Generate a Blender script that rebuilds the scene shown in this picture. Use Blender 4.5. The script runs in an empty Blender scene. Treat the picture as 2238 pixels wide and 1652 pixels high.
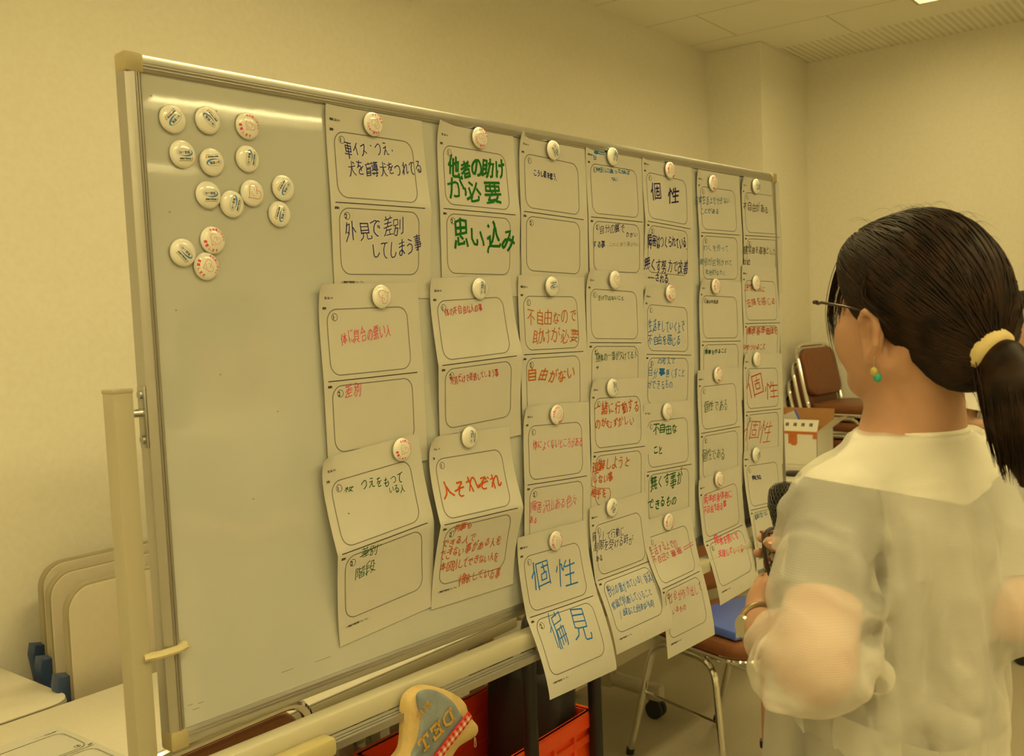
import bpy, bmesh, math, random
import numpy as np
from mathutils import Vector, Matrix
R = math.radians
sc = bpy.context.scene
# ---------------------------------------------------------------- camera
CH = 1.47
PITCH, ROLL, FPX = 0.060956, -0.0374594, 2126.767
_fwd = Vector((0, math.cos(PITCH), -math.sin(PITCH)))
_rt = Vector((1, 0, 0)); _up = _rt.cross(_fwd)
_r2 = math.cos(ROLL) * _rt + math.sin(ROLL) * _up
_u2 = -math.sin(ROLL) * _rt + math.cos(ROLL) * _up
cam = bpy.data.cameras.new('camera'); cam_o = bpy.data.objects.new('camera', cam)
sc.collection.objects.link(cam_o)
m = Matrix((_r2, _u2, -_fwd)).transposed().to_4x4(); m.translation = (0, 0, CH)
cam_o.matrix_world = m
cam.sensor_fit = 'HORIZONTAL'; cam.sensor_width = 23.5; cam.lens = FPX * 23.5 / 2238
cam.clip_start = 0.02
cam.dof.use_dof = True; cam.dof.focus_distance = 1.75; cam.dof.aperture_fstop = 5.0
sc.camera = cam_o
# ---------------------------------------------------------------- world, exposure
w = bpy.data.worlds.new('world'); sc.world = w; w.use_nodes = True
w.node_tree.nodes['Background'].inputs[0].default_value = (1, .8, .45, 1)
w.node_tree.nodes['Background'].inputs[1].default_value = 0.02
sc.view_settings.view_transform = 'Standard'; sc.view_settings.look = 'None'
sc.view_settings.exposure = 0.0; sc.view_settings.gamma = 1.0
sc.view_settings.use_curve_mapping = False
try: sc.cycles.use_denoising = True
except Exception: pass
LIGHT_TINT = (1.0, 0.81, 0.36); LIGHT_POWER = 22.0
# ---------------------------------------------------------------- frames
BYAW, BTILT = 0.846173, 0.016726
B0 = Vector((-0.481923, 1.265556, 1.82768))
_d = Vector((math.cos(BYAW), math.sin(BYAW), 0)); _n0 = Vector((math.sin(BYAW), -math.cos(BYAW), 0))
_n = _n0 * math.cos(BTILT) + Vector((0, 0, 1)) * math.sin(BTILT)
_z = -(-Vector((0, 0, 1)) * math.cos(BTILT) + _n0 * math.sin(BTILT))
BF = Matrix((_d, -_n, _z)).transposed().to_4x4(); BF.translation = B0      # x along board, -y out of board, z up
RYAW = 0.910937
_wd = Vector((math.cos(RYAW), math.sin(RYAW), 0)); _wn = Vector((math.sin(RYAW), -math.cos(RYAW), 0))
WF = Matrix((_wd, -_wn, Vector((0, 0, 1)))).transposed().to_4x4(); WF.translation = (0.820586, 4.308434, 0)  # x along wall, -y into room
CEIL = 2.8546
def wp(w, n, z): return WF @ Vector((w, -n, z))          # wall coordinates: along wall, out from table back line, height
def bp(s, t, n=0.0): return BF @ Vector((s, -n, -t))     # board coordinates
def wrot(deg=0): return Matrix.Rotation(RYAW + R(deg), 4, 'Z')
def at(x, y, d):                                         # point seen at photo pixel (x, y), d metres deep
    return Vector((0, 0, CH)) + (_fwd + _r2 * ((x - 1119) / FPX) - _u2 * ((y - 826) / FPX)) * d
# ---------------------------------------------------------------- materials
def lin(c): return tuple((v / 255 / 12.92 if v / 255 <= .04045 else ((v / 255 + .055) / 1.055) ** 2.4) for v in c)
MATS = {}
def mat(name, col, rough=.6, metal=0.0, noise=0.0, nscale=30.0, bump=0.0, bscale=200.0, coat=0.0, spec=.5, emit=None, stretch=(1, 1, 1), trans=0.0):
    if name in MATS: return MATS[name]
    m = bpy.data.materials.new(name); m.use_nodes = True; nt = m.node_tree
    b = nt.nodes['Principled BSDF']
    b.inputs['Base Color'].default_value = (*col, 1); b.inputs['Roughness'].default_value = rough
    b.inputs['Metallic'].default_value = metal; b.inputs['Specular IOR Level'].default_value = spec
    b.inputs['Coat Weight'].default_value = coat; b.inputs['Coat Roughness'].default_value = .08
    if trans: b.inputs['Transmission Weight'].default_value = trans
    tc = nt.nodes.new('ShaderNodeTexCoord'); mp = nt.nodes.new('ShaderNodeMapping'); mp.inputs['Scale'].default_value = stretch
    nt.links.new(tc.outputs['Object'], mp.inputs['Vector'])
    if noise:
        n = nt.nodes.new('ShaderNodeTexNoise'); n.inputs['Scale'].default_value = nscale; n.inputs['Detail'].default_value = 5
        nt.links.new(mp.outputs['Vector'], n.inputs['Vector'])
        r = nt.nodes.new('ShaderNodeMapRange'); r.inputs['From Min'].default_value = .3; r.inputs['From Max'].default_value = .7
        r.inputs['To Min'].default_value = 1 - noise; r.inputs['To Max'].default_value = 1 + noise
        nt.links.new(n.outputs['Fac'], r.inputs['Value'])
        mx = nt.nodes.new('ShaderNodeMix'); mx.data_type = 'RGBA'; mx.blend_type = 'MULTIPLY'; mx.inputs[0].default_value = 1
        mx.inputs[6].default_value = (*col, 1); nt.links.new(r.outputs['Result'], mx.inputs[7])
        nt.links.new(mx.outputs[2], b.inputs['Base Color'])
    if bump:
        n2 = nt.nodes.new('ShaderNodeTexNoise'); n2.inputs['Scale'].default_value = bscale; n2.inputs['Detail'].default_value = 4
        nt.links.new(mp.outputs['Vector'], n2.inputs['Vector'])
        bm_ = nt.nodes.new('ShaderNodeBump'); bm_.inputs['Strength'].default_value = bump; bm_.inputs['Distance'].default_value = .002
        nt.links.new(n2.outputs['Fac'], bm_.inputs['Height']); nt.links.new(bm_.outputs['Normal'], b.inputs['Normal'])
    if emit:
        b.inputs['Emission Color'].default_value = (*emit[0], 1); b.inputs['Emission Strength'].default_value = emit[1]
    MATS[name] = m
    return m
wall_m = mat('cream_wallpaper', (.80, .765, .655), .75, noise=.025, nscale=60, bump=.25, bscale=420, spec=.25)
floor_m = mat('carpet', (.45, .40, .29), .95, noise=.14, nscale=260, bump=.8, bscale=900, spec=.1)
board_m = mat('board_enamel', (.545, .56, .525), .035, coat=.0, noise=.012, nscale=5, spec=.95, bump=.02, bscale=18)
alu_m = mat('brushed_aluminium', (.47, .46, .43), .3, metal=.85, noise=.05, nscale=40, stretch=(1, 60, 60))
cap_m = mat('beige_plastic', (.42, .36, .20), .45, noise=.03, nscale=30)
stand_m = mat('beige_painted_steel', (.41, .375, .26), .42, noise=.025, nscale=14)
chrome_m = mat('chrome', (.78, .77, .74), .09, metal=1.0)
steel_m = mat('zinc_steel', (.45, .45, .42), .35, metal=.8)
vinyl_m = mat('brown_vinyl', lin((124, 76, 44)), .45, noise=.07, nscale=50, bump=.15, bscale=500)
black_m = mat('black_plastic', (.012, .012, .013), .4)
rubber_m = mat('dark_rubber', (.02, .02, .02), .7)
table_m = mat('table_laminate', (.70, .66, .56), .5, noise=.02, nscale=80)
tedge_m = mat('table_edge', (.40, .37, .27), .4)
tleg_m = mat('table_leg_paint', (.52, .48, .37), .4)
paper_m = mat('paper', (.59, .578, .525), .7, noise=.01, nscale=40, spec=.2)
orange_m = mat('orange_plastic', lin((240, 82, 28)), .42, noise=.03, nscale=20)
red_m = mat('red_plastic', lin((205, 40, 34)), .38)
blue_m = mat('blue_folder', lin((84, 108, 205)), .35)
navyclip_m = mat('blue_lever_plastic', lin((52, 72, 112)), .4)
badge_m = mat('badge_white', (.80, .79, .73), .12, coat=.5)
badge_s_m = mat('badge_rim_steel', (.5, .49, .45), .25, metal=.8)
INK = {k: mat('ink_' + k, lin(c), .6, spec=.2) for k, c in dict(
    navy=(42, 44, 112), navy2=(32, 34, 98), pink=(222, 74, 104), pink2=(232, 84, 116), dgreen=(28, 84, 46), green=(24, 104, 34), green2=(14, 92, 34),
    red=(190, 32, 56), red2=(196, 62, 76), rust=(192, 80, 18), rust2=(184, 74, 32), orange=(186, 98, 24), blue=(36, 116, 196), blue2=(44, 120, 176), blue3=(84, 124, 150),
    faint=(168, 160, 134), dark=(72, 66, 56), print=(66, 62, 60), frame=(126, 122, 116), logo=(70, 140, 205), rose=(220, 76, 110), heart=(205, 84, 90), gold=(205, 165, 60)).items()}
# ---------------------------------------------------------------- mesh helpers
C = sc.collection
def props(o, label=None, cat=None, group=None, kind=None):
    if label: o['label'] = label
    if cat: o['category'] = cat
    if group: o['group'] = group
    if kind: o['kind'] = kind
    return o
def thing(name, M, label, cat, group=None):
    o = bpy.data.objects.new(name, None); C.objects.link(o); o.empty_display_size = .05
    o.matrix_world = M if isinstance(M, Matrix) else Matrix.Translation(M)
    return props(o, label, cat, group)
def obj(name, bm, m, parent=None, smooth=True, M=None, sharp=35):
    me = bpy.data.meshes.new(name)
    if isinstance(bm, bmesh.types.BMesh):
        bm.normal_update(); bm.to_mesh(me); bm.free()
    else: me.from_pydata(*bm); me.update()
    for x in (m if isinstance(m, (list, tuple)) else [m]): me.materials.append(x)
    if smooth:
        me.shade_smooth()
        try: me.set_sharp_from_angle(angle=R(sharp))
        except Exception: pass
    o = bpy.data.objects.new(name, me); C.objects.link(o)
    if parent: o.parent = parent
    if M is not None: o.matrix_world = M
    return o
def dup(root, M, label=None, group=None):
    r = root.copy(); C.objects.link(r); r.matrix_world = M
    if label: r['label'] = label
    if group: r['group'] = group
    for ch in list(root.children):
        c = ch.copy(); C.objects.link(c); c.parent = r
        for g in ch.children:
            d = g.copy(); C.objects.link(d); d.parent = c
    return r
def B(): return bmesh.new()
def box(bm, lo, hi, bevel=0.0, M=None, seg=2, mi=0):
    r = bmesh.ops.create_cube(bm, size=1); vs = r['verts']
    for v in vs: v.co = Vector([lo[i] + (v.co[i] + .5) * (hi[i] - lo[i]) for i in range(3)])
    fs = list({f for v in vs for f in v.link_faces})
    if bevel:
        es = list({e for v in vs for e in v.link_edges})
        rb = bmesh.ops.bevel(bm, geom=es, offset=bevel, segments=seg, profile=.5, affect='EDGES')
        vs = list({v for f in rb['faces'] for v in f.verts} | {v for v in vs if v.is_valid}); fs = list({f for v in vs for f in v.link_faces})
    if M is not None:
        for v in vs: v.co = M @ v.co
    for f in fs: f.material_index = mi
    return vs
def fillet(pts, r, n=6):
    P = [Vector(p) for p in pts]; out = [P[0]]
    rr = r if isinstance(r, (list, tuple)) else [r] * (len(P) - 2)
    for i in range(1, len(P) - 1):
        a, b, c = P[i - 1], P[i], P[i + 1]; u = (a - b).normalized(); v = (c - b).normalized()
        L = min(rr[i - 1], (a - b).length * .49, (c - b).length * .49)
        for k in range(n + 1):
            t = k / n; out.append((b + u * L) * (1 - t) ** 2 + b * 2 * t * (1 - t) + (b + v * L) * t * t)
    out.append(P[-1]); return out
def tube(bm, path, r, seg=10, cap=True, squash=None, closed=False, mi=0):
    P = [Vector(p) for p in path]; n = len(P); rs = r if isinstance(r, (list, tuple)) else [r] * n
    rings = []; prev = None
    for i in range(n):
        if closed: t = (P[(i + 1) % n] - P[i - 1])
        else: t = (P[min(i + 1, n - 1)] - P[max(i - 1, 0)])
        t = t.normalized() if t.length > 1e-9 else Vector((0, 0, 1))
        if prev is None:
            a = Vector((0, 0, 1)) if abs(t.z) < .9 else Vector((1, 0, 0)); x = t.cross(a).normalized()
        else: x = (prev - t * prev.dot(t)).normalized()
        prev = x; y = t.cross(x)
        sx, sy = squash or (1, 1)
        rings.append([bm.verts.new(P[i] + (x * math.cos(2 * math.pi * k / seg) * sx + y * math.sin(2 * math.pi * k / seg) * sy) * rs[i]) for k in range(seg)])
    for i in range(n if closed else n - 1):
        A, Bq = rings[i], rings[(i + 1) % n]
        for k in range(seg):
            f = bm.faces.new((A[k], A[(k + 1) % seg], Bq[(k + 1) % seg], Bq[k])); f.material_index = mi
    if cap and not closed:
        for rg, rv in ((rings[0], True), (rings[-1], False)):
            f = bm.faces.new(list(reversed(rg)) if rv else rg); f.material_index = mi
def lathe(bm, prof, seg=24, M=None, mi=0):
    rings = []
    for r, z in prof:
        if r < 1e-6: rings.append([bm.verts.new((0, 0, z))])
        else: rings.append([bm.verts.new((r * math.cos(2 * math.pi * k / seg), r * math.sin(2 * math.pi * k / seg), z)) for k in range(seg)])
    for a, b in zip(rings, rings[1:]):
        for k in range(seg):
            q = [a[k % len(a)], a[(k + 1) % len(a)], b[(k + 1) % len(b)], b[k % len(b)]]
            q = [v for i, v in enumerate(q) if v not in q[:i]]
            if len(q) > 2:
                f = bm.faces.new(q); f.material_index = mi
    if M is not None:
        for rg in rings:
            for v in rg: v.co = M @ v.co
def rrect(wd, h, r, n=6):
    pts = []
    for cx, cy, a0 in ((wd / 2 - r, h / 2 - r, 0), (-wd / 2 + r, h / 2 - r, 90), (-wd / 2 + r, -h / 2 + r, 180), (wd / 2 - r, -h / 2 + r, 270)):
        for k in range(n + 1):
            a = R(a0 + 90 * k / n); pts.append((cx + r * math.cos(a), cy + r * math.sin(a)))
    return pts
def slab(bm, outline, z0, z1, bev=.004, M=None, dome=0.0, mi=0):
    """rounded slab: outline in xy, thickness z, bevelled rims"""
    o = np.array(outline); c = o.mean(0); rad = np.linalg.norm(o - c, axis=1).mean()
    lv = [(z0, bev), (z0 + bev * .3, bev * .3), (z0 + bev, 0), (z1 - bev, 0), (z1 - bev * .3, bev * .3), (z1, bev)]
    rings = []
    nx = np.roll(o, -1, 0) - np.roll(o, 1, 0); nrm = np.stack([nx[:, 1], -nx[:, 0]], 1); nrm /= np.linalg.norm(nrm, axis=1)[:, None] + 1e-12
    for z, ins in lv:
        rings.append([bm.verts.new((p[0] - q[0] * ins, p[1] - q[1] * ins, z)) for p, q in zip(o, nrm)])
    if dome:
        for s_ in (.8, .5, .2):
            rings.append([bm.verts.new((c[0] + (p[0] - c[0]) * s_, c[1] + (p[1] - c[1]) * s_, z1 + dome * (1 - s_ * s_))) for p in o])
    n = len(o)
    for a, b in zip(rings, rings[1:]):
        for k in range(n):
            f = bm.faces.new((a[k], a[(k + 1) % n], b[(k + 1) % n], b[k])); f.material_index = mi
    f = bm.faces.new(list(reversed(rings[0]))); f.material_index = mi
    f = bm.faces.new(rings[-1]); f.material_index = mi
    if M is not None:
        for rg in rings:
            for v in rg: v.co = M @ v.co
def extrude_poly(bm, prof, axis0, axis1, M=None, mi=0):
    """prof: (y,z) polygon extruded along x from axis0 to axis1"""
    a = [bm.verts.new((axis0, y, z)) for y, z in prof]; b = [bm.verts.new((axis1, y, z)) for y, z in prof]
    n = len(prof); fs = []
    for k in range(n): fs.append(bm.faces.new((a[k], a[(k + 1) % n], b[(k + 1) % n], b[k])))
    fs.append(bm.faces.new(list(reversed(a)))); fs.append(bm.faces.new(b))
    for f in fs: f.material_index = mi
    if M is not None:
        for v in a + b: v.co = M @ v.co
def struct(name, bm, m): return props(obj(name, bm, m, None, smooth=False), kind='structure')

# ================================================================ the room
def quad_wall(name, pts, m, thick):
    bm = B(); P = [Vector(p) for p in pts]; nn = (P[1] - P[0]).cross(P[3] - P[0]).normalized() * thick
    f = [bm.verts.new(p) for p in P]; b = [bm.verts.new(p + nn) for p in P]
    bm.faces.new(f); bm.faces.new(list(reversed(b)))
    for k in range(4): bm.faces.new((f[(k + 1) % 4], f[k], b[k], b[(k + 1) % 4]))
    bmesh.ops.recalc_face_normals(bm, faces=bm.faces)
    return struct(name, bm, m)
WN = -.498; WEND = 1.70; PW = .977; PN = -.084; NFAR = 7.6; WNEAR = -6.2
quad_wall('wall_left', [wp(WNEAR, WN, 0), wp(WEND + .1, WN, 0), wp(WEND + .1, WN, CEIL), wp(WNEAR, WN, CEIL)], wall_m, .1)
quad_wall('wall_back', [wp(WEND, WN, 0), wp(WEND, NFAR, 0), wp(WEND, NFAR, CEIL), wp(WEND, WN, CEIL)], wall_m, .1)
quad_wall('wall_right', [wp(WEND + .1, NFAR, 0), wp(WNEAR, NFAR, 0), wp(WNEAR, NFAR, CEIL), wp(WEND + .1, NFAR, CEIL)], wall_m, .1)
quad_wall('wall_near', [wp(WNEAR, NFAR, 0), wp(WNEAR, WN, 0), wp(WNEAR, WN, CEIL), wp(WNEAR, NFAR, CEIL)], wall_m, .1)
bm = B(); box(bm, (PW, -PN, 0), (WEND, -WN, CEIL), .004, WF); struct('wall_pillar', bm, wall_m)
bm = B(); box(bm, (WNEAR - .1, -NFAR - .1, -.1), (WEND + .1, -WN + .1, 0), 0, WF); struct('floor', bm, floor_m)
bb_m = mat('baseboard_vinyl', (.23, .2, .15), .5)
bm = B(); box(bm, (WNEAR, -WN - .006, 0), (PW, -WN, .06), .001, WF); struct('baseboard_left', bm, bb_m)
bm = B(); box(bm, (WEND - .006, -NFAR, 0), (WEND, -PN, .06), .001, WF); struct('baseboard_back', bm, bb_m)
# ceiling: tiles with thin seams and a ribbed band along the back wall, holes for the recessed lights
def ceil_mat(name, ribs):
    m = bpy.data.materials.new(name); m.use_nodes = True; nt = m.node_tree; b = nt.nodes['Principled BSDF']
    b.inputs['Roughness'].default_value = .9; b.inputs['Specular IOR Level'].default_value = .1
    tc = nt.nodes.new('ShaderNodeTexCoord')
    if ribs:
        wv = nt.nodes.new('ShaderNodeTexWave'); wv.wave_type = 'BANDS'; wv.bands_direction = 'Y'; wv.inputs['Scale'].default_value = 9.5
        nt.links.new(tc.outputs['Object'], wv.inputs['Vector'])
        bp_ = nt.nodes.new('ShaderNodeBump'); bp_.inputs['Strength'].default_value = 1; bp_.inputs['Distance'].default_value = .006
        nt.links.new(wv.outputs['Fac'], bp_.inputs['Height']); nt.links.new(bp_.outputs['Normal'], b.inputs['Normal'])
        cr = nt.nodes.new('ShaderNodeValToRGB'); cr.color_ramp.elements[0].color = (.74, .70, .56, 1); cr.color_ramp.elements[1].color = (.92, .89, .75, 1)
        nt.links.new(wv.outputs['Fac'], cr.inputs['Fac']); nt.links.new(cr.outputs['Color'], b.inputs['Base Color'])
    else:
        br = nt.nodes.new('ShaderNodeTexBrick'); br.offset = .5; br.inputs['Scale'].default_value = 1
        br.inputs['Brick Width'].default_value = .91; br.inputs['Row Height'].default_value = .455; br.inputs['Mortar Size'].default_value = .0035
        br.inputs['Color1'].default_value = (.93, .90, .76, 1); br.inputs['Color2'].default_value = (.92, .89, .75, 1); br.inputs['Mortar'].default_value = (.60, .55, .43, 1)
        mp = nt.nodes.new('ShaderNodeMapping'); mp.inputs['Rotation'].default_value = (0, 0, R(90)); mp.inputs['Location'].default_value = (.13, .12, 0)
        nt.links.new(tc.outputs['Object'], mp.inputs['Vector']); nt.links.new(mp.outputs['Vector'], br.inputs['Vector'])
        nz = nt.nodes.new('ShaderNodeTexNoise'); nz.inputs['Scale'].default_value = 130; nt.links.new(tc.outputs['Object'], nz.inputs['Vector'])
        mx = nt.nodes.new('ShaderNodeMix'); mx.data_type = 'RGBA'; mx.blend_type = 'MULTIPLY'; mx.inputs[0].default_value = .12
        nt.links.new(br.outputs['Color'], mx.inputs[6]); nt.links.new(nz.outputs['Fac'], mx.inputs[7]); nt.links.new(mx.outputs[2], b.inputs['Base Color'])
    return m
LW, LN = 1.25, .30
# (w of the right end, n of the near-wall edge)
LIGHTS = [(.93, .703), (-1.55, .703), (-4.0, .703), (-1.2, 2.62), (-3.0, 2.62), (-4.9, 2.62), (-.10, 4.62), (-2.6, 4.62), (-5.0, 4.62), (-.10, 6.36), (-2.6, 6.36), (-5.0, 6.36)]
RIB0 = 1.18
def ceiling():
    bm = B(); T = .06
    ws = sorted({WNEAR - .1, RIB0, WEND + .1, *[l[0] for l in LIGHTS], *[l[0] - LW for l in LIGHTS]})
    ns = sorted({WN - .1, NFAR + .1, *[l[1] for l in LIGHTS], *[l[1] + LN for l in LIGHTS]})
    for a, b in zip(ws, ws[1:]):
        for c, d in zip(ns, ns[1:]):
            cw, cn = (a + b) / 2, (c + d) / 2
            if any(l[0] - LW < cw < l[0] and l[1] < cn < l[1] + LN for l in LIGHTS): continue
            q = [bm.verts.new(p) for p in ((a, -c, 0), (a, -d, 0), (b, -d, 0), (b, -c, 0))]
            f = bm.faces.new(q); f.material_index = 1 if cw > RIB0 else 0
            q2 = [bm.verts.new(v.co + Vector((0, 0, T))) for v in q]; bm.faces.new(list(reversed(q2)))
    o = struct('ceiling', bm, [ceil_mat('ceiling_tile', False), ceil_mat('ceiling_ribbed', True)])
    M = WF.copy(); M.translation = (*WF.translation[:2], CEIL); o.matrix_world = M
ceiling()
dim_m = mat('lamp_diffuser_dimmed', (.9, .9, .9), .5, emit=(LIGHT_TINT, LIGHT_POWER * .62))
lamp_m = mat('lamp_diffuser', (.9, .9, .9), .5, emit=(LIGHT_TINT, LIGHT_POWER))
housing_m = mat('lamp_housing', (.45, .44, .40), .4)
lamp0 = None
LAB = ['recessed ceiling light showing one corner at the top edge of the picture, right of centre']
for i, (w1, n0) in enumerate(LIGHTS):
    M = WF.copy(); M.translation = wp(w1 - LW / 2, n0 + LN / 2, CEIL)
    lab = LAB[0] if i == 0 else 'recessed ceiling light outside the picture that lights the room'
    if lamp0 is None:
        lamp0 = thing('ceiling_light', M, lab, 'light', 'recessed ceiling lights')
        bm = B(); a, b = LW / 2, LN / 2; t = .012
        for lo, hi in (((-a, -b, -.004), (a, -b + t, .10)), ((-a, b - t, -.004), (a, b, .10)), ((-a, -b + t, -.004), (-a + t, b - t, .10)), ((a - t, -b + t, -.004), (a, b - t, .10))): box(bm, lo, hi, .001)
        obj('frame', bm, housing_m, lamp0)
        bm = B(); box(bm, (-a + t, -b + t, .05), (a - t, b - t, .058)); obj('diffuser', bm, lamp_m, lamp0)
        bm = B(); box(bm, (-a + .005, -b + .005, .10), (a - .005, b - .005, .108)); obj('housing', bm, housing_m, lamp0)
    else: dup(lamp0, M, lab)
for o in [o for o in bpy.data.objects if o.name.startswith('ceiling_light')]:      # the lights nearest the back wall are run dimmed
    if (WF.inverted() @ o.matrix_world.translation).x > -1.0:
        for d in o.children:
            if d.name.startswith('diffuser'): d.data = d.data.copy(); d.data.materials[0] = dim_m
# ================================================================ whiteboard on its stand
W_, H_ = 1.809, .91
wb = thing('whiteboard', BF @ Matrix.Translation((.9, .0, -1.828)), 'large white magnetic whiteboard on a beige wheeled stand, covered with worksheets', 'whiteboard')
IB = Matrix.Translation((-.9, 0, 1.828))
def bobj(name, bm, m, parent=wb, **k):
    for v in bm.verts: v.co = IB @ v.co
    return obj(name, bm, m, parent, **k)
bm = B(); box(bm, (.012, 0, -H_ + .012), (W_ - .012, .014, -.012)); bobj('panel', bm, board_m, smooth=False)
F = .0215
prof = [(-.004, -F), (-.0065, -F * .75), (-.008, -F * .5), (-.0065, -F * .25), (-.003, 0), (.004, .001), (.018, .001), (.018, -F), (.002, -F)]
def rail(L):
    bm = B(); extrude_poly(bm, prof, F, L - F); bmesh.ops.recalc_face_normals(bm, faces=bm.faces)
    return bm
def grooves(bm, L, M):
    for zz in (.62, .8):
        box(bm, (F, -.0085 + (.0012 if zz > .7 else 0), -F * zz - .0006), (L - F, -.004, -F * zz + .0006))
for nm, L, M in (('frame_rail', W_, Matrix()), ('frame_rail', W_, Matrix.Translation((W_, 0, -H_)) @ Matrix.Rotation(R(180), 4, 'Y')),
                 ('frame_rail', H_, Matrix.Translation((0, 0, -H_)) @ Matrix.Rotation(R(-90), 4, 'Y')), ('frame_rail', H_, Matrix.Translation((W_, 0, 0)) @ Matrix.Rotation(R(90), 4, 'Y'))):
    bm = rail(L); grooves(bm, L, M)
    for v in bm.verts: v.co = M @ v.co
    bobj(nm, bm, alu_m, sharp=20)
for cx, cz in ((0, 0), (W_, 0), (0, -H_), (W_, -H_)):
    sx = 1 if cx == 0 else -1; sz = -1 if cz == 0 else 1
    bm = B(); x0, x1 = sorted((cx - sx * .002, cx + sx * (F + .003))); z0, z1 = sorted((cz - sz * .002, cz + sz * (F + .003)))
    box(bm, (x0, -.0095, z0), (x1, .0195, z1), .004); bobj('corner_cap', bm, cap_m)
# stand
for x0, y0 in ((-.048, -.01), (W_ - .028, .021)):
    bm = B(); box(bm, (x0, y0, -1.80), (x0 + .0265, y0 + .03, -.4325), .002); bobj('post', bm, stand_m)
    bm = B(); box(bm, (x0 - .0006, y0 - .0006, -.4345), (x0 + .0271, y0 + .0306, -.4285), .0015); bobj('post_cap', bm, stand_m)
    bm = B(); box(bm, (x0 - .005, -.30, -1.80), (x0 + .032, .30, -1.765), .008); bobj('foot', bm, stand_m)
    for yy in (-.26, .26):
        bm = B(); tube(bm, [(x0 + .003, yy, -1.8035), (x0 + .024, yy, -1.8035)], .0235, 18); box(bm, (x0 + .002, yy - .012, -1.80), (x0 + .025, yy + .012, -1.79), .002); bobj('caster', bm, rubber_m)
bm = B(); tube(bm, [(-.022, .004, -.4618), (.004, .004, -.4618)], .0055, 12); bobj('pivot_pin', bm, chrome_m)
bm = B(); box(bm, (-.0042, -.004, -.508), (-.0008, .014, -.428), .001)
for zz in (-.438, -.497): tube(bm, [(-.0075, .004, zz), (-.003, .004, zz)], .0055, 10)
bobj('pivot_bracket', bm, steel_m)
bm = B()
tube(bm, [(-.03, -.008, -.776), (-.012, -.0155, -.7755), (.012, -.0165, -.775), (.0215, -.014, -.7745), (.0245, -.006, -.774)], .0085, 10, squash=(1, .6)); bobj('swivel_clip', bm, mat('clip_plastic', (.55, .48, .27), .4))
bm = B(); box(bm, (-.022, -.032, -.9665), (W_ - .003, -.001, -.9355), .004); bobj('crossbar', bm, mat('cream_painted_steel', (.56, .53, .40), .42, noise=.02, nscale=14))
bm = B(); extrude_poly(bm, [(-.0322, -.9662), (-.050, -.972), (-.0505, -.970), (-.053, -.970), (-.053, -.981), (-.0322, -.975)], .222, .70)
bmesh.ops.recalc_face_normals(bm, faces=bm.faces)
for k in (.38, .68): box(bm, (.222, -.0322 - .0178 * k - .0009, -.9662 - .0058 * k - .0004), (.70, -.0322 - .0178 * k + .0009, -.9662 - .0058 * k + .0012))
bobj('pen_tray', bm, alu_m, sharp=20)
bm = B(); box(bm, (.085, -.062, -.984), (.226, -.0322, -.957), .006); bobj('tray_end_cap', bm, mat('tray_cap_plastic', (.52, .45, .22), .4))
# a few marks left on the panel
smudge_m = mat('marker_residue', (.22, .22, .26), .6)
rr = random.Random(4)
for s, t, l in [(.03, .86, .006), (.036, .868, .01), (.045, .862, .007), (.06, .09, .002), (.035, .05, .002), (.13, .057, .002), (.05, .2, .002), (.18, .9 - .04, .02), (.24, .862, .03), (.05, .33, .0015), (.11, .42, .0015), (.2, .48, .0015), (.15, .6, .0015)]:
    a = rr.uniform(-.6, .6); dx, dz = math.cos(a) * l, math.sin(a) * l * .5; wv = .0004 if l > .004 else .0008; bm = B()
    box(bm, (s, -.00025, -t - wv), (s + dx + .0012, .0005, -t + wv)); bobj('marker_smudge', bm, smudge_m)

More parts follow.
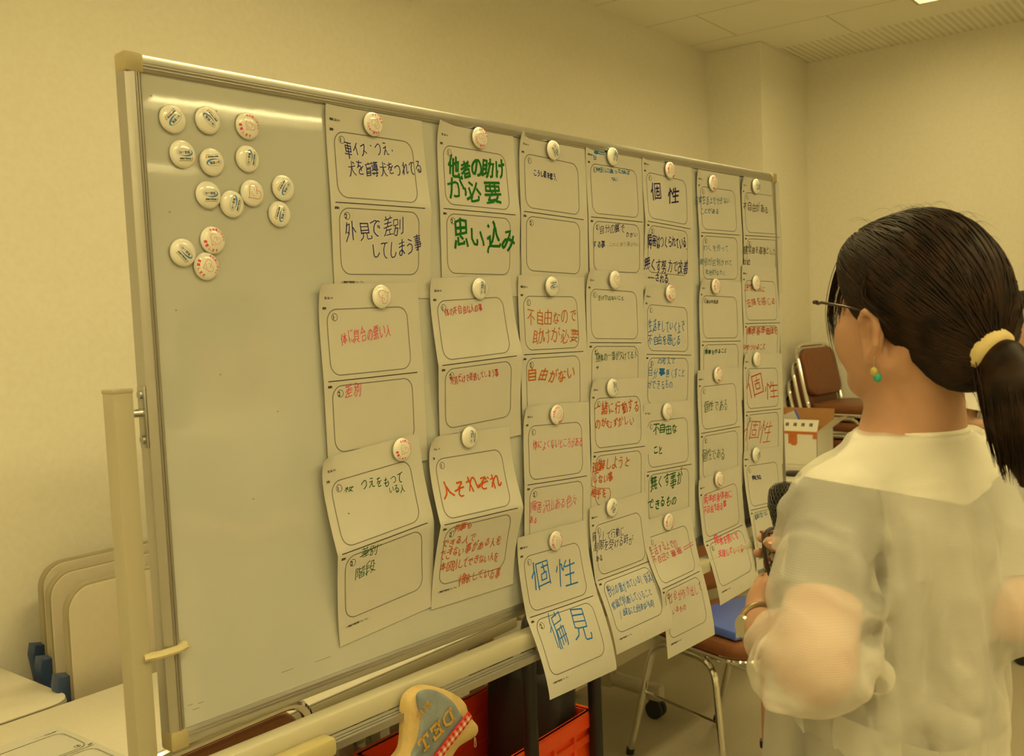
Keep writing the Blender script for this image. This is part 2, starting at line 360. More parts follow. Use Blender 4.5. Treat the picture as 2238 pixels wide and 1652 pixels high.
# ---------------------------------------------------------------- data: pen strokes per character, sheet poses, lines of writing
GL = {
 '(': [[17,63,14,63,10,57,7,49,7,33,11,21,16,12]],
 ')': [[3,63,5,63,9,60,12,45,12,35,11,28,9,25,9,21,3,12]],
 '1': [[15,16,15,51]],
 '2': [[10,52,12,46,16,41,22,32,23,25,21,18,14,14,11,14,6,16,3,21],[5,54,9,52,26,52]],
 '4': [[6,38,7,33,16,24,16,22,21,20],[23,14,21,20,22,51],[3,39,5,38,26,38]],
 'A': [[1,54,3,53,9,40,11,39],[11,39,12,33,16,22,18,20,20,18],[11,39,30,39],[41,54,37,52,32,41,30,39,29,33,24,21,20,18]],
 'D': [[41,31,39,24,33,18,26,15,9,14,7,16,7,51,26,52,32,50,39,43,41,36,41,31]],
 'E': [[7,33,24,33],[26,14,9,14,7,16,7,51,26,52]],
 'T': [[18,51,18,15],[4,14,33,14]],
 '々': [[10,39,19,28,22,20,24,20],[28,8,25,14,24,20],[24,20,48,21,47,26,37,45],[43,51,37,47,37,45,32,43,24,39]],
 'あ': [[24,30,20,30,12,37,9,43,9,50,12,52,15,52,26,49],[42,22,40,30,33,41,30,45,26,45],[49,12,27,15,11,14],[37,55,45,53,49,51,52,47,54,42,53,33,49,28,40,25,25,27],[26,7,24,20,24,40,25,45,26,45,27,52]],
 'い': [[54,43,54,36,50,24,45,15],[30,40,30,45,26,51,19,52,15,49,11,35,10,14]],
 'う': [[23,55,33,52,41,49,44,45,47,39,47,29,43,25,39,23,26,23,13,27],[20,9,42,11]],
 'え': [[41,10,23,8,21,9],[54,54,43,55,39,54,37,51,35,42,32,39,28,39],[38,24,26,24,14,25],[38,24,37,28,30,35,28,39,26,39,21,43,10,54]],
 'か': [[22,20,21,22],[56,33,53,24,48,15],[24,9,23,18,21,22,20,30,13,47,9,54],[24,54,31,54,34,53,37,50,39,39,39,24,35,20,22,20,21,22,7,22]],
 'が': [[22,21,20,22],[56,35,56,33,48,17],[56,5,58,9],[51,12,48,6],[24,8,22,16,22,21,20,22,18,32,14,44,9,54],[21,52,24,54,31,54,35,52,39,37,38,24,35,21,32,20,7,22]],
 'き': [[40,27,38,27],[43,55,27,56,18,53,14,48,14,43,15,40],[34,14,35,14],[51,25,37,28,12,28,10,26],[14,14,30,15,45,12,48,12,49,14],[33,7,33,13,34,14,35,14,37,26,38,27,40,27,41,31,45,39,45,40,35,39]],
 'く': [[41,55,34,48,22,38,16,33,16,31,16,29,22,23,39,10]],
 'け': [[16,36,17,37,14,45,12,47],[45,9,45,34,44,43,41,50,36,54,34,56,33,55],[27,22,39,22,56,20],[12,10,10,22,10,43,10,46,12,47,12,52]],
 'こ': [[45,14,17,14],[14,39,13,46,14,49,22,53,43,54,49,52,51,52,51,51]],
 'さ': [[39,18,37,18],[44,54,26,55,21,54,16,51,14,49,14,44,14,39,16,37,18,36],[35,8,37,18,39,18,40,24,46,35,46,37,35,36],[51,16,36,18,12,18]],
 'し': [[52,44,52,45,49,49,41,54,36,55,25,55,19,52,17,46,17,24,18,9]],
 'じ': [[41,20,37,14],[17,9,16,47,19,53,25,56,35,56,41,54,47,50,52,45,52,41],[49,17,45,10]],
 'す': [[37,41,29,43,26,42,22,39,21,37,22,31,26,26,36,26],[36,15,36,16],[8,16,36,15,55,16],[36,8,36,26,38,33,36,46,30,52,24,55,20,54]],
 'ず': [[45,7,48,11,47,16],[53,5,56,10],[7,17,53,16],[34,9,34,27,36,33,36,39,35,43,33,43,33,48,29,52,24,55,18,55],[32,44,33,45,33,43,33,45,32,44,32,45,32,44,33,45,33,43,27,43,22,42,20,39,20,32,20,30,24,27,34,27]],
 'そ': [[40,10,18,10],[40,10,39,14,24,26,24,30],[44,54,34,54,30,53,26,49,25,40,30,33,30,31,30,33,28,32,29,32,30,33,29,31],[52,28,36,29,30,31,22,30,20,31,9,32]],
 'ぞ': [[42,54,35,55,30,54,24,49,23,41,25,36,29,33,30,30],[16,10,38,10],[45,17,47,22],[22,30,22,26,37,14,38,10],[54,18,51,14],[51,28,39,28,31,30,20,30,17,31,7,32]],
 'た': [[36,27,53,27],[54,52,52,54,37,53,32,50,32,42],[22,18,23,18],[24,9,24,14,23,18,22,18,19,32,11,54],[9,18,22,18,36,16,36,14]],
 'だ': [[49,16,47,11,45,10],[21,18,20,19],[52,54,35,54,30,51,30,43],[34,28,51,28],[54,8,56,12],[24,8,22,8,22,16,20,19,20,23,13,45,10,54,7,55],[7,19,20,19,33,17]],
 'っ': [[13,32,32,26,41,26,49,30,51,35,51,39,48,45,45,49,38,52,27,54]],
 'つ': [[7,26,9,24,12,22,26,18,35,16,46,18,52,23,54,28,54,34,51,41,45,46,41,48,32,51,24,51]],
 'て': [[47,54,43,54,34,51,29,46,27,43,26,30,29,24,35,17,35,16],[35,14,27,13,7,16],[35,14,35,14],[52,12,40,12,35,14,35,14,35,16,35,14,34,15,35,16]],
 'で': [[47,54,41,54,32,50,28,46,26,42,26,30,30,22,36,17,37,14],[52,22,55,28],[48,30,45,24],[7,16,30,13,38,14,43,12,52,12]],
 'と': [[18,10,19,14,26,27],[51,52,46,54,26,54,21,52,16,49,15,46,16,39,18,35,23,30,25,30,26,27],[26,27,30,26,48,16]],
 'な': [[55,22,45,17],[9,43,20,24,21,18],[52,49,47,45,41,45],[25,7,24,11,24,17],[9,18,22,18,34,15],[41,42,29,42,26,43,22,48,24,53,26,55,35,56,39,54,41,49,41,27]],
 'に': [[28,41,28,47,32,51,35,52,53,51],[51,15,32,16],[11,47,14,45,16,38],[13,10,10,28,10,45,12,48,11,54]],
 'の': [[34,54,43,52,49,48,51,45,54,38,54,28,52,24,46,16,39,12,27,12,17,17,12,22,9,29,8,41,10,45,14,49,19,49,23,45,27,37,30,27,32,12]],
 'は': [[45,43,49,44,56,49],[16,39,14,46,11,47],[44,9,44,51,41,54,33,54,28,53,26,50,26,45,30,41,37,40,45,41],[27,20,37,21,56,19],[11,54,11,47,9,45,9,30,12,9]],
 'ま': [[33,43,33,41],[13,14,39,15,51,14],[51,27,33,29,14,28],[33,7,33,52,30,55,24,56,17,54,14,51,14,45,19,42,24,41,33,41,33,43,38,43,41,45,51,51]],
 'み': [[56,40,49,37],[28,30,28,26,33,15,34,10,16,11],[49,35,47,35,32,30,21,30,16,31,9,37,7,41,7,47,11,50,16,49,18,47,25,34,26,30],[34,56,38,54,45,46,49,37,51,25]],
 'む': [[49,18,54,23],[18,45,11,44,9,41,8,36,9,32,12,28,15,27,20,27],[8,16,21,16,33,14,33,13],[47,39,49,41,49,48,48,51,44,54,38,55,25,55,20,54,18,52,18,44,20,42,22,37,22,32,20,28,20,7]],
 'め': [[30,45,26,43],[26,43,24,45,20,49,15,51,10,49,7,45,7,39,10,30,14,26,18,25],[26,43,26,40],[36,54,45,52,52,45,54,40,54,32,51,25,47,20,43,18,35,17,29,18,18,22],[39,8,37,18,36,18,33,28,29,38,26,40],[14,12,16,21,18,22,18,25,24,39,26,40]],
 'も': [[35,34,22,35,8,32],[21,35,22,34],[24,7,21,35,22,50,25,53,30,55,39,55,47,52,52,45,52,40,49,32,44,30],[9,17,19,18,35,18]],
 'や': [[29,7,33,10],[19,24,19,25],[35,35,41,37,47,36,51,34,54,31,54,24,53,21,51,18,46,16,35,18,24,22,20,23,18,26,16,26,8,29],[13,12,19,25,20,26,31,54]],
 'よ': [[51,51,47,48,39,43,32,42],[49,20,31,20],[31,7,32,50,30,53,26,55,21,56,15,54,10,51,10,45,13,42,18,40,31,40]],
 'ら': [[14,37,16,19],[14,37,18,36,22,33,32,30,43,30,47,32,50,37,51,43,48,49,44,52,32,55,22,54],[21,9,24,9,41,12]],
 'り': [[23,54,26,55,33,52,38,50,43,45,47,36,47,24,44,16,41,13,38,11,32,11,27,14,22,19,20,22,16,25],[16,38,16,18,18,8]],
 'る': [[17,11,41,11],[39,54,36,46,32,43,26,43,21,46,20,50,24,54,37,55,39,54,44,53,49,49,51,45,51,38,49,33,47,32,39,28,26,28],[10,39,16,34,26,28,27,25,37,16,41,11]],
 'れ': [[7,19,20,18],[6,46,14,35,18,33],[20,27,24,26,28,22,35,18,39,16,45,18,47,22,45,47,45,50,48,52,52,52,58,50,59,48],[18,54,18,30,20,28,20,8]],
 'ろ': [[38,12,42,11],[27,27,28,28],[16,12,37,11,38,12],[10,39,26,28,39,28,45,31,49,35,51,43,46,51,37,54,23,55],[27,28,27,25,39,16,38,12,38,14,37,13,37,12]],
 'わ': [[37,52,46,49,53,43,55,38,55,30,54,26,50,22,45,20,35,20,24,26,22,26],[7,19,20,18],[6,46,14,35,18,33],[20,25,21,26],[20,25,20,8],[18,54,18,30,21,26,20,25,22,26,21,25,22,24,22,26]],
 'を': [[18,28,18,24,22,20,22,15],[48,54,32,56,23,54,20,51,21,43,28,37,34,35],[52,26,39,32,35,32],[25,14,26,7],[45,13,23,15,9,14],[35,44,35,32,33,29,31,27,27,26,17,28,11,35]],
 'イ': [[34,24,34,54],[9,34,18,31,30,25,34,24,36,21,50,10]],
 'ォ': [[29,56,38,56,39,37,38,33,37,33],[37,29,38,28],[51,28,14,28],[14,50,23,45,35,33,37,33,37,29,38,28,38,19]],
 'ス': [[35,35,49,49,49,50],[10,52,17,50,25,44,33,36,35,35,36,32,44,20,45,14,45,13,14,13]],
 'フ': [[19,52,20,53,32,47,41,39,47,27,50,15,48,13,12,13]],
 'ム': [[16,50,17,45,29,10],[7,51,46,47,50,46],[43,32,47,38,50,46,52,47,54,54]],
 'ラ': [[47,10,17,10],[22,54,24,54,30,52,39,47,48,36,51,30,51,26,11,26]],
 'ー': [[9,31,52,31]],
 '一': [[57,30,5,30]],
 '上': [[29,25,52,25],[56,54,6,54],[29,6,29,54]],
 '不': [[56,39,47,30,38,25],[30,22,26,24,17,33,7,39],[7,9,55,9],[35,9,30,22,31,57]],
 '事': [[31,16,13,16,13,24,49,24,50,23,49,16,31,16],[10,49,51,49],[5,9,56,9],[51,49,50,32,10,32],[58,40,5,40],[31,5,31,56,30,58,26,58,22,58,20,56]],
 '人': [[7,56,12,53,21,43,27,31,29,23,31,22],[31,5,31,22,33,24,35,30,40,41,45,48,51,53,56,56]],
 '他': [[41,20,51,17,55,17,54,38,53,41,49,41],[41,22,37,22,32,25,27,26],[10,23,7,24,4,29],[20,30,26,28],[41,5,41,44],[58,50,57,54,55,56,33,57,28,56,27,54,27,10],[12,57,12,24,10,22,12,17,18,5]],
 '会': [[16,21,18,24,45,24,47,22,47,20],[53,56,50,52,48,52],[47,49,48,52],[26,37,25,41,16,50,15,54],[48,52,20,55,15,54],[8,36,54,36],[32,8,47,20,56,24],[7,24,13,21,16,21,16,19,24,14,29,9,32,8]],
 '体': [[57,46,49,36,43,23,40,19],[22,44,28,35,35,21,37,19],[5,30,5,28,7,25,10,23],[40,19,41,17,57,17],[49,46,28,46],[39,5,39,57],[21,17,35,17,37,19,40,19],[12,57,12,24,10,22,12,16,17,5]],
 '何': [[5,29,7,24,12,22],[53,10,53,54,52,57,42,58],[24,10,57,10],[25,45,25,24,41,24,41,41,25,41],[18,5,13,15,12,21,13,23,13,57]],
 '作': [[38,43,56,43],[5,28,9,24,12,22],[38,28,56,28],[32,14,57,15],[38,15,38,57],[22,27,26,22,30,16,32,14,34,6],[19,5,13,17,12,22,13,24,13,57]],
 '価': [[4,28,7,23,10,22],[45,25,45,25],[45,52,45,11],[33,11,33,52],[22,52,56,52],[56,56,56,25,23,25,22,56],[57,10,22,10],[12,57,12,23,10,22,12,16,17,5]],
 '修': [[21,30,28,31,35,28,41,26,41,24],[41,24,41,22,34,16,32,15],[30,57,33,57,44,54,51,51,56,46],[45,33,35,38,32,39,30,39],[45,24,46,22,54,14,54,10,35,10],[3,32,4,28,7,24,10,22],[32,47,33,48,39,46,49,41],[12,57,12,24,10,22,12,15,16,5],[37,4,35,7,35,10,33,12,32,15,30,16,26,20,24,20,21,22,21,47],[41,24,45,24,47,26,54,30,59,30]],
 '個': [[10,22,7,24,3,28,3,30],[23,54,56,54],[39,32,32,32,33,45,47,45,47,32,39,32],[30,21,49,21],[39,14,39,32],[23,58,24,8,56,9,56,54],[16,5,10,21,12,23,12,57]],
 '値': [[54,28,33,28],[4,28,7,24,10,23],[41,10,41,10],[23,54,58,54],[33,37,54,37],[42,5,41,10,41,20],[58,10,24,10],[41,20,33,20,33,45,52,46,54,45,54,20,41,20],[23,58,23,24],[12,57,12,24,10,22,12,15,18,5]],
 '偏': [[39,5,40,10],[12,22,8,24,5,28],[47,56,47,30],[29,43,56,43],[21,57,20,54,22,48,24,31,24,11,54,10,55,22,24,22],[38,56,38,30],[29,58,30,30,56,30,56,57,52,58],[18,5,13,16,12,22,13,23,13,57]],
 '健': [[21,27,22,23,27,14,28,9,20,9],[18,37,21,45,24,46],[10,23,7,24,5,28],[24,50,28,51,33,55,38,56,57,57,60,56],[35,35,54,35],[33,43,56,43],[35,26,54,26,54,9,35,9],[43,5,43,51],[58,18,32,18],[10,58,10,20,14,5],[17,57,24,50,24,46,26,44,28,33,28,27,20,27,18,28]],
 '具': [[40,50,42,49,57,57],[15,16,48,16],[15,34,48,34],[15,25,48,25],[4,57,8,57,16,53,20,50,22,50],[56,44,5,44],[48,44,47,7,15,7,15,44]],
 '出': [[11,11,12,28,50,28,51,10],[31,5,31,53],[53,57,53,37],[9,37,9,54,53,54]],
 '分': [[7,56,8,57,12,55,20,48,24,39,26,28],[56,26,48,18,41,7],[10,25,14,28,48,28,48,41,45,55,42,57,34,57],[7,27,10,25,10,24,18,13,21,7]],
 '判': [[18,38,20,38],[11,16,7,9],[55,6,55,53,53,57,45,58],[41,43,41,12],[32,9,28,18],[5,38,33,38],[7,24,31,24],[8,57,10,56,14,51,18,44,18,38,20,38,20,5]],
 '別': [[39,42,39,12],[16,56,18,58,25,58,26,56,28,45,28,35,14,35],[54,7,54,55,53,57,45,58],[15,24,8,24,8,7,28,7,28,23,15,24],[7,55,12,43,13,37,14,35,15,24]],
 '制': [[45,40,45,10],[48,57,53,57,55,56,56,54,56,5],[9,13,33,13],[7,52,8,35,33,35,33,52,28,53],[6,24,35,24],[20,57,20,5],[10,7,9,13,8,13,6,18,6,24]],
 '力': [[7,18,54,18,53,38,50,54,46,57,38,57],[28,5,28,24,24,37,17,49,7,56]],
 '助': [[9,21,25,21],[25,34,9,34],[41,18,42,18],[42,5,42,18,39,37,35,49,31,54,27,56],[44,57,52,57,54,54,55,45,56,19,32,18],[25,46,25,8,9,7,9,50],[29,45,5,51]],
 '努': [[46,24,45,24],[16,11,16,8,18,4],[22,25,27,16,28,11],[28,41,30,41],[5,33,15,30,18,27,19,25],[39,58,47,58,50,56,52,41,9,41],[57,31,56,32,51,30,43,22,37,12,37,8],[5,56,9,58,21,53,26,48,28,41,30,41,30,35,33,33,34,31,41,28,45,24,46,24,52,16,54,12,54,8,37,8],[5,11,28,11],[29,29,26,29,22,25,19,25,11,21,10,18,12,12]],
 '動': [[43,19,43,19],[32,53,31,57,27,57],[6,7,14,7,26,5,30,6],[6,45,30,45],[46,58,52,57,54,55,56,43,56,19,35,19,32,14,5,14],[6,30,30,30],[18,22,30,22,30,38,6,37,6,23,18,22],[18,7,18,54],[43,5,43,19,41,36,39,44,35,52,33,53,5,55]],
 '区': [[55,8,8,8,8,56,56,56],[49,46,35,32,34,32,35,32,32,28,19,18],[18,46,25,41,27,39,28,39,37,30,44,21,47,16]],
 '受': [[58,56,56,57,47,56,37,52,34,49],[16,18,14,19,14,22],[16,18,14,13],[45,22,46,18,50,12],[34,49,45,38,45,33,17,34],[30,12,32,17],[29,49,28,47,24,45,19,40,17,37,17,34],[52,5,50,4,35,7,8,9],[7,30,7,22,55,22,56,30],[34,49,29,49,26,52,15,56,9,57,5,56]],
 '合': [[48,21,44,25,18,25,16,22],[33,5,32,9],[49,54,14,54],[49,54,49,37,14,37,14,54],[32,9,48,21,56,25,58,24],[5,25,7,26,12,22,16,22,16,20,26,13,29,9,32,9]],
 '善': [[20,10,19,5],[47,31,45,37],[42,10,43,5],[16,27,16,32,17,37],[49,56,14,56],[49,56,49,45,14,45,14,56],[12,19,50,19],[31,37,31,11],[56,27,7,27],[5,37,57,37],[54,10,9,10]],
 '基': [[18,34,18,35],[18,18,45,18],[45,34,45,35],[18,26,45,26],[52,56,10,56],[45,45,17,45,14,43],[8,10,54,10],[31,41,31,56],[58,34,5,34],[56,47,51,44,45,39,45,37,45,5],[6,47,14,43,14,41,18,38,18,5]],
 '外': [[13,30,22,36],[41,24,45,24,48,26,57,35],[41,5,41,57],[14,14,29,14,30,17,26,30,24,35,22,36,22,41,17,47,11,53,7,56],[6,30,11,20,13,14,14,14,16,5]],
 '姿': [[9,7,17,10],[7,58,28,54,30,52,30,51],[5,28,18,21],[38,19,41,20,42,22,48,28,54,30,56,30],[44,39,43,44,37,51],[19,30,24,30],[58,56,54,57,39,52,37,51],[18,47,14,48],[18,47,20,39],[30,10,27,12,24,16],[30,10,31,5],[30,10,54,10,54,12,52,18],[24,30,25,33,24,38],[24,32,23,32,24,33,24,32,24,33],[5,38,57,38],[18,47,19,48,30,50,30,51,37,51],[24,30,32,26,36,22,36,20,39,18,39,10]],
 '害': [[32,10,30,4],[49,56,14,56],[14,56,14,44,49,44,49,56],[49,20,14,20],[6,35,56,35],[31,20,31,44],[12,28,51,28],[7,16,8,10,54,10,55,16]],
 '導': [[51,21,26,21],[26,26,51,26],[46,9,48,5],[13,32,10,33,6,37],[13,32,13,19,5,19],[17,45,17,50],[14,11,8,6],[17,50,22,53],[30,5,32,9],[37,15,37,10],[35,58,41,58,43,56,44,38],[13,32,15,32,21,36,28,38,51,38,58,37],[56,45,5,45],[37,15,50,16,51,17,51,32,26,32,26,16,37,15],[21,10,56,10]],
 '山': [[31,52,31,6],[9,18,9,52,53,52],[53,18,53,57]],
 '差': [[29,22,27,22],[21,12,20,8,18,5],[42,12,42,9,45,5],[37,54,37,42],[51,42,24,42,21,40],[51,22,12,22],[30,13,29,22,27,22,26,32],[56,55,16,55],[9,12,54,12],[56,32,6,32],[22,32,21,40,20,40,14,47,6,52]],
 '常': [[13,5,16,9,16,14],[32,14,32,5],[50,5,46,9,46,14],[32,32,18,32,17,22,45,22,45,32,32,32],[43,55,51,54,51,41,12,41,12,54],[32,57,32,32],[7,22,8,14,54,14,55,22]],
 '平': [[41,28,45,26,49,17],[14,16,18,27],[56,35,5,35],[31,57,31,9],[53,9,9,9]],
 '必': [[5,41,9,33,10,24],[51,9,47,16,37,29,26,40,22,41],[57,42,56,39,50,26],[6,53,17,47,21,46],[35,14,27,8,24,7],[47,47,46,54,44,56,26,57,22,56,21,46,22,20]],
 '思': [[27,37,36,43],[7,54,11,43],[56,53,51,42],[44,51,43,55,41,56,21,56,20,42],[31,7,31,31],[11,19,51,19],[31,7,11,7,11,31,51,30,51,7,31,7]],
 '性': [[6,17,6,22,4,29],[13,14,18,14,21,22,25,24],[13,5,13,57],[28,35,54,35],[23,56,56,56],[41,56,41,5],[55,18,29,18],[31,7,29,12,29,18,28,18,24,27]],
 '悪': [[27,37,27,41],[43,52,42,56,22,56,21,54,21,46],[45,45,48,45,51,47,56,54],[35,46,27,41],[12,47,10,52,7,55,5,55],[38,37,38,7],[24,37,24,7],[24,16,51,16,52,27,10,28,11,16,24,16],[57,37,5,37],[7,7,56,7]],
 '感': [[47,4,51,7,51,10],[10,48,7,55],[53,18,48,28,44,30],[38,10,39,11],[32,18,16,18],[29,43,35,49],[55,54,51,46],[18,45,18,55,20,57,43,57,45,55,45,52],[58,33,57,37,55,39,50,39,47,36,46,34,44,33],[6,41,5,39,7,36,9,28,10,10,57,10],[44,33,41,34,37,38,33,38,31,35,17,35,18,26,31,26,31,35],[44,33,44,30,43,29,39,18,38,5]],
 '手': [[5,37,56,37],[53,22,9,22],[31,9,31,55,30,57,20,58],[52,6,48,5,45,6,32,7,32,9,10,9]],
 '排': [[26,41,37,41],[56,28,47,28],[47,41,57,41],[28,28,37,28],[27,15,37,15],[13,34,13,36],[47,15,56,15],[5,17,20,17],[13,5,13,55,12,57,8,57],[47,57,47,5],[37,5,37,57],[5,38,7,36,13,36,13,34,19,33,21,32]],
 '援': [[25,52,28,47,30,43,32,41],[28,21,29,15,28,12],[45,52,42,52],[45,52,51,43,52,38,32,39],[45,52,46,54,54,57,59,56],[39,11,39,16],[26,7,41,7,52,5,56,6],[30,58,35,56,42,52],[33,30,33,30],[49,21,49,17,52,11],[12,35,12,37],[42,52,32,41],[18,17,5,17],[24,30,57,30],[4,56,6,58,11,58,12,54,12,5],[33,22,32,41],[5,39,7,37,12,37,12,35,18,35,20,33],[28,21,56,21]],
 '支': [[29,49,28,46,26,45,18,36,16,29],[29,49,28,51,22,53,6,57],[7,14,54,14],[31,28,31,5],[34,49,35,45,37,45,45,37,47,32,47,29,10,29],[29,49,34,49,35,51,43,54,56,56]],
 '改': [[8,51,14,51,25,47],[58,56,56,56,53,54,46,47,44,46],[30,56,36,53,42,47,44,46],[44,42,48,37,51,28,53,16],[24,27,24,9,7,9],[39,5,37,12,37,16,35,16,35,24],[37,16,57,16],[5,56,8,52,8,27,24,27,27,30,30,30,32,25,35,24],[35,24,37,25,41,38,44,42,44,46]],
 '断': [[14,9,16,16,15,16],[30,36,26,30,22,30],[51,57,51,26],[12,44,12,41,16,36,18,32,22,30],[30,9,27,16],[7,7,7,51,29,51],[31,23,13,23],[38,26,57,26],[22,45,22,5],[56,5,37,10,37,39,35,51,33,56,34,58]],
 '日': [[13,53,49,53],[13,31,49,31],[49,56,49,9,13,9,13,56]],
 '時': [[35,49,35,47,31,42],[20,27,7,27],[42,5,42,24],[28,12,55,12],[50,24,50,55,49,57,42,58],[26,35,57,35],[7,50,7,9,20,9,20,45,7,45],[58,24,26,24]],
 '本': [[60,46,54,45,47,37,38,24,37,18],[25,18,24,23,19,33,15,38,6,47],[16,46,45,46],[31,5,31,57],[56,18,6,18]],
 '杖': [[47,16,47,16],[41,43,38,42,36,39,32,30,32,26],[28,56,33,54,39,47,41,47],[14,25,18,26,20,28,24,33,24,37],[56,56,50,54,41,47],[15,16,14,16],[30,16,57,16],[22,16,5,16],[15,57,15,27,14,26,15,5],[14,25,10,28,7,37,4,43,4,45],[41,47,41,43,43,39,46,28,47,5]],
 '来': [[58,54,56,54,47,49,33,34],[29,34,20,45,12,51,6,54],[18,27,15,18],[51,18,49,18,44,27],[9,12,54,12],[31,5,31,57],[56,32,35,32,33,34,29,34,28,32,5,32]],
 '標': [[35,58,41,57,41,42],[57,55,51,49],[32,48,24,55],[12,30,9,32,9,35,4,44,4,47],[29,34,54,34],[13,28,18,30,21,35,21,37],[47,7,47,26],[5,18,21,18],[37,26,37,7],[26,7,58,7],[26,42,58,42],[37,15,28,16,28,26,56,26,56,15,37,15],[14,57,14,31,12,30,14,23,14,5]],
 '欠': [[31,35,33,36,39,46,44,51,53,56,55,56],[16,14,54,15,54,18,49,29],[8,28,14,16,16,14,18,5],[31,23,31,35,29,36,26,43,20,49,15,53,9,56,5,56]],
 '段': [[43,49,44,49],[9,47,9,46],[57,24,50,24,49,22,49,7,36,7,35,20,33,24,30,26],[23,20,9,20],[9,32,24,32],[4,47,12,45,25,44],[9,56,9,9,23,5,28,5],[33,33,34,38,38,45,43,49,44,49,46,52,54,56,57,56],[28,57,32,56,44,49,51,38,51,33,33,33]],
 '決': [[8,57,7,55,15,39],[13,26,6,23],[16,9,9,6],[56,56,53,55,47,50,43,43,39,35],[25,14,52,14,52,33],[20,57,25,54,31,49,37,35,37,5],[57,33,40,33,39,35,37,35,37,33,21,33]],
 '沢': [[9,6,15,9],[8,57,7,55,16,40,15,39],[13,26,6,23],[56,56,54,55,49,50,45,44,40,32,40,28],[20,56,24,49,27,37,28,7,54,7,54,27,28,28]],
 '況': [[8,56,16,43,18,39],[6,23,14,26],[58,50,58,55,56,57,45,56,45,29],[33,29,32,39,30,49,24,55,20,57],[18,9,10,5,9,5],[33,29,26,29,26,7,54,7,54,28,33,29]],
 '活': [[8,57,7,55,15,43,16,40,16,39],[9,6,16,9],[27,55,54,55],[5,23,13,27],[22,23,57,23],[40,9,40,37],[27,55,27,37,53,37,54,55],[26,10,32,9,40,9,41,7,51,5,54,6]],
 '準': [[7,37,7,36,16,27],[5,16,11,18,18,18,19,17,24,16],[16,7,11,5,8,5],[56,35,24,35],[24,27,52,27],[57,45,5,45],[52,19,24,19],[54,10,27,10],[31,41,31,57],[39,5,41,9,41,35],[30,4,28,5,27,10,25,10,24,14,24,35]],
 '演': [[33,51,31,51,21,57,19,56],[14,39,13,43,7,54,8,56],[11,26,5,23],[38,10,37,4],[14,9,10,6,8,6],[55,56,45,51],[38,20,25,20,21,16,22,10,56,10,56,16,52,20,38,20],[23,37,53,37],[38,46,38,20],[23,37,24,28,53,28,53,46,23,46,23,37]],
 '無': [[3,58,7,57,12,49],[37,49,39,57,42,58],[24,50,25,56],[56,56,51,49],[36,11,36,41],[13,14,14,41],[48,11,48,41],[15,11,55,11],[25,11,25,41],[5,41,56,41],[7,26,55,26],[7,18,9,15,13,14,14,11,15,11,16,5]],
 '特': [[15,38,15,36],[32,42,37,49],[7,10,5,26],[7,18,20,18],[54,11,30,11],[42,5,42,24],[28,35,56,35],[15,5,15,57],[50,24,50,55,49,57,42,58],[57,24,26,24],[5,41,7,39,15,38,15,36,20,35,22,34]],
 '犬': [[5,56,7,56,11,54,20,47,27,35,29,28,31,27],[31,24,30,23],[50,12,44,7,40,7],[56,23,32,23,32,24,30,23,5,23],[58,56,56,56,52,54,42,45,39,41,33,28,31,27,31,5]],
 '状': [[39,31,42,33,44,39,50,50,57,56],[6,13,11,21],[7,41,12,36,17,35],[39,23,39,23],[49,7,54,14],[56,23,24,23],[18,5,18,57],[24,56,32,49,36,39,37,34,39,31,39,5]],
 '王': [[53,9,9,9],[51,31,11,31],[31,9,31,54],[5,55,56,55]],
 '理': [[5,9,19,9],[28,19,55,19],[58,56,22,56],[5,27,18,27],[27,43,56,43],[12,9,12,47],[28,19,28,7,55,7,54,31,28,31,28,19],[41,7,41,56],[5,51,14,47,19,46,21,44]],
 '生': [[14,16,53,16],[51,35,12,35],[31,55,31,5],[5,56,56,56],[7,26,12,17,14,14,16,7]],
 '由': [[53,54,9,54],[53,35,9,35],[31,54,31,5],[9,57,10,16,52,16,53,57]],
 '的': [[45,40,37,29],[39,55,41,56,51,56,52,54,54,44,56,14,37,14],[14,14,16,6,18,4],[25,32,7,32],[7,56,7,14,25,14,25,51,7,51],[39,5,37,13,35,15,32,24]],
 '盲': [[13,10,14,22,52,22],[49,39,14,39],[49,47,14,47],[31,5,32,10],[14,56,49,56,49,31,14,30,14,56],[6,10,56,10]],
 '相': [[16,18,15,18],[32,54,56,54],[14,28,11,30,9,37,4,44,4,47],[32,38,56,38],[32,23,56,23],[16,57,16,30],[16,5,16,18,14,28],[24,18,5,18],[32,54,32,8,56,9,56,54],[24,39,24,36,22,33,20,31,16,30,16,28,14,28]],
 '知': [[29,51,26,46,20,41,17,39],[54,51,37,51],[5,30,29,30],[54,54,54,10,37,10,37,55],[10,12,28,12],[5,22,10,12,10,6,12,5],[6,56,10,52,14,47,16,40,17,39,18,13]],
 '研': [[4,39,4,35,8,33],[9,27,22,27,22,50,9,50],[5,8,22,8],[51,8,51,57],[58,30,29,30],[56,8,31,8],[36,8,35,39,32,52,29,57],[9,54,9,34,8,32,13,8]],
 '社': [[13,5,16,9,16,15],[22,35,19,32,15,31],[56,24,29,24],[43,5,43,54],[26,55,57,55],[4,39,9,33,12,33,15,31],[14,57,14,32,17,25,21,20,22,16,5,15]],
 '等': [[17,42,17,47,24,52],[8,14,9,10,12,9],[37,5,37,9],[17,10,18,15,20,17],[44,10,46,16],[12,9,12,5,14,4],[11,22,52,22],[44,33,44,55,43,57,35,58],[56,42,7,42],[57,9,37,9],[58,32,5,32],[12,9,28,9,32,13],[37,9,35,9,31,15,31,32]],
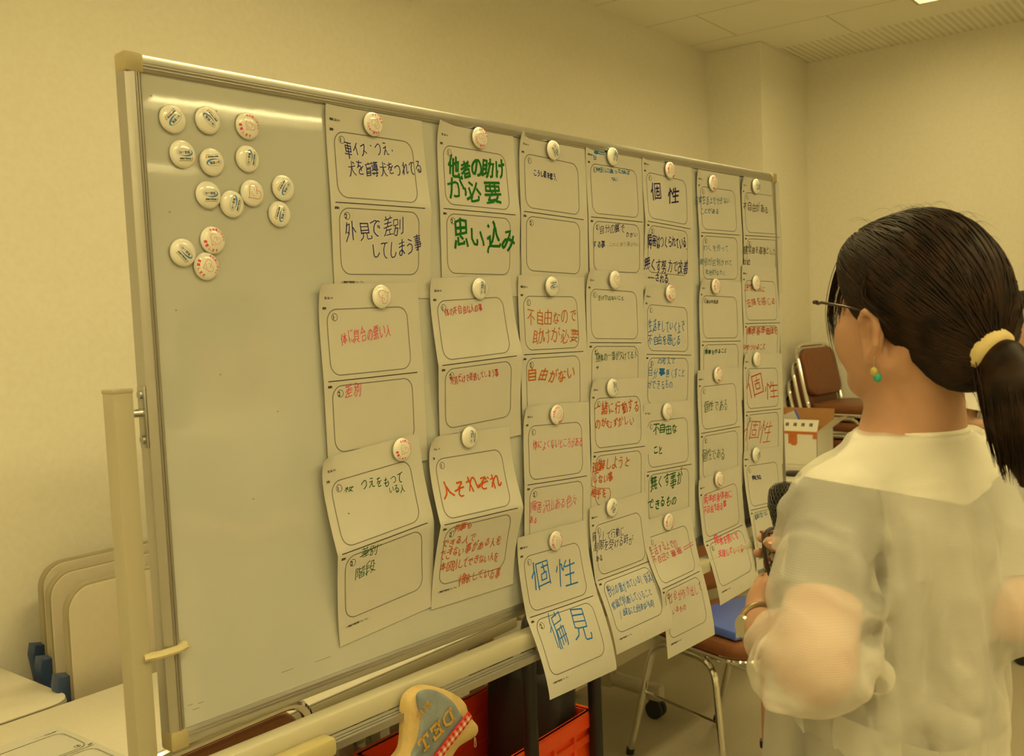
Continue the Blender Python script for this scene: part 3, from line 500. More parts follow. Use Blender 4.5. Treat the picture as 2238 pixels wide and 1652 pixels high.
 '緒': [[54,45,34,45],[37,33,39,30,41,28,42,24],[34,55,54,55],[7,45,5,56],[12,24,17,21,20,14],[7,22,7,18,12,10,14,5],[14,44,14,54],[21,35,8,36],[34,55,33,35],[30,12,49,12,52,14],[40,5,40,24],[20,28,21,35,22,36,20,45,23,51],[48,23,52,16,52,14,53,14,54,12,56,9],[12,24,11,22,7,22],[58,24,28,24],[12,24,11,24,12,25,12,24,13,27,9,32,8,36],[54,55,54,34,35,33,33,35,28,37]],
 '置': [[14,36,48,36],[48,43,14,43],[24,7,24,15],[30,22,30,22],[38,15,38,6],[14,49,48,49],[56,22,7,22],[30,16,29,29],[57,56,5,56],[30,16,9,15,10,6,54,7,53,15,30,16],[48,56,48,30,29,29,14,30,14,56]],
 '群': [[37,5,39,10,39,12],[10,41,7,43,5,45],[14,18,15,18],[12,28,14,28],[52,11,54,5,56,4],[10,39,27,39,27,54,11,54],[36,30,55,30],[58,43,34,43],[46,57,46,17],[30,18,5,18],[8,7,26,8,26,28,8,28],[56,16,35,16],[11,54,11,43,10,41,12,28,14,28,14,20,15,18,16,8]],
 '習': [[36,14,45,16],[8,26,22,20,26,20],[35,26,49,20,53,19],[14,45,49,45],[16,16,12,14,9,14],[49,56,14,56],[34,7,53,7,53,28],[30,35,30,30,26,28,26,7,8,7],[49,56,49,35,14,35,14,56]],
 '翼': [[3,57,9,58,22,52],[14,16,14,12,10,10,10,6],[41,50,41,50],[21,49,22,50],[12,30,50,30],[54,43,7,43],[31,24,31,35],[26,18,26,6,5,6],[54,17,54,6,33,6],[22,52,21,36],[43,15,42,16],[54,14,49,14,33,18],[42,15,41,14,43,14,41,14,41,12,37,10,37,6],[26,14,20,14,6,19],[5,50,58,50],[31,24,12,24,12,35,49,36,50,35,50,24,49,23,31,24],[55,58,41,52,41,36]],
 '考': [[32,24,31,27,27,30,26,32],[41,22,42,18,53,7],[12,11,42,11,46,15],[28,5,28,23],[22,34,21,35],[7,23,56,23],[21,35,20,35,22,36,22,35,22,36,22,43,47,44,46,51,43,57,30,57,28,56],[51,33,24,32,22,34,18,34,6,40]],
 '者': [[18,56,49,56],[24,34,24,32,29,29,30,26],[18,45,49,45],[27,24,27,5],[18,56,18,36],[11,12,43,12,45,14],[39,24,40,20,52,9,52,7],[49,56,49,35,21,34,18,36,14,37,7,40,5,39],[57,24,38,24,30,26,29,24,5,24]],
 '自': [[51,41,12,41],[12,54,51,54],[12,27,51,27],[28,12,30,4],[12,54,12,13,28,12,51,13,51,54]],
 '色': [[32,22,32,37],[22,9,39,10,39,14,36,17,35,21],[51,37,12,37],[51,37,51,22,10,21,5,24],[23,5,22,9,17,12,12,20,13,54,17,56,26,57,52,56,56,54,57,49]],
 '行': [[8,14,10,13,16,7,17,5],[38,58,47,57,48,54,48,26],[14,30,10,31,5,35],[55,9,30,9],[57,26,27,26],[20,18,18,22,15,24,14,28,14,57]],
 '要': [[7,58,25,55,27,54,28,52],[44,39,43,43,37,49,37,51],[18,47,20,39],[24,7,24,28],[38,7,38,28],[56,7,7,7],[5,38,57,38],[26,29,24,38],[24,28,52,29,53,28,53,17,10,16,10,29,24,28],[54,57,41,54,37,51,28,52],[12,49,18,47,20,49,28,50,28,52]],
 '見': [[14,28,49,28],[22,39,21,46,19,50,15,54,6,57],[56,48,58,49,58,51,57,55,56,56,40,57,37,55,37,39],[14,17,49,17],[22,39,49,38,49,7,14,7,14,38,22,39]],
 '解': [[33,24,35,23,40,18,43,8],[12,9,23,10,21,20],[37,34,56,34],[8,43,27,43],[57,46,34,46],[47,58,47,28],[18,20,18,54],[9,32,27,32],[23,57,27,56,27,20,8,20],[34,7,56,7,54,22,53,23,47,23],[14,4,12,6,12,9,11,10,8,18,8,47,5,57],[38,28,37,34,35,35,34,39]],
 '言': [[29,4,32,8,33,13],[49,55,14,55],[49,55,48,42,14,42,14,55],[48,32,14,32],[48,22,14,22],[56,14,5,14]],
 '謝': [[16,32,7,32],[22,51,29,46,32,41,35,39],[43,28,47,37,46,39],[7,54,7,41,16,40,17,54,7,54],[8,23,16,23],[18,14,5,14],[24,20,37,20],[10,5,12,10],[37,29,24,29],[30,10,31,5],[35,38,33,37,24,37],[47,57,54,56,54,5],[43,18,57,18],[31,57,35,57,37,54,37,41,35,39,37,37,37,12,30,10,24,12,24,37]],
 '識': [[56,32,52,41,49,42],[46,24,45,23],[7,54,7,41,17,40,17,54,7,54],[55,15,52,9],[28,23,27,16],[12,9,10,4],[5,14,18,14],[17,23,7,23],[17,32,7,32],[26,49,38,49],[26,40,38,40],[37,16,35,23],[31,5,32,10],[24,10,39,10],[57,23,23,23],[37,57,39,57,45,50,49,49],[58,49,57,54,54,56,51,55,49,49,49,42,47,41,45,23,45,5],[41,54,38,51,38,31,26,31,26,52]],
 '身': [[29,10,30,5],[39,40,37,45,30,49,16,55,7,58,5,57],[15,29,46,29],[55,27,50,33,46,34],[15,20,46,20],[45,40,7,39],[15,39,15,10,46,10,46,54,44,57,38,58,35,58,32,56]],
 '車': [[12,29,51,29],[7,10,55,10],[57,49,5,49],[31,18,51,19,50,39,12,39,12,19,31,18],[31,57,31,5]],
 '込': [[23,45,26,43,32,35,37,21,39,20],[8,6,11,9],[5,58,5,54,10,50,14,49],[5,29,14,29,14,49],[60,52,56,55,27,55,14,49],[32,7,37,12,38,18,41,21,45,33,49,39,54,44,55,44]],
 '違': [[5,56,8,53,13,51],[13,51,13,29,5,28],[13,51,16,51,24,56,29,56,55,56,60,54],[13,14,12,11,7,7],[33,9,33,16],[35,8,35,5],[42,30,26,30,26,22,51,22,52,29,51,30,42,30],[26,37,24,45,55,45],[42,50,42,30],[57,16,20,16],[22,37,56,37],[49,16,49,9,24,9]],
 '部': [[13,29,14,22,12,17],[18,4,20,12],[9,54,9,39,30,39,31,54],[9,54,31,54],[49,49,53,49,56,46,56,36,50,26,56,9,41,8,41,57],[25,29,26,24,28,18,28,12],[33,29,5,29],[32,12,7,12]],
 '限': [[53,18,30,18],[16,43,20,43,21,41,21,31,16,24,16,21,19,16,21,8,20,7,7,7,7,58],[42,53,30,56],[55,39,47,44],[30,56,30,8,31,7,53,7,52,30,30,30],[56,56,47,49,47,44,44,43,42,39,40,30]],
 '除': [[56,20,42,7],[57,52,51,43],[7,57,7,7,18,7,19,8,18,14,14,20,14,24,18,30,20,37,18,42,14,43],[42,7,41,7,28,20],[30,44,29,47,24,54],[26,35,57,35],[56,20,51,24,32,24,28,20],[32,56,34,58,41,57,42,24]],
 '階': [[7,58,7,7,18,7,19,8,17,16,14,21,14,24,19,32,19,41,18,43,14,43],[54,56,28,56],[39,31,39,35],[54,46,28,46],[27,12,38,12],[27,27,36,25,38,25,39,26],[56,10,48,14,44,15],[44,5,45,27,57,27,58,22],[27,5,27,27],[54,56,54,37,39,35,28,36,28,56]],
 '障': [[34,9,33,19],[29,33,52,33],[47,18,48,14,50,13],[40,9,40,5],[6,58,6,7,19,7,19,11,14,21,14,24,20,32,20,40,18,43,14,43],[24,49,58,49],[41,41,41,57],[41,41,51,41,52,39,52,27,29,26,29,40,41,41],[55,9,26,9],[57,19,24,19]],
 '馬': [[45,50,43,45],[7,55,10,45],[32,46,34,52,33,54],[22,55,21,47],[12,28,50,28],[50,17,12,17],[32,8,32,37],[52,7,12,8,12,37,56,37,55,49,53,56,52,58,44,58,43,56]],
}
PAPERS = {
 'A1': [0.3165, 0.022, 0.0002, 0.0056, 0.0151, 0.0063, 0.0038, 0.9666],
 'A2': [0.2794, 0.2951, -0.0128, 0.0039, 0.0039, 0.008, 0.008, 0.9849],
 'A3': [0.2614, 0.5582, -0.0819, 0.0273, 0.019, 0.0038, 0.0037, 0.9832],
 'B1': [0.5513, 0.0177, 0.0139, 0.0038, 0.0136, 0.0063, 0.0038, 0.952],
 'B2': [0.5103, 0.2853, -0.0333, 0.0164, 0.0185, 0.0063, 0.0039, 1.0009],
 'B3': [0.4843, 0.551, 0.0156, 0.0355, 0.0325, 0.0039, 0.0038, 0.9955],
 'C1': [0.7661, 0.0101, 0.035, 0.004, 0.004, 0.008, 0.008, 0.9832],
 'C2': [0.7398, 0.2778, 0.0148, 0.0065, 0.0039, 0.008, 0.008, 0.976],
 'C3': [0.7343, 0.5206, 0.0517, 0.0042, 0.0037, 0.008, 0.008, 0.9775],
 'C4': [0.6952, 0.7609, 0.0242, 0.03, 0.0352, 0.0788, 0.0766, 1.0048],
 'D1': [0.9705, 0.0096, 0.0076, 0.004, 0.004, 0.008, 0.008, 0.9944],
 'D2': [0.9495, 0.2638, 0.0464, 0.004, 0.004, 0.008, 0.008, 0.9906],
 'D3': [0.9431, 0.4866, 0.0511, 0.004, 0.0039, 0.008, 0.008, 0.9848],
 'D4': [0.9163, 0.7443, -0.0083, 0.0198, 0.0241, 0.0635, 0.0662, 0.9848],
 'E1': [1.1752, 0.0089, 0.0436, 0.011, 0.0039, 0.0063, 0.0039, 0.995],
 'E2': [1.1555, 0.2982, 0.0628, 0.004, 0.0039, 0.008, 0.008, 0.9895],
 'E3': [1.1307, 0.5537, 0.0405, 0.0066, 0.0038, 0.008, 0.008, 0.9896],
 'E4': [1.0998, 0.8058, 0.0007, 0.0547, 0.0337, 0.0652, 0.0607, 0.9838],
 'F1': [1.4003, 0.0236, -0.0046, 0.0069, 0.0062, 0.008, 0.008, 1.0037],
 'F2': [1.3873, 0.2809, 0.0325, 0.0039, 0.005, 0.008, 0.008, 0.9995],
 'F3': [1.3598, 0.4956, 0.0201, 0.0069, 0.0081, 0.008, 0.008, 1.0019],
 'F4': [1.3391, 0.751, -0.0349, 0.0184, 0.0149, 0.0526, 0.0457, 0.9906],
 'G1': [1.6186, 0.0219, -0.0081, 0.0039, 0.0066, 0.008, 0.008, 1.0064],
 'G2': [1.5997, 0.2444, 0.0172, 0.004, 0.0098, 0.008, 0.008, 1.0072],
 'G3': [1.5867, 0.467, 0.048, 0.0039, 0.004, 0.008, 0.008, 1.0225],
 'G4': [1.5614, 0.7111, 0.0644, 0.0274, 0.0201, 0.0476, 0.0242, 1.0109],
}
LINES = {
 'A1': [['車イス・つえ・', 34.0, 64.7, 143.3, 55.4, 25.6, 'navy', 1.6], ['犬を盲導犬をつれてる', 38.8, 94.4, 199.2, 79.6, 23.0, 'navy', 1.6], ['外見で差別', 25.9, 194.4, 149.1, 178.2, 30.4, 'navy', 1.6], ['してしまう事', 78.5, 219.2, 189.8, 209.1, 29.6, 'navy', 1.6]],
 'A2': [['体に具合の悪い人', 38.5, 84.1, 143.2, 77.0, 21.6, 'pink', 1.1], ['差別', 38.0, 165.2, 73.1, 164.9, 19.9, 'pink', 1.1]],
 'A3': [['杖', 40.1, 54.9, 56.2, 57.3, 9.1, 'dgreen', 1.2], ['つえをもって', 72.1, 58.1, 163.6, 62.9, 18.9, 'dgreen', 1.3], ['いる人', 127.0, 77.0, 161.9, 81.5, 12.5, 'dgreen', 1.2], ['差別', 45.1, 158.0, 85.1, 160.0, 15.7, 'dgreen', 1.1], ['階段', 33.4, 191.3, 78.1, 187.7, 20.3, 'dgreen', 1.2]],
 'B1': [['他者の助け', 21.4, 74.1, 179.0, 65.4, 35.1, 'green', 4.5], ['が必要', 14.7, 114.4, 160.3, 109.5, 38.9, 'green', 4.5], ['思い込み', 28.8, 194.9, 194.2, 187.5, 47.1, 'green', 5]],
 'B2': [['体の不自由な人の事', 32.4, 59.4, 125.6, 54.7, 14.5, 'red', 1], ['外見だけで差別してしまう事', 26.5, 176.0, 146.9, 173.2, 14.5, 'red', 1]],
 'B3': [['人それぞれ', 15.9, 93.2, 169.4, 92.6, 27.2, 'rust', 3], ['何事も', 32.9, 158.3, 79.5, 159.1, 14.5, 'rust', 1.4], ['できる人で', 10.3, 183.3, 94.0, 184.1, 16.3, 'rust', 1.4], ['できない事がある人を', 7.7, 201.4, 165.0, 204.8, 18.3, 'rust', 1.4], ['本区別してできない人を', 14.7, 226.5, 164.4, 231.5, 18.5, 'rust', 1.4], ['排除している事', 62.8, 257.4, 174.8, 265.0, 18.9, 'rust', 1.4]],
 'C1': [['こうし姿を思う.', 41.7, 71.1, 119.1, 73.3, 13.2, 'navy2', 1.6]],
 'C2': [['不自由なので', 21.6, 80.6, 179.5, 79.4, 29.2, 'orange', 1.9], ['助けが必要', 37.4, 113.6, 177.8, 114.9, 29.3, 'orange', 1.9], ['自由がない', 19.6, 187.8, 165.9, 191.0, 26.5, 'orange', 2.6]],
 'C3': [['体によくないところがある', 27.8, 74.6, 184.3, 78.9, 19.6, 'pink', 1.1], ['障害沢山ある色々', 15.1, 192.3, 162.8, 193.1, 22.8, 'pink', 1.1], ['ある', 15.2, 214.7, 35.5, 218.1, 13.7, 'pink', 1.1]],
 'C4': [['個', 20.0, 79.4, 79.9, 81.0, 57.3, 'blue', 2.6], ['性', 98.4, 77.7, 168.6, 82.4, 54.3, 'blue', 2.6], ['偏', 34.3, 184.6, 88.9, 187.5, 61.2, 'blue', 2.2], ['見', 102.2, 181.9, 156.7, 185.8, 57.8, 'blue', 2.6]],
 'D1': [['特別に違った時は', 33.8, 49.9, 156.1, 45.9, 10.5, 'blue2', 1.2], ['ない.', 84.5, 64.8, 122.8, 63.4, 8.6, 'blue2', 1.2], ['事出', 24.6, 14.7, 69.2, 13.6, 7.5, 'blue2', 1.4], ['日', 25.5, 26.6, 39.7, 26.1, 7.5, 'blue2', 1.2], ['自分の翼で', 35.8, 171.8, 126.9, 165.2, 20.3, 'navy2', 1.2], ['りかい', 128.9, 177.7, 175.6, 178.4, 10.9, 'navy2', 1.2], ['する事', 12.0, 202.7, 55.0, 202.0, 13.3, 'navy2', 1.4], ['これと言う事がない', 66.4, 201.5, 186.0, 196.8, 8.8, 'faint', 1]],
 'D2': [['王けではないこと', 38.8, 56.7, 133.9, 53.1, 10.5, 'dgreen', 1.1], ['身体の一部が欠けてる人', 26.4, 177.3, 179.5, 172.6, 18.3, 'dgreen', 1.1], ['や', 28.1, 198.8, 39.1, 199.0, 8.4, 'dgreen', 1.1]],
 'D3': [['一緒に行動する', 14.3, 60.3, 177.9, 60.4, 25.9, 'rust', 2.1], ['のがむずかしい', 14.1, 89.2, 156.7, 90.0, 20.1, 'rust', 2], ['理解しようと', 4.2, 175.0, 137.2, 175.7, 25.6, 'rust', 2.1], ['しない事', 5.6, 203.0, 74.7, 202.9, 18.7, 'rust', 2], ['相手を', 0.7, 231.2, 51.4, 234.7, 19.5, 'rust', 2]],
 'D4': [['時として行動に', 5.5, 62.7, 117.0, 67.7, 21.4, 'navy2', 1.1], ['制限を受ける時が', 6.5, 79.7, 145.4, 89.8, 19.6, 'navy2', 1.1], ['ある', 8.9, 105.3, 31.9, 106.5, 14.6, 'navy2', 1.1], ['自分の置かれている(状況)', 21.7, 173.7, 190.2, 177.5, 20.4, 'blue', 1.1], ['常識で判断していること', 19.3, 201.4, 162.3, 204.8, 18.2, 'blue', 1.1], ['(出来ることが出来ないもの)', 37.6, 222.0, 163.4, 229.7, 16.3, 'blue', 1.1]],
 'E1': [['個', 29.4, 90.4, 75.5, 86.1, 45.1, 'navy2', 3.4], ['性', 99.0, 84.4, 149.3, 79.7, 41.7, 'navy2', 4], ['障害はつくられている.', 11.9, 190.2, 192.6, 179.8, 28.8, 'navy2', 2.2], ['無くす努力で改善', 1.5, 242.7, 186.6, 237.5, 28.7, 'navy2', 2.2], ['される.', 44.7, 270.3, 120.4, 268.5, 21.5, 'navy2', 2.2]],
 'E2': [['生活をしていく上で', 17.8, 83.6, 168.6, 82.9, 25.7, 'blue', 1.7], ['不自由を感じる', 14.3, 115.8, 148.9, 114.9, 23.5, 'blue', 1.7], ['の考えで', 50.5, 161.6, 122.8, 162.2, 15.4, 'blue', 1.3], ['自分', 16.0, 187.8, 52.7, 187.9, 22.2, 'blue', 1.3], ['事', 60.2, 187.0, 82.8, 187.0, 17.4, 'blue', 4], ['無くすこと', 86.6, 188.1, 166.7, 188.3, 20.8, 'blue', 1.3], ['ができるもの', 14.5, 213.8, 115.8, 215.1, 19.4, 'blue', 1.3]],
 'E3': [['不自由な', 36.5, 58.8, 137.8, 58.6, 24.5, 'green2', 2.6], ['こと', 34.8, 104.0, 72.4, 104.1, 20.2, 'green2', 2.6], ['無くす事が', 20.6, 171.9, 153.7, 176.1, 30.6, 'green2', 2.6], ['できるもの', 8.8, 219.6, 130.1, 223.5, 24.3, 'green2', 2.6]],
 'E4': [['生活する上での', 12.6, 66.9, 128.3, 70.8, 20.3, 'red2', 1.2], ['不自由さ', 13.7, 87.4, 86.4, 89.7, 18.1, 'red2', 1.2], ['車車', 88.8, 89.1, 141.7, 91.1, 16.0, 'red2', 1.6], ['社会が作り出して', 28.5, 173.8, 187.2, 181.0, 22.0, 'red2', 1.2], ['いるもの', 34.2, 201.9, 99.8, 206.0, 13.7, 'red2', 1.2]],
 'F1': [['日常生活上でできない', -10.9, 74.2, 152.9, 64.1, 18.8, 'blue3', 1.4], ['ことがある', 9.8, 96.5, 96.2, 94.1, 14.3, 'blue3', 1.4], ['わくを作って', 14.2, 184.6, 139.6, 182.6, 15.5, 'blue3', 1.2], ['差別が区別されて', -1.5, 217.3, 154.5, 217.3, 16.6, 'blue3', 1.2], ['社会的なわく', 23.6, 240.8, 122.2, 242.4, 13.3, 'blue3', 1.2]],
 'F2': [['体の不自由', 33.6, 53.9, 89.7, 52.7, 8.8, 'dark', 1.4], ['障害を作ること', 18.6, 174.4, 122.8, 170.8, 11.1, 'dgreen', 1.4]],
 'F3': [['個性である.', 24.8, 85.6, 161.3, 93.2, 28.7, 'dgreen', 1.3], ['個性である.', 12.7, 200.4, 139.7, 207.6, 28.6, 'dgreen', 1.3]],
 'F4': [['具体的身体的に', 21.3, 50.4, 155.4, 61.1, 19.7, 'pink2', 1.8], ['不自由である事', 14.9, 75.2, 122.2, 82.8, 18.5, 'pink2', 1.8], ['障害を無くす', 44.5, 156.3, 161.3, 165.1, 20.5, 'pink2', 1.8], ['支援していく事', 40.5, 185.2, 166.1, 197.2, 17.0, 'pink2', 1.8]],
 'G1': [['不自由がある', 4.3, 71.9, 140.9, 76.6, 21.2, 'dark', 1.8], ['健常者を基準とした', -0.5, 184.7, 174.3, 186.2, 20.3, 'dark', 1.5], ['社会', -9.0, 212.5, 33.5, 214.4, 16.4, 'dark', 1.5]],
 'G2': [['日常生活に', 12.4, 58.9, 123.1, 57.3, 17.6, 'rust2', 1.5], ['支障を感じる', 18.0, 92.3, 175.5, 90.4, 21.4, 'rust2', 1.5], ['標準基準価値を', 11.5, 167.5, 184.0, 168.2, 20.2, 'rust2', 1.8], ['決めつけること', -4.3, 208.7, 114.4, 210.0, 15.3, 'rust2', 1.4]],
 'G3': [['個性', 9.7, 89.6, 192.2, 90.5, 54.6, 'rust2', 3], ['個性', 0.8, 197.7, 151.3, 202.7, 54.1, 'rust2', 2.4]],
 'G4': [['無知', 38.2, 68.6, 85.2, 71.3, 10.6, 'navy2', 2], ['個性な', 23.5, 165.1, 95.8, 162.7, 12.8, 'blue3', 1.6]],
}
MAGPOS = {'A1': [0.4059, 0.0429], 'A2': [0.4009, 0.3152], 'A3': [0.4234, 0.5628], 'B1': [0.6526, 0.0365], 'B2': [0.6301, 0.3033], 'B3': [0.5817, 0.561], 'C1': [0.8601, 0.0367], 'C2': [0.8304, 0.2993], 'C3': [0.8256, 0.5459], 'C4': [0.8003, 0.7864], 'D1': [1.0577, 0.0294], 'D2': [1.0397, 0.286], 'D3': [1.0128, 0.5083], 'D4': [0.9891, 0.7539], 'E1': [1.278, 0.0383], 'E2': [1.2546, 0.3147], 'E3': [1.2172, 0.5775], 'E4': [1.1982, 0.8226], 'F1': [1.4684, 0.0519], 'F2': [1.4577, 0.2993], 'F3': [1.4476, 0.5113], 'F4': [1.4281, 0.7613], 'G1': [1.6873, 0.0428], 'G2': [1.6628, 0.29], 'G3': [1.6474, 0.485], 'G4': [1.6184, 0.7262]}
FREEPOS = [[0.0624, 0.0773], [0.1149, 0.0724], [0.1778, 0.0728], [0.0737, 0.1224], [0.1171, 0.1286], [0.1744, 0.1187], [0.1082, 0.174], [0.1445, 0.1841], [0.1784, 0.1665], [0.232, 0.1554], [0.2228, 0.1938], [0.1107, 0.2355], [0.0647, 0.2535], [0.0982, 0.2713]]

# ================================================================ writing
def strokes(ch):
    if ch in '.': return [[(.12, .92), (.17, .97)]]
    if ch == '・': return [[(.47, .47), (.53, .53)]]
    return [[(s[k] / 63, s[k + 1] / 63) for k in range(0, len(s), 2)] for s in GL[ch]]
def ribbon(V, Fc, MI, pts, wd, mi, fn, step=4.0):
    """flat ink line along pts (sheet mm) mapped by fn"""
    P = [Vector((p[0], p[1])) for p in pts]; Q = [P[0]]
    for a, b in zip(P, P[1:]):
        k = max(1, int((b - a).length / step))
        for i in range(1, k + 1): Q.append(a + (b - a) * i / k)
    Q = [q for i, q in enumerate(Q) if i == 0 or (q - Q[i - 1]).length > 1e-4]
    if len(Q) < 2: return
    base = len(V); n = len(Q); closed = (Q[0] - Q[-1]).length < 1e-3
    for i in range(n):
        a = Q[i - 1] if i else (Q[-2] if closed else Q[0]); b = Q[i + 1] if i < n - 1 else (Q[1] if closed else Q[-1]); p = Q[i]
        d1 = (p - a); d2 = (b - p); d1 = d1.normalized() if d1.length > 1e-9 else d2.normalized(); d2 = d2.normalized() if d2.length > 1e-9 else d1
        t = (d1 + d2); t = t.normalized() if t.length > 1e-6 else d1
        nn = Vector((-t.y, t.x)); c = max(.6, abs(nn.dot(Vector((-d1.y, d1.x)))))
        ext = Vector((0, 0))
        if not closed and i == 0: ext = -d2 * wd * .4
        if not closed and i == n - 1: ext = d1 * wd * .4
        for s in (.5, -.5): V.append(fn(*(p + ext + nn * wd * s / c)))
    for i in range(n - 1):
        Fc.append((base + 2 * i, base + 2 * i + 1, base + 2 * i + 3, base + 2 * i + 2)); MI.append(mi)
def write(V, Fc, MI, text, a, b, h, wd, mi, fn, rnd=None, jit=1.0, fill=.92):
    a = Vector(a); b = Vector(b); L = (b - a).length; ux = (b - a) / L; uy = Vector((-ux.y, ux.x)); n = len(text); cell = L / n
    lsh = rnd.gauss(.04, .10) if rnd else 0
    for i, ch in enumerate(text):
        if ch == ' ': continue
        r = rnd
        dx = r.gauss(0, .05) * cell * jit if r else 0; dy = r.gauss(0, .07) * h * jit if r else 0; sh = lsh + r.gauss(0, .07) * jit if r else 0; rot = r.gauss(0, .07) * jit if r else 0
        sx = cell * fill * 1.12 * (r.uniform(.84, 1.1) if r and jit else 1); sy = h * 1.12 * (r.uniform(.82, 1.12) if r and jit else 1)
        wx, wy, px_, py_ = ([r.gauss(0, .035) for _ in range(2)] + [r.uniform(0, 6) for _ in range(2)]) if r else (0, 0, 0, 0)
        o = a + ux * (cell * (i + .5) + dx) + uy * dy
        for st in strokes(ch):
            q = []; ox, oy = (r.gauss(0, .018), r.gauss(0, .018)) if r else (0, 0)
            for x, y in st:
                x -= .5; y -= .5
                if r: x, y = x + ox + r.gauss(0, .008) + wx * math.sin(5 * y + px_), y + oy + r.gauss(0, .008) + wy * math.sin(5 * x + py_) - .10 * x * (1 - abs(y))
                x2 = x - y * sh - y * rot; y2 = y + x * rot
                q.append(o + ux * x2 * sx + uy * y2 * sy)
            ribbon(V, Fc, MI, q, wd * (r.uniform(.85, 1.15) if r else 1), mi, fn)
def arc(cx, cy, r, a0, a1, n): return [(cx + r * math.cos(R(a0 + (a1 - a0) * i / n)), cy + r * math.sin(R(a0 + (a1 - a0) * i / n))) for i in range(n + 1)]
def form(V, Fc, MI, fn, mf, mp, half=(1, 1)):
    """the printed worksheet"""
    for y0, y1, num in ((39, 140, '1'), (156, 258, '2')):
        o = [(x + 98.5, y + (y0 + y1) / 2) for x, y in rrect(167, y1 - y0, 19, 6)]
        ribbon(V, Fc, MI, o + [o[0]], 1.6, mf, fn, 6)
        cy = y0 + 12
        ribbon(V, Fc, MI, arc(30, cy, 5.6, 0, 360, 16), .8, mp, fn); write(V, Fc, MI, num, (26.0, cy), (34.4, cy), 9, 1.4, mp, fn)
    for k in range(62):
        x = 9 + k * 3.02; ribbon(V, Fc, MI, [(x, 148.2), (x + 1.5, 148.2)], 1.6, mp, fn)
    write(V, Fc, MI, '障害とは', (8, 21.5), (22, 21.5), 4.0, .62, mp, fn); write(V, Fc, MI, '(A4)', (22, 21.5), (31, 21.5), 3.6, .45, mp, fn, fill=1.3)
    write(V, Fc, MI, '演習1', (7, 37), (17.5, 37), 3.8, .65, mp, fn); write(V, Fc, MI, '演習4', (7, 156.5), (17.5, 156.5), 3.8, .65, mp, fn)
    ribbon(V, Fc, MI, arc(16, 270, 1.4, 0, 360, 10), .35, mp, fn); write(V, Fc, MI, '障害平等研修フォーラム', (18.5, 270), (60, 270), 3.6, .45, mp, fn)
# ================================================================ worksheets on the board
def sheet_fn(q, key):
    s0, t0, rot, nfl, nfr, nbl, nbr, ws = q
    e = (math.cos(rot), math.sin(rot)); dn = (-math.sin(rot), math.cos(rot)); row = int(key[1]); col = 'ABCDEFG'.index(key[0])
    n0 = .0032 + .0026 * (row - 1) + .0004 * (col % 2); lift = n0 - .0045
    covered = key in ('A1', 'A2', 'B1', 'B2', 'C1', 'C2', 'C3', 'D1', 'D2', 'D3', 'E1', 'E2', 'E3', 'F1', 'F2', 'F3', 'G1', 'G2', 'G3')
    if covered: nbl = nbr = .0022 + .0026 * (row - 1) + .0004 * (col % 2)
    curl = {'A2': .014, 'A3': .016, 'B1': .012, 'B2': .01, 'B3': .02, 'C1': .012, 'C3': .012, 'D2': .015, 'D3': .012, 'E2': .01, 'F2': .016, 'F1': .008, 'G1': .01, 'G3': .008}.get(key, .004)
    def f(x, y, off=0.0):
        u = x / 210; out = []
        for nf, nb in ((nfl, nbl), (nfr, nbr)):
            nf = max(nf, n0 + .002)
            h = 148.5
            if y < h:
                k = y / h; n = n0 + (nf - n0) * max(k, 0) ** 1.7
                L1 = math.sqrt(max(.1485 ** 2 - (nf - n0) ** 2, 1e-6)); t = k * L1
            else:
                k = (y - h) / h; L1 = math.sqrt(max(.1485 ** 2 - (nf - n0) ** 2, 1e-6)); L2 = math.sqrt(max(.1485 ** 2 - (nf - nb) ** 2, 1e-6))
                n = nb + (nf - nb) * (1 - min(k, 1)) ** 1.5; t = L1 + k * L2
            out.append((n, t))
        n = out[0][0] * (1 - u) + out[1][0] * u; t = out[0][1] * (1 - u) + out[1][1] * u
        n += curl * math.exp(-((x + y * .8) / 16.0)) + .0014 * math.sin(u * math.pi) * math.sin(y / 297 * math.pi)
        if key in ('A3', 'B3', 'B2'): n += .004 * math.exp(-((210 - x) / 30.0)) * math.exp(-((y - 148) / 50.0) ** 2)
        X = .21 * ws * u
        return bp(s0 + e[0] * X + dn[0] * t, t0 + e[1] * X + dn[1] * t, n + off)
    return f
COL = ['first', 'second', 'third', 'fourth', 'fifth', 'sixth', 'seventh']
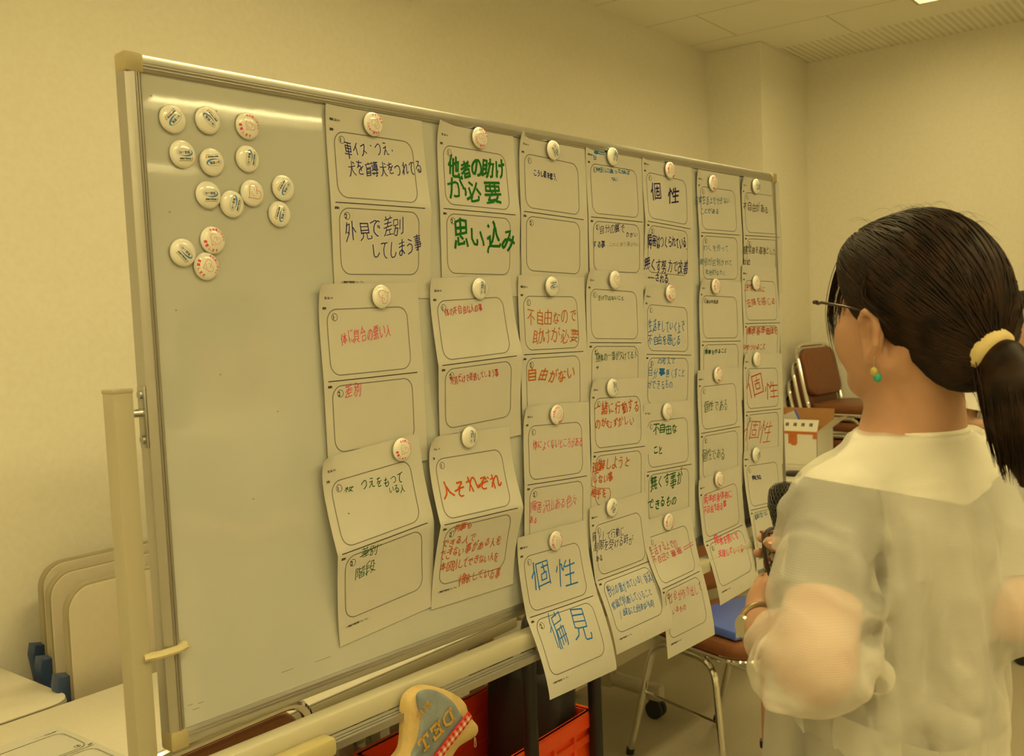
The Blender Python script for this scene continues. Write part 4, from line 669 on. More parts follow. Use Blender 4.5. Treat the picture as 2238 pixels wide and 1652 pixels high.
PDESC = {
 'A1': 'worksheet with thin navy writing in both boxes, top left corner of the block of sheets',
 'A2': 'worksheet with thin pink writing, second from the top in the leftmost column of sheets',
 'A3': 'worksheet with thin dark green writing, bottom of the leftmost column of sheets',
 'B1': 'worksheet with thick bright green marker writing, top of the second column',
 'B2': 'worksheet with small red writing, middle of the second column, below the thick green one',
 'B3': 'worksheet with bold rust writing above five crowded rust lines, bottom of the second column',
 'C1': 'worksheet with one small navy line and an empty lower box, top of the third column',
 'C2': 'worksheet with large orange brown writing, second from the top in the third column',
 'C3': 'worksheet with slanting pink writing, third from the top in the third column',
 'C4': 'worksheet with two big blue characters in each box, hanging over the pen tray',
 'D1': 'worksheet with small blue line above navy and faint writing, top of the fourth column',
 'D2': 'worksheet with small green writing, second from the top in the fourth column',
 'D3': 'worksheet with bold rust writing in both boxes, third from the top in the fourth column',
 'D4': 'worksheet with navy writing above and blue writing below, bottom of the fourth column',
 'E1': 'worksheet with heavy dark navy marker writing, top of the fifth column',
 'E2': 'worksheet with neat blue writing in both boxes, second from the top in the fifth column',
 'E3': 'worksheet with dark green writing in both boxes, third from the top in the fifth column',
 'E4': 'worksheet with thin red writing, hanging loose at the bottom of the fifth column',
 'F1': 'worksheet with pale blue grey writing, top of the sixth column',
 'F2': 'worksheet with tiny dark writing, second from the top in the sixth column',
 'F3': 'worksheet with grey green writing, third from the top in the sixth column',
 'F4': 'worksheet with bright pink writing near the hands, bottom of the sixth column',
 'G1': 'worksheet with dark brown writing, top of the rightmost column at the board corner',
 'G2': 'worksheet with four lines of reddish writing, second from the top in the rightmost column',
 'G3': 'worksheet with two large red characters in each box, third in the rightmost column',
 'G4': 'worksheet with a few small blue words beside the microphone, bottom of the rightmost column'}
SURF = {}
INKS = list(INK)
for key, q in PAPERS.items():
    fn = sheet_fn(q, key); SURF[key] = fn; V = []; Fc = []; MI = []
    nx, ny = 14, 36
    for j in range(ny + 1):
        for i in range(nx + 1): V.append(fn(210 * i / nx, 297 * j / ny))
    for j in range(ny):
        for i in range(nx):
            a = j * (nx + 1) + i; Fc.append((a, a + nx + 1, a + nx + 2, a + 1)); MI.append(0)
    used = ['frame', 'print'] + sorted({l[7] if False else l[6] for l in LINES[key]})
    ink = lambda x, y: fn(x, y, .00035)
    form(V, Fc, MI, ink, 1, 2)
    ink2 = lambda x, y: fn(x, y, .0005)
    rnd = random.Random(key)
    for t, ax, ay, bx, by, h, c, wd in LINES[key]: write(V, Fc, MI, t, (ax, ay), (bx, by), h, wd, 1 + used.index(c), ink2, rnd)
    if key == 'E4':
        for yy in (-3, 3): ribbon(V, Fc, MI, [(150, 88 + yy), (196, 84 + yy)], 1.3, 1 + used.index('red2'), ink2)
    if key == 'A3':
        ribbon(V, Fc, MI, [(44, 163), (64, 158), (90, 155)], 1.1, 1 + used.index('dgreen'), ink2)
        ribbon(V, Fc, MI, [(38, 92), (38.8, 93)], 1.6, 1 + used.index('dgreen'), ink2)
    if key == 'D3': ribbon(V, Fc, MI, [(6, 180), (2, 215), (20, 222), (62, 226), (68, 236), (60, 258)], 1.2, 1 + used.index('rust'), ink2)
    o = obj('worksheet', (V, [], Fc), [paper_m] + [INK[k] for k in used], None, smooth=False)
    me = o.data; me.polygons.foreach_set('material_index', MI)
    sm = [k < nx * ny for k in range(len(Fc))]; me.polygons.foreach_set('use_smooth', sm)
    props(o, PDESC[key], 'paper', 'worksheets on the whiteboard')
# ================================================================ badge magnets
DOME = [(0, .0052), (.006, .0050), (.011, .0043), (.015, .0031), (.0178, .0014), (.0190, -.0012), (.0190, -.0030), (.0180, -.0044), (.0165, -.0050), (0, -.0050)]
def dome_z(r):
    for (r0, z0), (r1, z1) in zip(DOME[:6], DOME[1:6]):
        if r <= r1: return z0 + (z1 - z0) * (r - r0) / (r1 - r0)
    return -.0012
def badge_mesh(kind):
    bm = B(); lathe(bm, DOME[:6], 40, mi=0); lathe(bm, DOME[5:], 40, mi=1); bmesh.ops.remove_doubles(bm, verts=bm.verts, dist=1e-6)
    bm.normal_update(); me = bpy.data.meshes.new('badge_magnet'); bm.to_mesh(me); bm.free()
    V = [v.co.copy() for v in me.vertices]; Fc = [tuple(p.vertices) for p in me.polygons]; MI = [p.material_index for p in me.polygons]
    fn = lambda x, y: Vector((x / 1000, -y / 1000, dome_z(math.hypot(x, y) / 1000) + .00025))
    if kind == 'D':
        # blue swoosh ring
        for k in range(36):
            a0, a1 = k * 10, k * 10 + 10; mid = a0 + 5
            wd = .35 + 1.9 * max(0, math.cos(R(mid - 40))) ** 1.5
            ribbon(V, Fc, MI, [(11.2 * math.cos(R(a)), -1.6 + 4.6 * math.sin(R(a))) for a in (a0 - 1, mid, a1 + 1)], wd, 2, fn)
        write(V, Fc, MI, 'DET', (-8.2, -1.6), (-.6, -1.6), 3.6, .5, 3, fn, fill=1.25); write(V, Fc, MI, '群馬', (-.6, -1.6), (7.6, -1.6), 3.9, .45, 3, fn)
        write(V, Fc, MI, '障害平等研修', (-8, 6.6), (8, 6.6), 2.3, .35, 3, fn); ribbon(V, Fc, MI, [(-9, 9.3), (9.5, 9.3)], .5, 3, fn, 1.5)
        ribbon(V, Fc, MI, arc(10.2, 6.3, .6, 0, 360, 8), 1.2, 4, fn); ribbon(V, Fc, MI, [(10.2, 7.4), (10.2, 9)], .8, 4, fn)
    else:
        big = 1.15 if kind == 'h' else .86
        hp = []
        for k in range(41):
            t = 2 * math.pi * k / 40; hp.append((.62 * 16 * math.sin(t) ** 3 * big, -.62 * (13 * math.cos(t) - 5 * math.cos(2 * t) - 2 * math.cos(3 * t) - math.cos(4 * t)) * big + .4))
        ribbon(V, Fc, MI, hp, .45 if kind == 'H' else .65, 2, fn, 2)
        for x in (-3, 2.4): ribbon(V, Fc, MI, arc(x * big, -2.0 * big, .35, 0, 360, 8), .6, 3 if kind == 'h' else 2, fn)
        ribbon(V, Fc, MI, arc(0, .5 * big, 4.2 * big, 35, 145, 10), .4, 2, fn, 1)
        if kind == 'H':
            for txt, a0, a1, up in (('その思いやりに', -155, -25, 1), ('感謝します', 145, 35, 0)):
                for i, ch in enumerate(txt):
                    a = R(a0 + (a1 - a0) * (i + .5) / len(txt)); cx, cy = 14.3 * math.cos(a), 14.3 * math.sin(a); tx, ty = (-math.sin(a), math.cos(a)) if up else (math.sin(a), -math.cos(a))
                    write(V, Fc, MI, ch, (cx - tx * 2, cy - ty * 2), (cx + tx * 2, cy + ty * 2), 3.9, .65, 4, fn)
    bpy.data.meshes.remove(me); me = bpy.data.meshes.new('badge_magnet'); me.from_pydata([tuple(v) for v in V], [], Fc)
    ms = {'D': ['logo', 'print', 'gold'], 'H': ['heart', 'heart', 'rose'], 'h': ['heart', 'print', 'rose']}[kind]
    for x in [badge_m, badge_s_m] + [INK[k] for k in ms]: me.materials.append(x)
    me.polygons.foreach_set('material_index', MI); me.polygons.foreach_set('use_smooth', [True] * len(Fc)); me.update()
    return me
BM = {k: badge_mesh(k) for k in 'DHh'}
def badge(kind, s, t, n, rot, label, group):
    o = bpy.data.objects.new('badge_magnet', BM[kind]); C.objects.link(o)
    o.matrix_world = BF @ Matrix.Translation((s, -n, -t)) @ Matrix.Rotation(R(90), 4, 'X') @ Matrix.Rotation(R(rot), 4, 'Z')
    props(o, label, 'magnet', group)
kd = {'D': 'round badge magnet with blue oval logo', 'H': 'round badge magnet with pink lettering and heart face', 'h': 'round badge magnet with a red heart face'}
FREE = [('D', -135, 'nearest the top left board corner'), ('D', 135, 'second in the top row'), ('H', -45, 'right end of the top row'), ('D', 5, 'leftmost of the second row, logo upright'),
        ('D', 190, 'middle of the second row, upside down'), ('D', 78, 'right end of the second row'), ('D', 3, 'left end of three touching'), ('D', 72, 'middle one of three touching badges'),
        ('h', -50, 'on the bare left part of the board'), ('D', -125, 'upper of the rightmost pair'), ('D', -110, 'lower of the rightmost pair'), ('H', -35, 'upper of the touching lowest trio'),
        ('D', -45, 'left in the lowest trio'), ('H', -75, 'lowest of all the loose badges')]
for (k, rot, txt), (s, t) in zip(FREE, FREEPOS): badge(k, s, t, .0052, rot, kd[k] + ', ' + txt, 'badge magnets on the bare left part of the board')
PM = dict(A1=('H', 150), A2=('h', 120), A3=('H', -35), B1=('H', 150), B2=('D', 80), B3=('D', 78), C1=('D', -60), C2=('D', 187), C3=('H', 45), C4=('H', 90), D1=('D', 70), D2=('h', 0), D3=('D', 100), D4=('D', -130),
          E1=('H', 60), E2=('H', -20), E3=('h', 0), E4=('H', 60), F1=('H', 20), F2=('H', 70), F3=('H', 10), F4=('H', 120), G1=('D', 0), G2=('h', 30), G3=('h', 200), G4=('D', 20))
for key, (k, rot) in PM.items():
    s, t = MAGPOS[key]; row = int(key[1]); n = .0032 + .0026 * (row - 1) + .0085
    if key in ('C2', 'D2'): n += .002
    short = PDESC[key].split(',')[0] if key not in ('B3', 'D3', 'E2') else PDESC[key].split(' in ')[0].split(' above')[0] + ' in the ' + COL['ABCDEFG'.index(key[0])] + ' column'
    badge(k, s, t, n, rot, {'D': 'logo badge', 'H': 'pink lettered badge', 'h': 'heart face badge'}[k] + ' on ' + short, 'badge magnets holding the worksheets')

# ================================================================ furniture
def WT(w_, n_, z_=0.0, deg=0.0):
    M = Matrix.Translation(wp(w_, n_, z_)) @ wrot(deg); return M
# ---- stackable chair, local: x right, y facing, z up
def make_chair(M, label):
    t = thing('stacking_chair', M, label, 'chair', 'brown chrome framed stacking chairs')
    for s in (-1, 1):
        x = .2 * s
        bm = B(); tube(bm, fillet([(x * 1.03, -.30, .008), (x * .98, -.175, .418), (x * .98, .085, .418), (x * 1.03, .135, .008)], .07, 7), .0105, 10); obj('leg_frame', bm, chrome_m, t)
        bm = B(); tube(bm, [(x * 1.0, -.232, .235), (x * 1.0, .112, .235)], .005, 8); obj('side_rail', bm, chrome_m, t)
        for y in (-.302, .1355):
            bm = B(); tube(bm, [(x * 1.03, y, 0), (x * 1.03, y + .004, .022)], .0135, 10); obj('foot_cap', bm, rubber_m, t)
    bm = B(); xx = .188
    tube(bm, fillet([(-xx, .10, .432), (-xx, -.20, .432), (-xx * .98, -.285, .80), (xx * .98, -.285, .80), (xx, -.20, .432), (xx, .10, .432)], [.07, .075, .075, .07], 8), .0105, 10); obj('back_frame', bm, chrome_m, t)
    o = rrect(.415, .42, .085, 7); bm = B(); slab(bm, o, .444, .492, .016, None, .008); obj('seat', bm, vinyl_m, t)
    bm = B(); o2 = [(x * .97, y * .97) for x, y in o]; tube(bm, [(x, y, .439) for x, y in o2], .0075, 8, closed=True); obj('seat_rim', bm, chrome_m, t)
    bm = B(); A = math.atan2(.085, .368)
    Mb = Matrix.Translation((0, -.232, .655)) @ Matrix.Rotation(A, 4, 'X') @ Matrix.Rotation(R(90), 4, 'X')
    slab(bm, rrect(.345, .265, .06, 7), -.022, .016, .012, Mb @ Matrix.Rotation(R(180), 4, 'Y'), .006); obj('backrest', bm, vinyl_m, t)
    return t
chair0 = make_chair(WT(-1.08, .67, 0, 162), 'brown vinyl chair with chrome legs and a blue folder on its seat')
dup(chair0, WT(-2.955, .335, 0, 0), 'brown chair tucked under the table, its chrome rimmed back showing below the whiteboard')
for k in range(6):
    lab = 'topmost brown chair of the stack in the far corner, its whole backrest in view' if k == 5 else ('second chair from the top of the corner stack, chrome back edge showing' if k == 4 else ['brown chair at the bottom of the far corner stack', 'brown chair second from the bottom of the far corner stack', 'brown chair in the lower middle of the far corner stack', 'third chair from the top of the far corner stack'][k])
    dup(chair0, WT(1.33, .17 + .024 * k, .093 * k, 172), lab)
# blue folder on the seat
Mf = Matrix.Translation(wp(-1.115, .705, .500)) @ wrot(162)
t = thing('folder', Mf, 'blue folder lying on the seat of the brown chair', 'folder')
bm = B(); box(bm, (-.16, -.118, .0225), (.16, .118, .0255), .001); obj('cover', bm, blue_m, t)
bm = B(); box(bm, (-.16, -.118, .0), (.16, .118, .003), .001); obj('cover', bm, blue_m, t)
bm = B(); box(bm, (.157, -.118, .001), (.162, .118, .0245), .001); obj('spine', bm, blue_m, t)
bm = B(); box(bm, (-.150, -.112, .0035), (.156, .112, .0215), .0005); obj('pages', bm, paper_m, t)
# ---- long tables
def make_table(M, L, D, label, panel=False, legs=(.3, .3), r=.05, sh=0.0):
    t = thing('conference_table', M, label, 'table')
    bm = B(); slab(bm, rrect(L, D, r, 6), -.004, 0, .001); obj('tabletop', bm, table_m, t)
    bm = B(); slab(bm, rrect(L + .003, D + .003, r, 6), -.034, -.0042, .004); obj('edge_band', bm, tedge_m, t)
    for sx, ins in ((-1, legs[0]), (1, legs[1])):
        x = sx * (L / 2 - ins)
        bm = B(); box(bm, (x - .028, -.02 + sh, -.62), (x + .028, .05 + sh, -.04), .008); box(bm, (x - .03, -.16 + sh * .3, -.075), (x + .03, .16 + sh * .3, -.035), .004); obj('leg', bm, tleg_m, t)
        bm = B(); tube(bm, fillet([(x, -.20 + sh, -.605), (x, -.03 + sh, -.59), (x, .06 + sh, -.59), (x, .20 + sh, -.605)], .05), .026, 12, squash=(1, 1)); box(bm, (x - .022, -.225 + sh, -.635), (x + .022, -.16 + sh, -.575), .012); box(bm, (x - .022, .16 + sh, -.635), (x + .022, .225 + sh, -.575), .012); obj('foot', bm, tleg_m, t)
        for y in (-.195 + sh, .195 + sh):
            bm = B()
            for dx in (-.013, .013): tube(bm, [(x + dx - .008, y, -.667), (x + dx + .008, y, -.667)], .033, 20)
            box(bm, (x - .02, y - .02, -.65), (x + .02, y + .02, -.632), .004); obj('caster', bm, rubber_m, t)
    if panel:
        bm = B(); box(bm, (-L / 2 + .06, -D / 2 + .012, -.30), (L / 2 - .06, -D / 2 + .026, -.035), .003); obj('modesty_panel', bm, tedge_m, t)
    return t
make_table(WT(-3.94, -.232, .70), 2.10, .45, 'pale long table against the wall at the left edge of the picture')
make_table(WT(-2.6675, .232, .70), 1.505, .45, 'pale long table behind the left half of the whiteboard', False, (.3, .3), .05, .17)
make_table(WT(-1.15, .232, .70), 1.50, .45, 'pale table with a front panel and black casters behind the right half of the whiteboard', True, (.3, .475), .05, .18)
make_table(WT(.305, .232, .70), 1.37, .45, 'pale table in the far corner carrying the white carton')
# ---- flip-top tables parked upright
for i, (n_, w0, lab) in enumerate(((-.05, -2.872, 'front one of three parked tables, its beige top tipped upright'), (-.20, -2.835, 'middle one of three parked tables with tops tipped upright'), (-.31, -2.797, 'rearmost of three parked tables with tops tipped upright, against the wall'))):
    M = WT(w0 + .60, n_, 0)
    if i == 0:
        ft0 = thing('flip_top_table', M, lab, 'table', 'flip top tables parked upright')
        Mt = Matrix.Translation((0, 0, .70)) @ Matrix.Rotation(R(90), 4, 'X')
        bm = B(); slab(bm, rrect(1.19, .44, .055, 8), -.005, 0, .0015, Mt); obj('tabletop', bm, mat('beige_laminate', (.60, .54, .42), .4, noise=.02, nscale=60), ft0)
        bm = B(); slab(bm, rrect(1.20, .45, .06, 8), -.027, -.0045, .006, Mt); obj('edge_band', bm, mat('beige_edge', (.34, .30, .20), .45), ft0)
        bm = B(); slab(bm, [(-.006, -.046), (.014, -.042), (.018, .042), (-.010, .048), (-.016, .02)], -.03, .004, .006, Matrix.Translation((-.612, .012, .69)) @ Matrix.Rotation(R(90), 4, 'X')); obj('lever', bm, navyclip_m, ft0)
        for x in (-.42, .42):
            bm = B(); box(bm, (x - .022, .03, .09), (x + .022, .06, .66), .006); obj('leg', bm, tleg_m, ft0)
            bm = B(); box(bm, (x - .022, -.02, .065), (x + .022, .11, .10), .008); obj('foot', bm, tleg_m, ft0)
            for y in (-.0, .09):
                bm = B(); tube(bm, [(x - .018, y, .033), (x + .018, y, .033)], .033, 18); obj('caster', bm, rubber_m, ft0)
    else: dup(ft0, M, lab)
# ---- loose worksheet on the near table
V, Fc, MI = [], [], []
fl = lambda x, y, o=0.0: wp(-2.985 - (x / 1000), .112 + (297 - y) / 1000, .7012 + o)
fl = lambda x, y, o=0.0: Vector(wp(-2.985 + (x - 0) / 1000 - .0, .112, .7012 + o))
def fl(x, y, o=0.0):      # sheet lies head towards the room, seen upside down
    return WT(-2.985, .112, .7012 + o) @ Vector((-.002 - x / 1000, -(297 - y) / 1000, 0))
nx, ny = 6, 8
for j in range(ny + 1):
    for i in range(nx + 1): V.append(fl(210 * i / nx, 297 * j / ny, .001 * math.sin(i / nx * 3.1)))
for j in range(ny):
    for i in range(nx):
        a = j * (nx + 1) + i; Fc.append((a, a + 1, a + nx + 2, a + nx + 1)); MI.append(0)
form(V, Fc, MI, lambda x, y: fl(x, y, .0018), 1, 2)
o = obj('worksheet', (V, [], Fc), [paper_m, INK['frame'], INK['print']], None, smooth=False); o.data.polygons.foreach_set('material_index', MI)
props(o, 'blank worksheet lying upside down on the table in the bottom left corner', 'paper')
# ---- white container glimpsed between post and board
t = thing('storage_case', WT(-2.50, .16, .70), 'white stacked case on the table, glimpsed between the post and the board', 'container')
wpl = mat('white_plastic', (.72, .71, .66), .3)
for k in range(3):
    bm = B(); box(bm, (-.10, -.07, .004 + .066 * k), (.10, .07, .066 + .066 * k), .006); obj('drawer', bm, wpl, t)
    bm = B(); box(bm, (-.03, -.078, .03 + .066 * k), (.03, -.069, .042 + .066 * k), .003); obj('handle', bm, wpl, t)
# ---- white carton
card_w = mat('white_card', (.78, .76, .68), .7, noise=.03, nscale=8); kraft = mat('kraft_card', lin((176, 128, 78)), .8, noise=.05, nscale=25)
tape_m = mat('torn_tape', lin((196, 112, 54)), .55, noise=.08, nscale=40)
CW, CN = .703, .276      # near right bottom corner in wall coordinates
t = thing('carton', WT(CW, CN, .70), 'open white cardboard carton with torn brown tape on the corner table', 'box')
LX, LY, LZ = .22, .30, .165
def flap(bm, p0, p1, up, th=.004, mi=0, mo=1):
    p0, p1, up = Vector(p0), Vector(p1), Vector(up); nn = (p1 - p0).cross(up).normalized() * -th
    q = [bm.verts.new(v) for v in (p0, p1, p1 + up, p0 + up)]; b = [bm.verts.new(v.co + nn) for v in q]
    f = bm.faces.new(q); f.material_index = mi; f = bm.faces.new(list(reversed(b))); f.material_index = mo
    for k in range(4):
        f = bm.faces.new((q[(k + 1) % 4], q[k], b[k], b[(k + 1) % 4])); f.material_index = mo
bm = B()
flap(bm, (0, LY, .001), (0, 0, .001), (0, 0, LZ)); flap(bm, (0, 0, .001), (LX, 0, .001), (0, 0, LZ)); flap(bm, (LX, 0, .001), (LX, LY, .001), (0, 0, LZ)); flap(bm, (LX, LY, .001), (0, LY, .001), (0, 0, LZ))
box(bm, (.004, .004, .001), (LX - .004, LY - .004, .006))
obj('carton_body', bm, [card_w, kraft], t, smooth=False)
for p0, p1, up in (((0, LY, LZ), (0, 0, LZ), (.03, 0, .055)), ((0, 0, LZ), (LX, 0, LZ), (.02, -.075, .06)), ((LX, 0, LZ), (LX, LY, LZ), (.03, 0, .09)), ((LX, LY, LZ), (0, LY, LZ), (0, .05, .06))):
    bm = B(); flap(bm, p0, p1, up); obj('flap', bm, [card_w, kraft], t, smooth=False)
bm = B(); box(bm, (-.001, .0, LZ - .014), (-.0003, LY, LZ)); box(bm, (-.0012, .10, LZ - .062), (-.0003, .145, LZ - .01)); box(bm, (-.0012, .0, LZ - .035), (-.0003, .022, LZ - .01)); box(bm, (-.001, .105, LZ - .07), (-.0004, .13, LZ - .06)); obj('torn_tape', bm, tape_m, t, smooth=False)
bm = B()
for k in range(4):
    y = .028 + .04 * k
    for a, b in ((0, .006), (.0075, .009), (.0105, .015)): box(bm, (.0135 - .0013, y + a, LZ + .024), (.0215 - .0013, y + b, LZ + .0393), 0, Matrix.Translation((0, 0, 0)))
for v in bm.verts:   # lay the marks on the sloping front flap
    zz = v.co.z - LZ; v.co.x = zz * .03 / .055 - .0006 - (.0008 if v.co.x < .017 else 0)
obj('printed_mark', bm, INK['print'], t, smooth=False)
t2 = thing('plastic_file', WT(CW + .12, CN - .07, .71), 'clear plastic file with a blue edge leaning in the white carton', 'file')
clear_m = mat('frosted_plastic', (.62, .61, .55), .35)
Ml = Matrix.Rotation(R(-24), 4, 'X')
bm = B(); box(bm, (-.0015, -.02, .0), (.0015, .12, .26), .0008, Ml); obj('sheet', bm, clear_m, t2)
bm = B(); box(bm, (-.004, -.028, .0), (.004, -.018, .262), .002, Ml); obj('edge_strip', bm, blue_m, t2)
bm = B(); slab(bm, rrect(.21, .15, .002, 2), .0, .0012, .0004, WT(.50, .19, .7003, 12)); props(obj('paper_sheet', bm, paper_m, None), 'white paper sheet lying on the corner table in front of the carton', 'paper')
bm = B(); slab(bm, rrect(.09, .07, .02, 4), 0, .016, .005, WT(.40, .275, .7003, 20), .002); props(obj('pouch', bm, black_m, None), 'flat black pouch on the corner table behind the microphone', 'pouch')
# ---- folding cart with an orange crate
LXc, LYc, ZB, ZT = .52, .325, .17, .45
t = thing('folding_cart', WT(-2.11, .452, 0), 'orange plastic crate cart with black handle posts under the pen tray', 'cart')
def crate_side(bm, a, b, th):
    """upright ribbed wall from a to b (xy), thickness inwards th (vector xy)"""
    a, b, th = Vector(a), Vector(b), Vector(th); d = (b - a); L = d.length; d.normalize()
    def bx(u0, u1, z0, z1, o0, o1):
        q = []
        for z in (z0, z1):
            for u, o_ in ((u0, o0), (u1, o0), (u1, o1), (u0, o1)):
                p = a + d * u + th.normalized() * o_; q.append(bm.verts.new((p.x, p.y, z)))
        for f in ((0, 1, 2, 3), (7, 6, 5, 4), (0, 4, 5, 1), (1, 5, 6, 2), (2, 6, 7, 3), (3, 7, 4, 0)): bm.faces.new([q[i] for i in f])
    bx(0, L, ZB, ZT, 0, .006); bx(0, L, ZT - .035, ZT, -.012, .010); bx(0, L, ZT - .075, ZT - .055, -.008, .008); bx(0, L, ZB, ZB + .03, -.010, .008)
    n = int(L / .075)
    for k in range(n + 1): bx(max(0, L * k / n - .006), min(L, L * k / n + .006), ZB, ZT - .03, -.009, .0)
    for z in (ZB + .09, ZB + .14): bx(0, L, z, z + .006, .006, .009)
hx, hy = LXc / 2, LYc / 2
for a, b, th in (((-hx, -hy), (hx, -hy), (0, 1)), ((hx, -hy), (hx, hy), (-1, 0)), ((hx, hy), (-hx, hy), (0, -1)), ((-hx, hy), (-hx, -hy), (1, 0))):
    bm = B(); crate_side(bm, a, b, th); bmesh.ops.recalc_face_normals(bm, faces=bm.faces); obj('side_wall', bm, orange_m, t, smooth=False)
bm = B(); box(bm, (-hx, -hy, ZB - .012), (hx, hy, ZB), .004); obj('crate_floor', bm, orange_m, t, smooth=False)
bm = B()
for x in (-.03, .245): tube(bm, fillet([(x, -hy - .024, .12), (x, -hy - .024, .72)], .01), .0195, 14, squash=(1, .7))
tube(bm, [(-.045, -hy - .024, .13), (.26, -hy - .024, .13)], .014, 10); tube(bm, fillet([(-.03, -hy - .024, .70), (-.03, -hy - .024, .775), (.245, -hy - .024, .775), (.245, -hy - .024, .70)], .04), .016, 12); obj('handle', bm, black_m, t)
for x in (-hx + .05, hx + .028):
    for y in (-hy - .03, hy + .02):
        bm = B(); Mw = Matrix.Translation((x, y, .26 if y < 0 and x > 0 else .09)) @ Matrix.Rotation(R(90), 4, 'X'); rw = .055 if (y < 0 and x > 0) else .088
        lathe(bm, [(0, .014), (.014, .016), (.02, .011), (rw * .7, .009), (rw * .92, .016), (rw, .01), (rw, -.01), (rw * .92, -.016), (0, -.012)], 28, Mw); wo = obj('wheel' if rw > .06 else 'corner_disc', bm, red_m if rw < .06 else rubber_m, t)
        bm = B(); lathe(bm, [(0, .02), (.008, .019), (.011, .015), (.011, .01)], 14, Mw); obj('hub_bolt', bm, steel_m, wo)
bm = B(); box(bm, (-hx, -hy, .10), (hx, hy, ZB - .012), .006); obj('chassis', bm, black_m, t)
bagm = mat('black_nylon', (.02, .019, .018), .5, bump=.3, bscale=300)
t = thing('laptop_bag', WT(-1.925, .462, ZB), 'black bag standing in the orange crate behind the black posts', 'bag')
bm = B(); box(bm, (-.05, -.12, .006), (.05, .12, .38), .025, Matrix.Rotation(R(4), 4, 'Y'), 3); obj('bag_body', bm, bagm, t)
bm = B(); box(bm, (-.035, -.132, .05), (.035, -.115, .26), .008, Matrix.Rotation(R(4), 4, 'Y'), 2); obj('front_pocket', bm, bagm, t)
bm = B(); tube(bm, fillet([(-.0, -.05, .37), (.0, -.05, .43), (.0, .05, .43), (.0, .05, .37)], .03), .009, 8); obj('carry_handle', bm, bagm, t)
# ---- pole
t = thing('walking_cane', Matrix.Translation(at(1676, 1600, 1.42) * 1.0), 'thin pinkish metal cane with a black ring below the near woman\'s sleeve', 'cane')
p = at(1676, 1600, 1.42); z0 = p.z
bm = B(); tube(bm, [(.0, 0, -z0 + .02), (0, 0, -z0 + 1.0)], .0075, 12); obj('shaft', bm, mat('pink_metal', lin((176, 138, 116)), .35, metal=.3), t)
bm = B(); tube(bm, [(0, 0, -.022), (0, 0, -.012)], .0105, 14); obj('ring', bm, black_m, t)
bm = B(); tube(bm, [(0, 0, -z0), (0, 0, -z0 + .03)], .011, 14); obj('rubber_tip', bm, rubber_m, t)
bm = B(); tube(bm, fillet([(0, 0, -z0 + .99), (0, 0, -z0 + 1.03), (.09, .03, -z0 + 1.03)], .03), .010, 12); obj('grip', bm, black_m, t)
# ---- cloth pouch hanging on the pen tray
canvas_m = mat('canvas', lin((206, 180, 122)), .85, noise=.08, nscale=60, bump=.5, bscale=500)
denim_m = mat('faded_denim', lin((136, 146, 150)), .85, noise=.22, nscale=28, bump=.5, bscale=600)
gold_m = mat('ochre_print', lin((206, 164, 72)), .7, noise=.06, nscale=80)
t = thing('cloth_pouch', BF @ Matrix.Translation((.37, -.055, -.99)), 'small denim and canvas pouch with red gingham trim draped over the pen tray', 'pouch')
Ip = (BF @ Matrix.Translation((.37, -.055, -.99))).inverted()
def pixb(x, y, n):
    o = Vector((0, 0, CH)); d = _fwd + _r2 * ((x - 1119) / FPX) - _u2 * ((y - 826) / FPX); P0 = B0 + _n * n; k = (P0 - o).dot(_n) / d.dot(_n); return Ip @ (o + d * k)
def pillow(name, out, n0, puff, m, steps=6, back=.02, wob=0.0):
    """stuffed cloth shape with its outline in the tray's front plane"""
    P = [pixb(x, y, n0) for x, y in out]; N = len(P); c = sum(P, Vector()) / N; bm = B(); rings = []; rr = random.Random(3)
    prof = [(1, -back), (1.0, 0)] + [(math.cos(k / steps * math.pi / 2 * .97), math.sin(k / steps * math.pi / 2) * puff) for k in range(1, steps + 1)]
    for s_, h in prof: rings.append([bm.verts.new((c.x + (p.x - c.x) * s_, c.y + (p.y - c.y) * s_ - h + (rr.uniform(-wob, wob) if 0 < h < puff else 0), c.z + (p.z - c.z) * s_)) for p in P])
    for a, b in zip(rings, rings[1:]):
        for k in range(N): bm.faces.new((a[k], b[k], b[(k + 1) % N], a[(k + 1) % N]))
    bm.faces.new(rings[0]); bm.faces.new(list(reversed(rings[-1]))); bmesh.ops.recalc_face_normals(bm, faces=bm.faces)
    return obj(name, bm, m, t, sharp=70)
def smooth_loop(pts, n=4):
    o = []; N = len(pts)
    for i in range(N):
        p0, p1, p2, p3 = [np.array(pts[(i + k) % N], float) for k in (-1, 0, 1, 2)]
        for k in range(n):
            u = k / n; o.append(tuple(.5 * ((2 * p1) + (-p0 + p2) * u + (2 * p0 - 5 * p1 + 4 * p2 - p3) * u * u + (-p0 + 3 * p1 - 3 * p2 + p3) * u ** 3)))
    return o
body = [(893, 1540), (906, 1516), (932, 1502), (962, 1504), (992, 1516), (1014, 1534), (1022, 1556), (1032, 1572), (1043, 1586), (1041, 1604), (1022, 1618), (1000, 1632), (984, 1656), (960, 1690), (880, 1700), (868, 1668), (886, 1640), (891, 1600)]
pillow('canvas_body', smooth_loop(body), .062, .016, canvas_m, wob=.0005)
pillow('denim_panel', smooth_loop([(914, 1517), (938, 1507), (964, 1514), (988, 1532), (1002, 1552), (1012, 1574), (990, 1600), (962, 1635), (935, 1672), (896, 1672), (902, 1648), (914, 1618), (919, 1580), (916, 1548)]), .0745, .0065, denim_m, back=.004)
